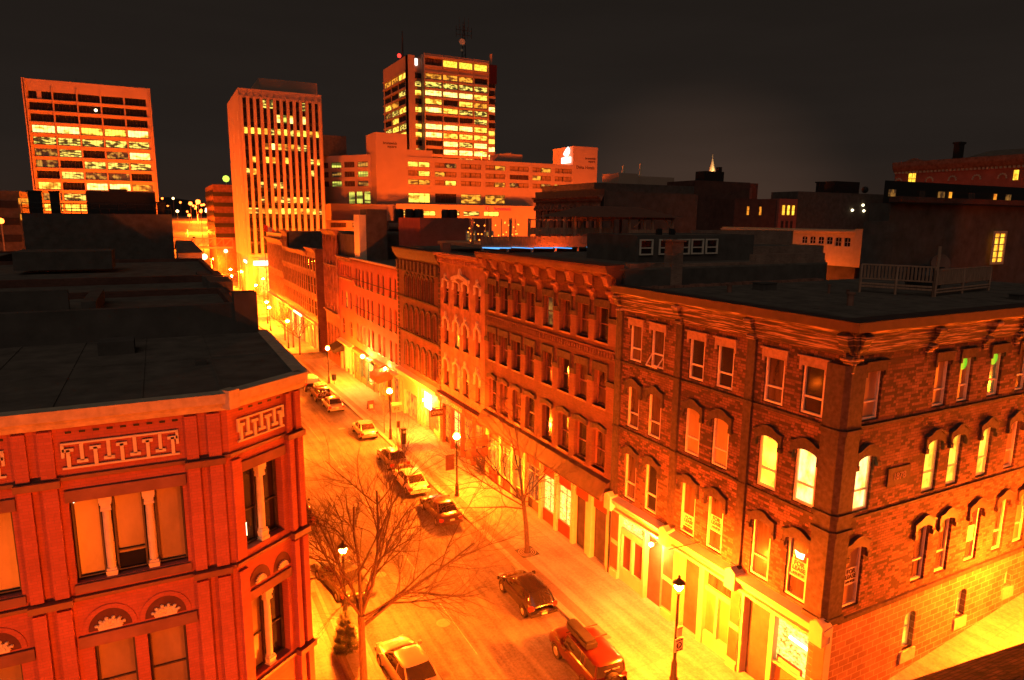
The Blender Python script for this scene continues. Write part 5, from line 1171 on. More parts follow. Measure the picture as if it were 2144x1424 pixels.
# classical bank with capitals, facing the other street
B = thing('colonnaded_bank', 'corniced bank with a row of carved capitals, right of the hotel podium', 'building', (50, 80, 0))
FI = FX(50); hs = [(72.9+i*1.9, 73.8+i*1.9, 19.6, 22.3, 0) for i in range(8)]
wl = MB(FI); openwall(wl, 71.8, 88.4, 16, 23.4, hs, .4); wl.build('wall', M['buffwall'], B)
b = MB(); b.box(50.5, 66, 71.8, 88.4, -2, 24.4); b.build('mass', M['rooftopgrey'], B); cornice(B, FI, 71.6, 88.6, 23.2, 23.9, .6, 'buffwall', .22)
g = MB(); g.box(49.9, 50.5, 71.8, 88.4, 23.9, 24.7); g.build('attic', M['maroon'], B)
for i, (a, b_, lo, hi, r) in enumerate(hs): window(B, FI, a, b_, lo, hi, 'glass', 'darkframe', n=-.2, w=.08, rail=.5, two=True)
for i in range(9):
    g = MB(FI); u = 72.4+i*1.9; g.box(u-.35, u+.35, 0, .25, 16, 21.9); g.box(u-.5, u+.5, 0, .4, 22.5, 22.8); g.tube((u-.42, .1, 22.25), (u-.42, .45, 22.25), .24, n=8); g.tube((u+.42, .1, 22.25), (u+.42, .45, 22.25), .24, n=8); g.build('capital', M['buffwall'], B)
# skyline of dark blocks to the right
T = simple('dark_flat_block', 'low dark block in front of the two pale roof boxes', 75, 100, 110, 130, -2, 27.8, 'rooftopgrey')
T1 = simple('pale_roof_box', 'pale boxy plant room with a thin white flue, left of the pair on the skyline', 88, 93, 120, 126, 24, 30.6, 'panel', 'plant room'); g = MB(); g.tube((90.6, 122, 30.5), (90.6, 122, 32.3), .3, n=8); g.build('flue', M['signpale'], T1)
T2 = simple('wide_roof_box', 'wide pale plant room with a tall thin flue, right of the pair on the skyline', 93.3, 104, 121, 127, 24, 30.2, 'panel', 'plant room'); g = MB(); g.tube((95.2, 122, 30), (95.2, 122, 33), .2, n=8); g.build('flue', M['signpale'], T2)
simple('tall_dark_block', 'dark windowless block with a raised chimney stack, below the church spire', 102, 118, 112, 128, -2, 29.2, 'brownbrick')
g = MB(); g.box(106.5, 112, 114, 117, 29, 31.4); g.box(110.5, 111.3, 114, 115, 31.4, 32.4); tag(g.build('chimney_stack', M['black']), 'broad dark chimney stack in front of the church spire', 'chimney')
g = simple('brick_slab_block', 'tall brick wall glowing red near its foot, left of the two lit windows', 118.1, 128, 119, 132, -2, 29.6, 'brownbrick')
lw_ = simple('lit_triple_window_house', 'dark house with two narrow lit windows and a group of three on its right part', 106.6, 119, 105, 112, -2, 25.4, 'brownbrick')
for a in (110.0, 113.6): window(lw_, FY(105), a, a+.85, 22.0, 23.9, 'litO', 'darkframe', n=.1, w=.08, rail=.5, two=True)
b = MB(); b.box(119, 124.6, 104.4, 112, -2, 25.6); b.build('wall', M['redbrick'], lw_)
for a in (119.8, 121.3, 122.8): window(lw_, FY(104.4), a, a+1.0, 22.1, 24.3, 'litY', 'darkframe', n=.1, w=.08, rail=.5, two=True)
for a in (119.9, 121.3, 122.7): window(lw_, FY(104.4), a, a+.7, 19.4, 20.9, 'dimroom', 'darkframe', n=.1, w=.08, rail=.5, two=True)
for x0, x1, z, nm in ((113.5, 115, 28.8, 'reddish chimney nearest the tall brick wall'), (118.5, 119.8, 28.2, 'squat reddish chimney in the skyline row')):
    g = MB(); g.box(x0, x1, 113, 114, 24, z); tag(g.build('chimney', M['redbrick']), nm, 'chimney')
LD = simple('long_dark_terrace', 'very long dark terrace with blank upper walls, right of the triple lit windows', 124.8, 158, 104.6, 112, -2, 27.3, 'rooftopgrey')
g = MB(); g.box(137, 145.5, 105, 110, 27, 29.9); g.build('roof_box', M['black'], LD); g = MB(); g.box(132, 133.6, 105, 106, 27, 29.3); g.box(131.7, 133.9, 104.9, 106.1, 29.3, 29.6); g.build('chimney', M['black'], LD)
g = MB(); g.ball(149, 106, 28.3, .8, 10); g.build('water_tank', M['black'], LD)
for x, z in ((143, 23.5), (146.6, 24.7), (147.1, 23.4)): g = MB(FY(104.5)); g.ball(x, .1, z, .3, 6); g.build('window_lamp', M['tube'], LD)
# small bright red lit classical house
B = thing('floodlit_hall', 'low orange lit hall with six small arched windows and one bright end window', 'building', (75, 59, 10))
FR = FX(75); ws = [(53.0+1.6+i*1.25, 53.9+1.6+i*1.25) for i in range(6)]
hs = [(a, b, 17.9 if i < 2 else 18.1, 19.0, .12) for i, (a, b) in enumerate(ws)]
wl = MB(FR); openwall(wl, 53.9, 76, 15.5, 20.0, hs, .2); wl.build('wall', M['creampaint'], B)
for a, b, lo, hi, r in hs: window(B, FR, a, b, lo, hi, 'glass', 'whiteframe', rise=r, n=-.1, w=.05, rail=.5, two=True, mull=1, bars=1)
b = MB(); b.box(75.4, 88, 53.9, 76, 0, 19.7); b.build('mass', M['rooftopgrey'], B); cornice(B, FR, 53.7, 76, 19.1, 19.8, .35, 'creampaint')
b = MB(); b.box(74.7, 78, 52.6, 53.9, 15.5, 20.1); b.build('end_pavilion', M['creampaint'], B); g = MB(FY(52.6)); g.box(75.2, 76.4, 0, .06, 17.3, 19.2); g.build('lit_window', M['litY'], B)
# big dark brick building at far right
B = thing('dark_brick_warehouse', 'big dark brick building with one tall glowing window at the right edge', 'building', (59, 33, 0))
w = MB(); FBr = FY(33); openwall(w, 50.4, 75, -1, 22.5, [(64.4, 66.45, 17.35, 20.3, 0)], .35); w.build('wall', M['brownbrick'], B)
b = MB(); b.prism([(50.4, 33.6), (75, 33.6), (75, 50), (71.5, 50), (50.4, 35.3)], -1, 22.4); b.build('mass', M['rooftopgrey'], B)
b = MB(); b.prism([(46.9, 33.2), (50.4, 33.05), (50.4, 35.2)], -1, 21.05); b.build('side_wing', M['rooftopgrey'], B)
gq = window(B, FBr, 64.42, 66.43, 17.38, 20.28, 'litO', 'creampaint', n=-.2, w=.22, rail=0, mull=1, bars=4)
g = MB(FBr)
for a in (64.62, 65.55): g.box(a, a+.52, -.2, -.19, 17.6, 20.0)
g.build('bright_blind', M['litY'], B)
b = MB(); b.box(50.2, 75, 32.8, 33.6, 22.5, 22.9); b.build('parapet', M['brownbrick'], B)
b = MB(); b.prism([(53, 36), (80, 36), (80, 50), (74, 50)], 22.4, 24.3); b.build('upper_storey', M['black'], B)
for x, w_, m in ((53.6, .9, 'litD'), (57.7, .8, 'dimroom'), (60.4, .9, 'litD'), (62.0, .35, 'litO'), (64.9, 1.0, 'dimroom'), (69, .4, 'litO'), (71, .8, 'litD')): g = MB(FY(36)); g.box(x, x+w_, 0, .05, 23.05, 23.6); g.build('high_window', M[m], B)
# ornate hall, floodlit, at the top right
B = thing('ornate_cornice_hall', 'grand corniced hall with carved frieze high at the right edge of the skyline', 'building', (140, 80, 0))
FO = FX(140); wl = MB(FO); openwall(wl, 66, 93, 20, 31.2, [(88.4, 90.2, 29.0, 31.0, 0), (69.3, 70.4, 28.6, 30.6, 0)], .3); wl.build('wall', M['redbrick'], B)
b = MB(); b.box(140.5, 170, 66, 93, -2, 33.2); b.build('mass', M['rooftopgrey'], B)
c = MB(FO); c.sweep([(0, 31.1), (.5, 31.5), (.9, 32.3), (1.0, 33.2), (-.5, 33.3)], 65.5, 93.2); c.extr([(86.5, 33.2), (88.8, 33.9), (91, 33.2)], .2, .8); c.build('cornice', M['buffwall'], B)
c = MB(FO); x = 66.2
while x < 92.8: c.box(x, x+.35, 0, .4, 30.9, 31.3); x += .75
for u in (67.5, 72, 76.5, 81, 85.5, 92): 
    for t in range(7): an = math.pi*t/6; c.ball(u+.7*math.cos(an), .1, 29.2+.7*math.sin(an), .2, 6)
c.build('carved_frieze', M['trimstone'], B)
window(B, FO, 88.4, 90.2, 29.0, 31.0, 'litY', 'darkframe', n=-.15, w=.12, rail=.4, two=True, mull=1); window(B, FO, 69.3, 70.4, 28.6, 30.6, 'litY', 'darkframe', n=-.15, w=.1, rail=.5, two=True)
b = MB(); b.box(145.3, 146.9, 83.4, 84.6, 33, 36.6); b.box(145.1, 147.1, 83.2, 84.8, 36.6, 37); b.build('chimney', M['black'], B)
b = MB(); b.poly([(141, 66, 33.3), (141, 80, 33.3), (150, 80, 35.2), (150, 66, 35.2)]); b.build('roof', M['roof'], B)
simple('dark_front_block', 'black block silhouetted before the grand corniced hall', 91, 135, 60, 61.5, -2, 24.4, 'black')
b = MB(); b.box(103, 112, 60.2, 62, 24, 25.9); tag(b.build('black_roof_box', M['black']), 'black rooftop box in front of the carved frieze', 'plant room')
B = thing('church_spire', 'pale floodlit church spire on the horizon', 'spire', (380.3, 400, 40))
g = MB(); g.lathe(380.3, 400, [(3.2, 50), (2.6, 57), (.35, 66.5), (.05, 68)], 8); g.build('spire', M['signpale'], B); g = MB(); g.box(376.5, 384, 396.5, 403.5, -2, 50); g.build('tower', M['buffwall'], B)
g = MB(); g.box(380.2, 380.4, 399.9, 400.1, 67.5, 70); g.build('cross', M['signpale'], B)
l = bpy.data.lights.new('spire_floodlight', 'POINT'); l.energy = 4.5e4; l.color = (1, .6, .25); l.shadow_soft_size = .5; o = link(bpy.data.objects.new('floodlight', l)); o.parent = B; o.location = (-4, -9, 9)
# terrace with railing on the corner building's roof
B = thing('roof_terrace_railing', 'timber balustrade with a tall corner post on the flat roof of the stone building', 'railing', (36, 22, 17.1))
def rail(p, q, h0, h1, n, leg=True, name='balusters'):
    g = MB(); v = [(p[0]+(q[0]-p[0])*i/n, p[1]+(q[1]-p[1])*i/n) for i in range(n+1)]
    for x, y in v: g.tube((x, y, h0), (x, y, h1), .055, n=4)
    g.build(name, M['wood'], B); g = MB()
    for z, r in ((h1, .05), (h0-.02, .045), (h0-.3, .06), (h0-.45, .06)): g.tube((p[0], p[1], z), (q[0], q[1], z), r, n=5)
    g.build('rail', M['wood'], B)
    if leg:
        for t in (0, .5, 1): g = MB(); x, y = p[0]+(q[0]-p[0])*t, p[1]+(q[1]-p[1])*t; g.tube((x, y, 17.1), (x, y, h1), .075, n=5); g.build('post', M['wood'], B)
a_, b_, c_ = (34.7, 24.4), (36.15, 21.2), (42.9, 22.0)
rail(a_, b_, 17.9, 18.65, 20); rail(b_, c_, 17.75, 18.5, 46)
g = MB(); g.tube((36.3, 21.2, 17.1), (36.3, 21.2, 19.75), .08, n=6); g.build('corner_post', M['wood'], B)
t = thing('covered_barbecue', 'low dark covered barbecue behind the plank part of the roof balustrade', 'barbecue', (41, 24.5, 17.1))
g = MB(); g.lathe(40.8, 24.6, [(.9, 17.1), (1.0, 17.9), (.8, 18.3), (.001, 18.5)], 12); g.build('cover', M['black'], t); g = MB(); g.box(39.9, 41.8, 24, 25.2, 18.28, 18.34); g.build('lid_edge', M['tyre'], t)
g = MB(); g.tube((45.2, 26.4, 17.1), (45.2, 26.4, 18.0), .05, n=6); 
t = thing('satellite_dish', 'round satellite dish beside the tall glowing window of the dark wall', 'dish', (45, 26, 17.1)); g.build('pole', M['black'], t)
g = MB(); g.tube((45.2, 26.4, 18.3), (45.05, 26.15, 18.35), .55, .62, 14); g.build('dish', M['tanwall'], t)
for (x, y), h, r, l in (((27.65, 27.2), .45, .13, 'short roof vent pipe left of the others, near the party wall'), ((32.4, 24.6), .5, .07, 'bent thin roof vent pipe, farther of the close pair'), ((33.3, 24.1), .22, .08, 'tiny roof vent cap beside the bent vent pipe'), ((28.7, 20.6), .62, .15, 'thickest roof vent pipe, nearest the corner of the roof')):
    g = MB(); g.tube((x, y, 17.1), (x, y, 17.1+h*.85), r, n=10); g.tube((x, y, 17.1+h*.85), (x, y, 17.1+h), r*1.35, n=10); tag(g.build('vent_pipe', M['tanwall']), l, 'vent pipe', 'vent pipes on the corner building roof')
# shingled roof at the bottom right, just below the camera
B = thing('shingled_roof_house', 'corner of a dark shingled roof at the bottom right edge', 'building', (14, 3, 10))
g = MB(); g.poly([(9.5, 7.31, 12), (19.8, 6.2, 12.0), (19.8, 2.5, 14.2), (8.5, 2.5, 14.2)])
m, tt, bb_ = newmat('cedar_shingles'); c = tt.nodes.new('ShaderNodeTexCoord'); br = tt.nodes.new('ShaderNodeTexBrick'); tt.links.new(c.outputs['Object'], br.inputs['Vector'])
for a, v in (('Scale', 1), ('Brick Width', .34), ('Row Height', .13), ('Mortar Size', .018)): br.inputs[a].default_value = v
br.inputs['Color1'].default_value = (.11, .055, .035, 1); br.inputs['Color2'].default_value = (.05, .03, .022, 1); br.inputs['Mortar'].default_value = (.012, .01, .01, 1)
nn = noise(tt, c.outputs['Object'], 2.5, 6, .7); rr = ramp(tt, nn.outputs[0], [(.4, (.15, .15, .15)), (.55, (1.2, 1.2, 1.2))]); mz = mix(tt, 1.0, br.outputs[0], rr.outputs[0], 'MULTIPLY'); tt.links.new(mz.outputs[0], bb_.inputs['Base Color']); bb_.inputs['Roughness'].default_value = .8; bump(tt, bb_, nn.outputs[0], .9, .05)
g.build('roof', m, B); g = MB(); g.prism([(9.8, 6.9), (19.5, 5.9), (19.5, 2.5), (9, 2.5)], 0, 11.8); g.build('wall', M['brownbrick'], B)

# ================================================================ street furniture
def lampost(x, y, label, style='globe', h=4.75, power=12000, signs=False, grp='globe street lamps along the kerb'):
    z = gz(x, y)+.14; t = thing('street_lamp', label, 'street lamp', (x, y, z), grp)
    g = MB(); g.lathe(x, y, [(.2, z), (.2, z+.12), (.15, z+.2), (.13, z+.9), (.09, z+1.0), (.075, z+1.1), (.055, z+h-.5), (.08, z+h-.45), (.08, z+h-.32), (.05, z+h-.25)], 10); g.build('post', M['black'], t, smooth=True)
    g = MB()
    if style == 'globe': g.ball(x, y, z+h, .26, 12)
    else:
        g.lathe(x, y, [(.1, z+h-.22), (.17, z+h-.12), (.21, z+h+.05), (.2, z+h+.12)], 12)
        c = MB(); c.lathe(x, y, [(.3, z+h+.12), (.27, z+h+.16), (.09, z+h+.3), (.05, z+h+.36), (.06, z+h+.42), (.001, z+h+.52)], 12); c.build('cap', M['black'], t)
    # the globe itself is what shines
    # lower half set brighter than the top, shaped to keep upper facades dark
    m = bpy.data.materials.get('globe_%d' % power) or emit('globe_%d' % power, SOD, power*1.7/(math.pi*.55))
    m1 = bpy.data.materials.get('globe_top_%d' % power) or emit('globe_top_%d' % power, SOD, power*.035/(math.pi*.55))
    o = g.build('globe', [m, m1], t, smooth=True)
    zc = z+h
    for p in o.data.polygons: p.material_index = 1 if (sum(o.data.vertices[i].co.z for i in p.vertices)/len(p.vertices)+WL[t.name].z) > zc-.02 else 0
    return t
TL = 'black post lamp with a glowing globe, '
L = lampost(19.6, 21.1, 'black capped post lamp with a parking sign in front of the cream shopfronts', 'cap', 4.75, 26000, grp='capped street lamps')
g = MB(FY(21.0)); g.box(19.36, 19.84, .1, .13, 1.75, 2.4); g.build('sign_board', M['signpale'], L); g = MB(FY(21.0)); g.box(19.45, 19.74, .1, .13, 2.5, 3.0); g.build('sign_board', M['signpale'], L)
g = MB(FY(21.0)); g.tube((19.6, .125, 2.06), (19.6, .14, 2.06), .16, n=16); g.build('sign_disc', M['letter'], L); text('P', .26, FY(21.0), 19.6, .142, 2.06, M['signpale'], L, 'letter', 1, .008); text('2 HOUR MAX', .07, FY(21.0), 19.6, .135, 2.31, M['letter'], L, 'letter', 1, .002); text('8AM - 6PM', .08, FY(21.0), 19.6, .135, 1.83, M['letter'], L, 'letter', 1, .002); text('NO PARKING', .05, FY(21.0), 19.6, .135, 2.9, M['letter'], L, 'letter', 1, .001)
lampost(18.85, 44.8, TL+'second on the right, beside the cream silver saloon', power=17500)
lampost(18.4, 59.9, TL+'third on the right, by the parking pay station', power=17500)
lampost(18.6, 87.0, TL+'fourth on the right, at the side street', power=17500)
lampost(7.3, 32.4, 'black capped post lamp on the left pavement behind the big bare tree', 'cap', 4.1, 20000, grp='capped street lamps')
lampost(7.1, 17.6, 'capped post lamp by the red brick chamfer, below the picture', 'cap', 4.1, 20000, grp='capped street lamps')
lampost(18.7, 118, TL+'fifth on the right, among the far bare trees', power=17500)
lampost(19.0, 141, TL+'sixth on the right, by the colonnaded building', power=26000)
lampost(20.0, 152, TL+'last on the right before the square', power=26000)
lampost(7.0, 60.5, 'post lamp on the left pavement hidden behind the dark roofs', power=16000, grp='lamps behind the left roofs'); lampost(7.0, 88, 'farther post lamp on the left pavement hidden behind the dark roofs', power=16000, grp='lamps behind the left roofs')
lampost(7.0, 120, 'farthest post lamp on the left pavement behind the dark roofs', power=16000, grp='lamps behind the left roofs')
SQ = 'tall lamp of the square, '
for x, y, l in ((21.3, 180, 'nearest the finned tower corner'), (22.8, 226, 'behind the left one of a close pair'), (25.5, 198, 'under the white canopy'), (20.5, 236, 'left one of a close pair by the avenue'), (19.5, 296, 'by the footbridge'), (26.5, 172, 'close to the end building corner'), (18.5, 210, 'farther along the square kerb'), (12.5, 250, 'left of the footbridge middle'), (30, 178, 'in front of the lit lobby'), (38, 190, 'hidden behind the end building'), (9, 200, 'left side of the avenue')):
    lampost(x, y, SQ+l, h=6.0 if y > 170 else 4.8, power=38000, grp='lamps of the square and avenue')
# wall lamp on the green shop corner
def walllamp(F, u, z, label, power, n=.5, r=.1):
    p = F(u, 0, z); t = thing('wall_lamp', label, 'lamp', p)
    g = MB(F); g.tube((u, 0, z+.1), (u, n, z+.15), .03, n=6); g.build('arm', M['black'], t)
    g = MB(F); g.ball(u, n, z, r, 10); m = bpy.data.materials.get('wl_%d' % power) or emit('wl_%d' % power, (1, .3, .05), power/(math.pi*4*math.pi*r*r)); g.build('bulb', m, t, smooth=True)
    return t
walllamp(FX(22.4), 26.0, 4.05, 'bare bright wall lamp over the shop entrance under the stone corner building', 2500, .35)
walllamp(FX(22.6), 81.2, 3.9, 'dazzling wall lamp on the green shopfront', 6000, 1.0, .2)
walllamp(FX(22.6), 73.5, 3.9, 'wall lamp beside the orange awning', 2500, .5)
walllamp(FX(22.6), 60.5, 3.4, 'wall lamp over the lit shop sign of the arcaded building', 1800, .6)
# ================================================================ trees
def limb(mb, p, d, L, r, depth, rng, spread, up_, tw):
    n = 5 if r > .03 else 4 if r > .012 else 3; q = p.copy(); seg = 4 if depth > 1 else 3; pts = [q.copy()]; dirs = []
    for i in range(seg):
        d = (d+Vector((rng.uniform(-1, 1), rng.uniform(-1, 1), rng.uniform(-.6, .8)))*(.14+.06*(4-depth))+Vector((0, 0, up_))).normalized()
        r1 = r*(1-.55*(i+1)/seg); q2 = q+d*(L/seg)
        mb.tube(tuple(q), tuple(q2), r*(1-.55*i/seg), r1, n, False); q = q2; pts.append(q.copy()); dirs.append(d.copy())
    if depth <= 0: return
    k = {4: 5, 3: 6, 2: 8, 1: 6}.get(depth, 5)
    for j in range(k):
        t = rng.uniform(.22, 1.0); i = min(int(t*seg), seg-1); b = pts[i].lerp(pts[i+1], t*seg-i)
        ax = dirs[i].orthogonal().normalized(); ax.rotate(Matrix.Rotation(rng.uniform(0, 6.283), 3, dirs[i])); nd = (dirs[i]*math.cos(spread)+ax*math.sin(spread)).normalized()
        limb(mb, b, nd, L*rng.uniform(.48, .7), r*(1-.55*t)*.6*tw, depth-1, rng, spread*rng.uniform(.8, 1.15), up_, tw)
def baretree(x, y, label, h, fork, r, arms, seed, depth=3, spread=.62, up_=.02, lean=(0, 0), L=None, grate=True, group='bare street trees'):
    z = gz(x, y)+.14; rng = random.Random(seed); t = thing('bare_tree', label, 'tree', (x, y, z), group)
    mb = MB(); top = Vector((x+lean[0], y+lean[1], z+fork)); m = Vector((x+lean[0]*.3, y+lean[1]*.3, z+fork*.5))
    mb.tube((x, y, z-.05), (x, y, z+.25), r*1.35, r*1.05, 10, False); mb.tube((x, y, z+.25), tuple(m), r*1.05, r*.9, 10, False); mb.tube(tuple(m), tuple(top), r*.9, r*.8, 10, False); mb.build('trunk', M['bark'], t, smooth=True)
    cr_ = MB()
    for az, el, ln, rr, dz in arms:
        d = Vector((math.cos(R(az))*math.cos(R(el)), math.sin(R(az))*math.cos(R(el)), math.sin(R(el))))
        limb(cr_, top-Vector((0, 0, dz)), d, ln, rr, depth, rng, spread, up_, 1.0)
    cr_.build('crown', M['bark'], t)
    if grate:
        g = MB(); g.box(x-.6, x+.6, y-.6, y+.6, z-.02, z+.012); g.build('tree_grate', M['black'], t); g = MB()
        for rr in (.25, .38, .52): g.lathe(x, y, [(rr, z+.02), (rr+.05, z+.024), (rr+.05, z+.012), (rr, z+.012)], 20)
        g.build('grate_ring', M['kerb'], t)
    return t
baretree(6.4, 25.4, 'biggest bare tree, its crown reaching over the street in the foreground', 11, 4.5, .17,
         [(70, 78, 4.6, .09, 0), (35, 52, 5.2, .095, 0), (8, 24, 6.2, .085, .55), (50, 38, 5.2, .07, .1), (140, 62, 4.0, .07, 0), (100, 52, 4.6, .08, 0), (-40, 30, 3.0, .05, .1), (25, 6, 5.4, .06, .3), (190, 50, 3.0, .05, 0)], 11, 3, .66, .012, (.0, .15), grate=False)
baretree(19.4, 34.7, 'bare tree in a round grate in front of the shop with red panels', 9, 3.6, .15,
         [(95, 72, 5.0, .085, 0), (150, 45, 5.4, .07, .1), (60, 58, 4.6, .065, 0), (195, 35, 5.0, .06, .2), (-60, 50, 3.8, .055, 0), (10, 55, 3.4, .05, .1), (125, 18, 5.2, .055, .5), (240, 30, 3.8, .045, .4), (165, 5, 4.6, .045, .7)], 5, 3, .68, .008, (-.25, .2))
for i, (x, y, l) in enumerate(((19.3, 111, 'bare tree by the side street, nearest of the far group'), (19.6, 118.5, 'bare tree in the middle of the far group'), (19.6, 127, 'bare tree farthest along, before the cream fronted building'))):
    baretree(x, y, l, 8, 2.6, .13, [(90+40*i, 70, 3.6, .07, 0), (20, 50, 3.0, .06, 0), (160, 45, 3.2, .06, 0), (260, 50, 3.0, .05, 0), (210, 70, 3.4, .05, 0)], 20+i, 2, .6, .03, grate=False)
baretree(18.5, 62.2, 'small thin sapling lit by the lamp beside the pay station', 4, 1.6, .05, [(90, 75, 1.8, .03, 0), (180, 30, 1.5, .022, 0), (200, 10, 1.6, .02, .3), (20, 40, 1.2, .02, 0), (160, 5, 1.6, .02, .6)], 33, 2, .6, .02, grate=False, group='saplings by the lamps')
baretree(19.2, 89.6, 'small twiggy sapling behind the fourth lamp', 3, 1.0, .05, [(90, 75, 1.6, .03, 0), (0, 40, 1.4, .02, 0), (180, 30, 1.5, .022, 0), (270, 40, 1.4, .02, 0)], 36, 2, .7, .02, grate=False, group='saplings by the lamps')
# conifer in front of the left lamp
t = thing('dwarf_conifer', 'dark dwarf conifer clipped in tiers on the left pavement', 'shrub', (6.7, 29.9, .14)); random.seed(9)
g = MB(); g.tube((6.7, 29.9, .1), (6.7, 29.9, 2.1), .05, .02, 6); g.build('trunk', M['bark'], t); g = MB()
for zc, rc, n in ((.32, .62, 900), (.85, .5, 700), (1.25, .4, 500), (1.65, .3, 350), (1.95, .18, 150)):
    for _ in range(n):
        a = random.uniform(0, 6.283); rr = rc*math.sqrt(random.random()); z = .14+zc+random.uniform(-.16, .16)*(1-rr/rc*.5); x, y = 6.7+rr*math.cos(a), 29.9+rr*math.sin(a); l = random.uniform(.08, .16)
        dx, dy = math.cos(a)*l, math.sin(a)*l; s = .012; g.poly([(x-dy*.4, y+dx*.4, z-.03), (x+dy*.4, y-dx*.4, z-.02), (x+dx, y+dy, z+random.uniform(-.01, .07))])
g.build('foliage', M['needles'], t)
# ================================================================ small street things
zz = lambda x, y: gz(x, y)+.14
t = thing('pay_station', 'dark upright parking pay station between two lamps', 'parking meter', (19.1, 58.1, .14))
g = MB(); g.box(18.92, 19.28, 57.95, 58.25, .14, 1.5); g.build('cabinet', M['black'], t); g = MB(); g.box(18.86, 19.34, 57.88, 58.32, 1.5, 1.6); g.build('hood', M['tyre'], t); g = MB(FY(57.95)); g.box(19.0, 19.2, 0, .02, 1.2, 1.4); g.build('screen', M['signpale'], t)
t = thing('notice_post', 'short post carrying a small roofed notice box, left of the pay station', 'sign', (18.75, 59.0, .14))
g = MB(); g.tube((18.75, 59, .14), (18.75, 59, 3.2), .05, n=8); g.build('post', M['signpale'], t); g = MB(); g.box(18.35, 19.15, 58.9, 59.1, 3.0, 3.7); g.build('board', M['signpale'], t); g = MB(); g.poly([(18.25, 58.75, 3.7), (19.25, 58.75, 3.7), (19.25, 59, 3.95), (18.25, 59, 3.95)]); g.poly([(18.25, 59.25, 3.7), (19.25, 59.25, 3.7), (19.25, 59, 3.95), (18.25, 59, 3.95)]); g.build('roof', M['signpale'], t); text('P 2', .4, FY(58.9), 18.75, .0, 3.33, M['letter'], t)
t = thing('sign_pole', 'leaning thin kerbside pole beside the dark sedan', 'pole', (18.3, 55.9, .14)); g = MB(); g.tube((18.3, 55.9, .14), (18.0, 56.2, 3.0), .035, n=6); g.build('pole', M['black'], t); g = MB(); g.box(17.85, 18.15, 56.16, 56.2, 2.4, 3.0); g.build('plate', M['brownfascia'], t)
t = thing('sandwich_board', 'folding sandwich board on the pavement near the orange awning', 'sign', (19.75, 71.4, zz(19.7, 71)))
z = zz(19.7, 71.4); g = MB(); g.poly([(19.4, 71.1, z), (20.1, 71.1, z), (20.1, 71.4, z+1.05), (19.4, 71.4, z+1.05)]); g.poly([(19.4, 71.8, z), (20.1, 71.8, z), (20.1, 71.42, z+1.05), (19.4, 71.42, z+1.05)]); g.build('board', M['maroonsign'], t); g = MB(); g.poly([(19.55, 71.13, z+.25), (19.95, 71.13, z+.25), (19.95, 71.25, z+.65), (19.55, 71.25, z+.65)]); g.build('poster', M['signpale'], t)
t = thing('litter_bin', 'dark litter bin fixed beside the fourth lamp post', 'bin', (19.1, 86.3, zz(19, 86))); z = zz(19, 86); g = MB(); g.lathe(19.15, 86.3, [(.01, z+.5), (.25, z+.5), (.27, z+1.3), (.01, z+1.3)], 10); g.build('body', M['black'], t); g = MB(); g.tube((19.15, 86.3, z), (19.15, 86.3, z+.5), .04, n=6); g.build('post', M['black'], t)
F = FX(22.6)
t = thing('orange_awning', 'orange box awning jutting over a doorway of the plain brick building', 'awning', F(73.6, .6, 3.5)); g = MB(F); g.sweep([(0, 4.0), (1.9, 3.3), (1.9, 2.6), (1.7, 2.5), (0, 2.9)], 72.2, 75.0); g.build('canvas', M['awning'], t); g = MB(F); g.tube((72.3, 0, 2.8), (72.3, 1.8, 2.7), .03, n=5); g.tube((74.9, 0, 2.8), (74.9, 1.8, 2.7), .03, n=5); g.build('frame', M['black'], t)
t = thing('dark_awning', 'small dark awning under the round headed brick building', 'awning', F(96.5, .6, 2)); g = MB(F); g.sweep([(0, 3.0), (1.5, 2.2), (1.5, 1.9), (0, 2.0)], 95.0, 98.6); g.build('canvas', M['black'], t); g = MB(F); g.tube((95.1, 0, 2.0), (95.1, 1.5, 1.95), .03, n=5); g.build('frame', M['black'], t)
t = thing('hanging_open_sign', 'small framed hanging sign on a bracket in front of the stucco building', 'sign', F(56.3, .8, 3)); g = MB(F); g.tube((56.3, 0, 3.75), (56.3, 1.5, 3.75), .03, n=5); g.build('bracket', M['black'], t); FZ = FY(56.3); g = MB(FZ); g.box(21.15, 22.35, -.04, .04, 2.95, 3.6); g.build('board', M['maroonsign'], t); text('OPEN', .4, FZ, 21.75, .045, 3.28, M['signpale'], t)
t = thing('hanging_shop_banners', 'two dark boards hung one over the other beside the bracketed brick building', 'sign', F(46.9, .8, 3)); FZ = FY(46.8)
for z0, z1 in ((3.05, 3.75), (2.1, 2.85)): g = MB(FZ); g.box(20.5, 22.4, -.04, .04, z0, z1); g.build('board', M['maroonsign'], t)
g = MB(FZ); g.tube((20.4, 0, 3.85), (22.6, 0, 3.85), .03, n=5); g.build('bracket', M['black'], t)
t = thing('lamp_banner', 'dark cloth banner on the lamp in front of the stucco building', 'banner', (18.3, 44.8, 3)); g = MB(FY(44.8)); g.box(17.95, 18.65, -.01, .01, 2.3, 3.5); g.build('cloth', M['maroonsign'], t); g = MB(FY(44.8)); g.tube((17.9, 0, 3.5), (18.8, 0, 3.5), .02, n=5); g.build('rod', M['black'], t)
t = thing('leaning_bicycle', 'bicycle leaning at the foot of the side wall, bottom right', 'bicycle', (24.8, 15.4, .7)); z = gz(24.8, 15.4)+.14
for x in (24.5, 25.5):
    g = MB(); pts = [(x+.33*math.cos(a), 15.55, z+.34+.33*math.sin(a)) for a in [math.pi*k/9 for k in range(19)]]
    for p, q in zip(pts, pts[1:]): g.tube(p, q, .02, n=5)
    g.build('wheel', M['tyre'], t)
g = MB()
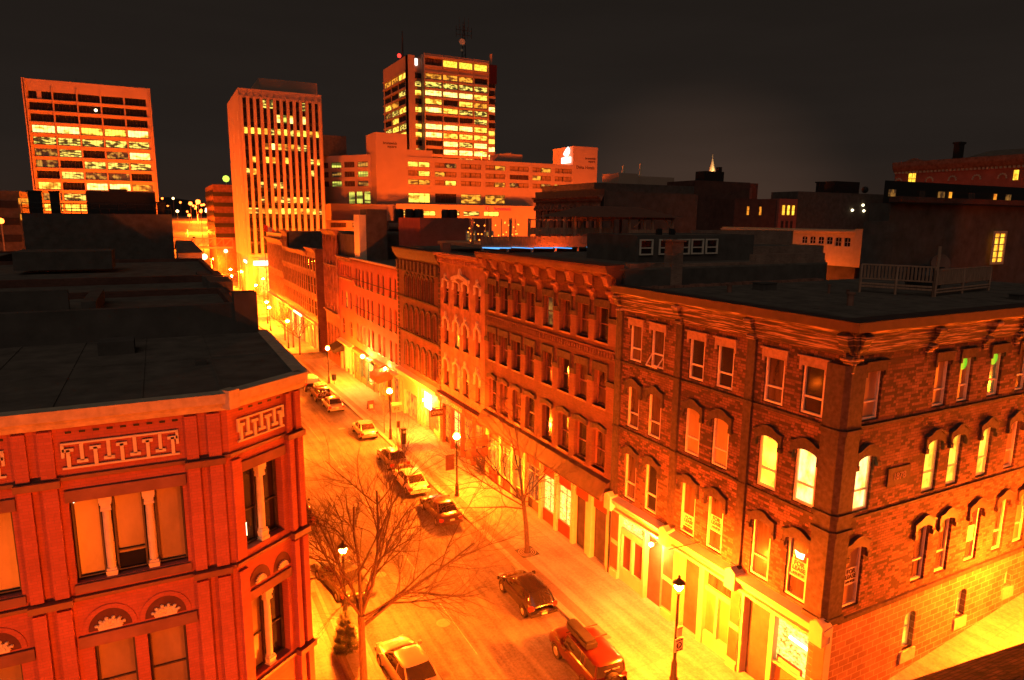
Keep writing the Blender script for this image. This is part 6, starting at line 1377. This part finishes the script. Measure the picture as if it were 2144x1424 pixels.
for p, q in (((24.5, .34), (24.75, .85)), ((24.75, .85), (25.25, .8)), ((25.25, .8), (24.95, .32)), ((24.95, .32), (24.75, .85)), ((25.25, .85), (25.5, .34)), ((24.95, .32), (24.5, .34)), ((25.15, .98), (25.35, .98))): g.tube((p[0], 15.55, z+p[1]), (q[0], 15.55, z+q[1]), .022, n=6)
g.build('frame', M['chrome'], t)
# ================================================================ far avenue
t = thing('footbridge', 'steel truss footbridge crossing the avenue from the finned tower', 'bridge', (17.7, 262, 9))
g = MB(); g.box(3, 24, 260, 263, 9.3, 9.8); g.build('deck', M['concrete'], t); g = MB()
for y in (260, 263):
    for z in (9.9, 12.8): g.tube((3, y, z), (24, y, z), .15, n=5)
    for i in range(7): g.tube((3+3*i, y, 9.8), (6+3*i, y, 12.8), .1, n=4); g.tube((6+3*i, y, 9.8), (6+3*i, y, 12.8), .1, n=4)
g.build('truss', M['wood'], t)
B = block('louvred_car_park', 'brown louvred car park beyond the finned tower with wavy dark floor bands', 21.5, 40, 300, 345, 33, .4, 'tanwall', win=False)
for i in range(5):
    g = MB(FX(21.5)); z = 12+i*4.1; pts = [(300+k*4.5, z+(1.2 if k % 2 else 0)) for k in range(11)]
    for p, q in zip(pts, pts[1:]): g.extr([(p[0], p[1]), (q[0], q[1]), (q[0], q[1]+1.6), (p[0], p[1]+1.6)], 0, .2)
    g.build('floor_band', M['black'], B); g = MB(FY(300)); g.box(21.5, 40, 0, .2, z, z+1.6); g.build('floor_band', M['black'], B)
# high mast lamps
def mast(x, y, z, label, mat, r=.9): t = thing('mast_lamp', label, 'street lamp', (x, y, gz(x, y)), 'distant mast lamps'); g = MB(); g.tube((x, y, gz(x, y)), (x, y, z), .16, .1, 6); g.build('pole', M['kerb'], t); g = MB(); g.ball(x, y, z, r, 8); g.build('lamp', mat, t)
mast(27.5, 310, 35.8, 'brightest green tinged mast lamp left of the finned tower', M['greenlamp'], 1.4); mast(29.9, 290, 40, 'smaller green tinged mast lamp touching the finned tower flank', M['greenlamp'], .65)
far = emit('far_lamp', (1, .16, .02), 9.0); faw = emit('far_white_lamp', (1, .7, .3), 6.0)
for i, (px, yy, zz_, r, l) in enumerate(((25.5, 590, 29.5, 1.5, 'orange mast lamp, left of the pair over the avenue'), (31.5, 600, 31.0, 1.9, 'biggest orange mast lamp, right of the pair over the avenue'), (41, 600, 32, 1.2, 'yellow mast lamp right of the orange pair'), (19.0, 345, 22.5, .7, 'orange avenue lamp nearest the dark block edge'), (23.5, 330, 11.5, .8, 'low bright lamp over the avenue, right of its middle'), (24.8, 300, 6.5, .8, 'low bright lamp by the car park foot'), (15, 270, 6, 1.1, 'big white lamp just behind the footbridge'))):
    mast(px, yy, zz_, l, far if i < 4 else faw, r)
random.seed(21)
for i in range(44):
    y = random.uniform(480, 1400); x = y*random.uniform(-.02, .09)+random.uniform(0, 6); g = MB(); zg = gz(x, y); z = zg+random.uniform(6, 13)+(y > 800)*random.uniform(0, 12); g.tube((x, y, zg), (x, y, z), .1, n=4); g.mi = 1; g.ball(x, y, z, random.uniform(.3, .7)+y*.0011, 6); o = g.build('distant_lamp', [M['kerb'], far if i % 9 else faw], loc=(x, y, zg)); tag(o, 'tiny orange lamp in the scatter of lights on the horizon', 'street lamp', 'tiny lamps on the horizon')
# left edge glow: low building with two lamps
B = block('bright_low_house', 'low bright orange building at the left edge behind the blank dark block', -60, -25.5, 150, 165, 13, .3, 'creampaint', win=False)
g = MB(FY(150)); g.box(-28.2, -26.8, 0, .1, 12.5, 15.5); g.build('lit_window', M['litO'], B)
B = block('banded_car_park', 'dim car park with dark open bands behind the left office tower', -80, -24.8, 176, 190, 25.5, .3, 'rooftopgrey', win=False)
for z in (22, 18.5, 15): g = MB(FY(176)); g.box(-80, -25.2, 0, .1, z, z+1.5); g.build('open_band', M['black'], B)
for z in (19.5, 22.8): g = MB(FY(175)); g.box(-24.9, -23.2, 0, .1, z, z+1.2); g.build('lit_bay', M['litO'], B)
mast(-23.6, 146, 19.6, 'right one of two lamps at the left edge', far, .5); mast(-25.6, 144, 20.0, 'left one of two lamps at the left edge', far, .6)
# ================================================================ cars
def car(x, y, label, kind='sedan', col='silver', rz=0.0, L=4.5, Wd=1.75, H=1.42, cat='car', group='cars parked along the right kerb', extra=None):
    z0 = gz(x, y)+.005; t = thing('parked_car', label, cat, (x, y, z0), group, rz)
    w = Wd/2; st = {'sedan': [(-.5, .62, .62, .50), (-.485, .82, .78, .42), (-.44, .90, .93, .3), (-.33, .96, .96, .27), (-.15, .99, .95, .25), (.1, 1, .93, .25), (.24, 1, .91, .25), (.36, .97, .84, .27), (.45, .88, .74, .3), (.49, .74, .62, .4), (.5, .6, .52, .45)]}
    st['hatch'] = [(-.5, .66, .78, .48), (-.485, .86, .92, .4), (-.45, .93, .98, .3), (-.33, .98, .99, .27), (-.15, 1, .97, .25), (.1, 1, .95, .25), (.26, 1, .92, .25), (.37, .97, .84, .27), (.45, .86, .73, .3), (.49, .7, .6, .4), (.5, .55, .52, .45)]
    st['suv'] = [(-.5, .9, .85, .5), (-.49, .95, 1.0, .45), (-.45, .97, 1.04, .4), (-.3, 1, 1.05, .36), (0, 1, 1.04, .35), (.2, 1, 1.02, .35), (.3, 1, 1.0, .36), (.44, .97, .95, .4), (.49, .92, .85, .45), (.5, .88, .6, .5)]
    S = st.get(kind, st['suv']); hb = H/1.42
    v = []; f = []
    for (sy, sw, zt, zb) in S:
        W_ = w*sw; zt = zt*hb if kind != 'suv' and kind != 'van' else zt*hb*.93
        v += [(-W_*.9, sy*L, zb), (-W_, sy*L, zb+.1), (-W_*1.0, sy*L, zb+(zt-zb)*.55), (-W_*.95, sy*L, zt-.06), (-W_*.82, sy*L, zt), (0, sy*L, zt+.025), (W_*.82, sy*L, zt), (W_*.95, sy*L, zt-.06), (W_, sy*L, zb+(zt-zb)*.55), (W_, sy*L, zb+.1), (W_*.9, sy*L, zb)]
    n = 11
    for i in range(len(S)-1):
        for k in range(n): j = (k+1) % n; f.append((i*n+k, i*n+j, (i+1)*n+j, (i+1)*n+k))
    f.append(tuple(range(n))); f.append(tuple(range((len(S)-1)*n, len(S)*n)))
    me = bpy.data.meshes.new('body'); me.from_pydata(v, [], f); me.materials.append(P[col]); me.polygons.foreach_set('use_smooth', [True]*len(f)); me.update()
    o = link(bpy.data.objects.new('body', me)); o.parent = t; sd = o.modifiers.new('s', 'SUBSURF'); sd.levels = 1; sd.render_levels = 1
    ZB = {'sedan': .93, 'hatch': .95, 'suv': .97, 'van': .97}[kind]*hb
    cab = {'sedan': (-.36, -.22, .06, .24), 'hatch': (-.475, -.36, .06, .26), 'suv': (-.485, -.465, .12, .2), 'van': (-.49, -.48, .14, .22)}[kind]
    wl, wr = .86*w, .70*w
    if kind in ('suv', 'van'): wl, wr = .9*w, .80*w
    lo = [(-wl, cab[0]*L), (wl, cab[0]*L), (wl, cab[3]*L), (-wl, cab[3]*L)]; hi = [(-wr, cab[1]*L), (wr, cab[1]*L), (wr, cab[2]*L), (-wr, cab[2]*L)]
    def ring(q, c, cy2=None):                # rectangle with rounded corners
        x1, y0, y1 = q[1][0], q[0][1], q[2][1]; cc = cy2 or c
        return [(-x1+c, y0-.04), (0, y0-.07), (x1-c, y0-.04), (x1-c*.3, y0+cc*.3), (x1, y0+cc), (x1+.01, (y0+y1)/2), (x1, y1-cc), (x1-c*.3, y1-cc*.3), (x1-c, y1+.04), (0, y1+.1), (-x1+c, y1+.04), (-x1+c*.3, y1-cc*.3), (-x1, y1-cc), (-x1-.01, (y0+y1)/2), (-x1, y0+cc), (-x1+c*.3, y0+cc*.3)]
    A0, A1 = ring(lo, .2), ring(hi, .16); AM = [((p[0]*.46+q[0]*.54)*1.02, (p[1]+q[1])/2) for p, q in zip(A0, A1)]
    v = [(*p, ZB-.03) for p in A0]+[(*p, (ZB+H)/2) for p in AM]+[(*p, H-.06) for p in A1]; f = []
    for r in (0, 1):
        for k in range(16): j2 = (k+1) % 16; f.append((r*16+k, r*16+j2, r*16+16+j2, r*16+16+k))
    g = MB(); g.v = v; g.f = f; g.m = [0]*len(f)
    g.build('windows', M['carglass'], t, local=True, smooth=True) if kind != 'van' else g.build('canvas_sides', P['pale'], t, local=True, smooth=True)
    cxm = sum(p[1] for p in A1)/16
    v = [(p[0]*1.03, cxm+(p[1]-cxm)*1.02, H-.08) for p in A1]+[(p[0]*.99, cxm+(p[1]-cxm)*.98, H-.04) for p in A1]+[(p[0]*.86, cxm+(p[1]-cxm)*.86, H-.005) for p in A1]+[(p[0]*.45, cxm+(p[1]-cxm)*.45, H+.015) for p in A1]; f = []
    for r in (0, 1, 2):
        for k in range(16): j2 = (k+1) % 16; f.append((r*16+k, r*16+j2, r*16+16+j2, r*16+16+k))
    f.append(tuple(range(48, 64))); g = MB(); g.v = v; g.f = f; g.m = [0]*len(f); g.build('roof', P['pale' if kind == 'van' else col], t, local=True, smooth=True)
    g = MB()                                                        # pillars
    for k in (3, 7, 11, 15): g.tube((A0[k][0], A0[k][1], ZB-.03), (AM[k][0], AM[k][1], (ZB+H)/2), .05, .045, 6); g.tube((AM[k][0], AM[k][1], (ZB+H)/2), (A1[k][0], A1[k][1], H-.06), .045, .04, 6)
    for s in (-1, 1): m = (cab[1]+cab[2])/2*L; g.tube((s*wl, m-.1, ZB-.02), (s*wr, m-.1, H-.05), .04, .035, 5)
    if kind == 'suv': 
        for s in (-1, 1): g.tube((s*wl, -.27*L, ZB-.02), (s*wr, -.27*L, H-.05), .06, .05, 5)
    g.build('pillars', P[col], t, local=True)
    R_ = .31 if kind in ('sedan', 'hatch') else .38
    for sx in (-1, 1):
        for sy in (-.31, .30):
            X = sx*(w-.10); g = MB(); g.tube((X-sx*.1, sy*L, R_), (X+sx*.105, sy*L, R_), R_, n=16); wh = g.build('wheel', M['tyre'], t, local=True)
            g = MB(); g.tube((X+sx*.09, sy*L, R_), (X+sx*.12, sy*L, R_), R_*.64, R_*.5, n=10); g.build('rim', M['rim'], wh, local=True)
            g = MB(); pts = [(sy*L+(R_+.07)*math.cos(an), R_+(R_+.07)*math.sin(an)) for an in [math.pi*q/8 for q in range(9)]]
            for p, q in zip(pts, pts[1:]): g.tube((sx*(w-.03), p[0], p[1]), (sx*(w-.03), q[0], q[1]), .035, n=4)
            g.build('wheel_arch', P[col] if kind != 'suv' else M['black'], t, local=True)
    hy = .485*L; ty = -.487*L; zt_ = .68*hb if kind in ('sedan',) else .80*hb
    for s in (-1, 1):
        g = MB(); g.box(s*w*.80-.17, s*w*.80+.10, ty-.035, ty+.12, zt_-.08, zt_+.10); g.build('tail_lamp', M['tail'], t, local=True)
        g = MB(); g.box(s*w*.62-.15, s*w*.62+.13, hy-.10, hy+.012, .56*hb, .68*hb); g.build('headlamp', M['chrome'], t, local=True)
        g = MB(); g.box(s*(w+.02)-.02, s*(w+.14)+.02*s, cab[3]*L-.3, cab[3]*L-.16, ZB-.02, ZB+.12) if s > 0 else g.box(-(w+.14), -(w+.0), cab[3]*L-.3, cab[3]*L-.16, ZB-.02, ZB+.12); g.build('mirror', P[col], t, local=True)
    g = MB(); g.box(-w*.9, w*.9, ty-.10, ty+.03, .36, .54); g.build('rear_bumper', P[col], t, local=True)
    g = MB(); g.box(-w*.86, w*.86, hy-.02, hy+.06, .34, .5); g.build('front_bumper', P[col], t, local=True)
    g = MB(); g.box(-.16, .16, ty-.115, ty-.10, .42 if kind != 'sedan' else .62, .53 if kind != 'sedan' else .73); g.build('number_plate', M['signpale'], t, local=True)
    if extra: extra(t, w, L, H, ty)
    return t
def suv_kit(t, w, L, H, ty):
    g = MB(); g.lathe(-.28, 0, [(.001, 0)], 3); 
    g = MB(); bx = [(-.62, -1.05), (-.05, -1.05), (-.05, .75), (-.12, .95), (-.55, .95), (-.62, .75)]
    g.prism(bx, H+.08, H+.30); g.prism([(x*1.0+(.06 if x < -.3 else -.06), y*.93) for x, y in bx], H+.30, H+.42); g.build('roof_box', M['black'], t, local=True)
    g = MB()
    for y in (-.35, .5): g.tube((-w*.9, y, H+.05), (w*.98, y, H+.05), .03, n=6)
    g.build('roof_bars', M['tyre'], t, local=True)
    g = MB(); g.tube((.02, ty-.30, .98), (.02, ty-.06, .98), .37, n=20); s = g.build('spare_wheel', M['tyre'], t, local=True)
    g = MB(); g.tube((.02, ty-.32, .98), (.02, ty-.29, .98), .3, n=20); g.build('cover', M['black'], s, local=True)
    Fb = Fr((0, ty-.325), (1, 0), (0, -1))
    g = MB(); g.tube((-w-.06, 1.25, 1.2), (-w-.1, .2, 1.15), .05, n=6); g.build('side_rail', M['black'], t, local=True)
    for i, z in enumerate((1.42, 1.33)): g = MB(); g.box(-.34+.1*i, .42-.06*i, ty-.02+(.035*i), ty-.012+(.035*i), z, z+.05); g.build('window_sticker', M['signpale'], t, local=True)
def bike_kit(t, w, L, H, ty):
    g = MB()
    for x0 in (-.35,):
        for x in (-.5, .45):
            pts = [(x+.33*math.cos(a), ty-.25, .95+.33*math.sin(a)) for a in [math.pi*k/8 for k in range(17)]]
            for p, q in zip(pts, pts[1:]): g.tube(p, q, .025, n=5)
        for p, q in (((-.5, .95), (-.2, 1.4)), ((-.2, 1.4), (.3, 1.4)), ((.3, 1.4), (0, .9)), ((0, .9), (-.2, 1.4)), ((.3, 1.5), (.45, .95)), ((0, .9), (-.5, .95))): g.tube((p[0], ty-.25, p[1]), (q[0], ty-.25, q[1]), .025, n=5)
    g.build('carried_bicycle', M['chrome'], t, local=True)
    g = MB(); g.box(-w*.7, w*.7, -.9, .9, H+.02, H+.1); g.build('roof_rack', M['black'], t, local=True)
def bush_kit(t, w, L, H, ty): pass
car(16.5, 23.7, 'dark red off-road car with a black roof box and a spare wheel on its tailgate', 'suv', 'red', L=4.4, Wd=1.8, H=1.78, cat='off-road car', extra=suv_kit, rz=R(-3))
car(16.8, 30.15, 'black hatchback parked by the kerb ahead of the dark red off-road car', 'hatch', 'black', L=4.35, Wd=1.76, H=1.42, rz=R(-2))
car(16.55, 42.4, 'dark maroon saloon half hidden by twigs, behind the second lamp', 'sedan', 'maroon', L=4.6, rz=R(-1))
car(16.4, 48.4, 'cream silver saloon parked beside the second lamp on the right', 'sedan', 'pale', L=4.7)
car(16.7, 53.9, 'darker saloon with bright red tail lamps directly ahead of the cream silver saloon', 'sedan', 'grey', L=4.6)
car(16.75, 63.0, 'compact silver saloon standing alone between the two groups of parked cars', 'sedan', 'silver', L=4.3, rz=R(-1))
car(16.25, 74.4, 'silver saloon at the near end of the far group of parked cars', 'sedan', 'silver', L=4.3)
car(16.0, 79.9, 'red estate carrying a bicycle on its tailgate', 'suv', 'red', L=4.4, H=1.68, extra=bike_kit)
car(15.9, 85.6, 'off-road car with a pale canvas top in the far group', 'van', 'maroon', L=4.2, H=1.85, cat='off-road car')
car(15.9, 91.3, 'dark saloon at the far end of the parked row by the side street', 'sedan', 'black', L=4.4)
car(8.85, 26.9, 'silver saloon seen from above at the bottom edge, on the left side of the street', 'sedan', 'silver', L=4.7, Wd=1.8, group='cars parked along the left kerb', rz=R(4))
car(8.0, 36.2, 'dark green saloon in the left parking bay under the bare branches', 'sedan', 'green', L=4.6, Wd=1.8, group='cars parked along the left kerb', rz=R(9))
car(6.9+.45, 46.2, 'red car just showing past the edge of the red brick building', 'hatch', 'red', L=4.3, group='cars parked along the left kerb')
for i, y in enumerate((440, 452, 464)): car(18.5+i, y, ('nearest', 'middle', 'farthest')[i]+' of three dark cars queuing on the far avenue', 'sedan', 'black', L=4.6, H=1.5, group='cars on the far avenue')
# ================================================================ lamps that light the blocks: cross street ones out of frame, tower ones added
def cobra(x, y, h, power, label, dx=0, dy=0, rad=.35, grp='tall road lamps'):
    z = gz(x, y) if h < 40 else 42.3; h = h if h < 40 else h-40; t = thing('road_or_fill_lamp', label, 'street lamp', (x, y, z), grp)
    g = MB(); g.tube((x, y, z), (x, y, z+h), .1, .06, 8); g.tube((x, y, z+h), (x+dx, y+dy, z+h+.4), .05, n=6); g.build('pole', M['kerb'], t)
    g = MB(); X, Y, Z = x+dx, y+dy, z+h+.35; g.prism([(X-.35, Y-.16), (X+.35, Y-.16), (X+.35, Y+.16), (X-.35, Y+.16)], Z, Z+.16); g.build('lamp_head', M['kerb'], t)
    l = bpy.data.lights.new('road_or_fill_bulb', 'POINT'); l.energy = power; l.color = SOD; l.shadow_soft_size = rad
    o = link(bpy.data.objects.new('bulb', l)); o.parent = t; o.location = (X-x, Y-y, Z-.3-rad-z+.1)
    return t
cobra(-4.5, 5.2, 8.2, 9500, 'road lamp on the cross street facing the red brick building')
cobra(7.5, 4.6, 8.2, 7000, 'road lamp at the crossing south of the red brick chamfer')
cobra(26.5, 5.5, 6.5, 4000, 'road lamp on the hill street opposite the stone side wall')
cobra(46.0, 9.0, 8.0, 9000, 'road lamp farther up the hill street')
lampost(33.5, 12.6, 'globe lamp on the hill street pavement by the stone side wall', power=20000)
lampost(45, 12.6, 'globe lamp farther up the hill street pavement', power=20000)
# added round the towers and avenue for their light on the blocks
for x, y, h, p, l in ((-22, 238, 8, 1.05e5, 'added lamp left of the office tower forecourt'), (0, 236, 9, 1.05e5, 'added lamp before the left office tower'), (12, 188, 12, 8e4, 'tall lamp added in the square to light the pale flank'), (34, 184, 10, 6.5e4, 'tall lamp added in the square to light the fins'), (48, 176, 12, 6e4, 'tall lamp added behind the far block'),
                      (78, 205, 14, 6e4, 'lamp mast added before the hotel podium to light it'), (104, 200, 14, 6.5e4, 'lamp mast added below the hotel windows'), (135, 205, 14, 6.5e4, 'lamp mast added before the hotel end tower'), (160, 205, 12, 6e4, 'lamp mast added at the right of the hotel'), (123, 115.5, 9, 9e3, 'added lamp lighting the tall brick wall foot'), (122, 98.5, 8, 2600, 'added lamp lighting the triple window house'), (70.5, 58, 13, 2200, 'added lamp lighting the orange hall'), (46.5, 80, 12, 1500, 'added lamp lighting the classical bank'), (132, 80, 20, 700, 'added lamp lighting the grand corniced hall'), (85, 225, 8, 2.5e4, 'added lamp close to the podium windows'), (122, 262, 45, 1.1e5, 'lamp added on the hotel roof to light the bright banded tower'), (5, 215, 10, 7e4, 'added avenue lamp by the square'), (7, 310, 10, 1.6e5, 'added avenue lamp beyond the footbridge'), (15, 400, 10, 2.2e5, 'added avenue lamp short of the queue of cars'), (33, 420, 10, 2.2e5, 'added avenue lamp right of the queue of cars'), (26, 510, 12, 4e5, 'added avenue lamp on the rise'), (44, 560, 12, 4e5, 'added avenue lamp right of the rise'), (32, 640, 14, 6e5, 'added avenue lamp at the crest'), (60, 700, 14, 6e5, 'farthest added avenue lamp'), (-34, 135, 9, 2e4, 'added lamp before the bright low house')):
    cobra(x, y, h, p, l, rad=1.0, grp='lamps added round the office towers and avenue')
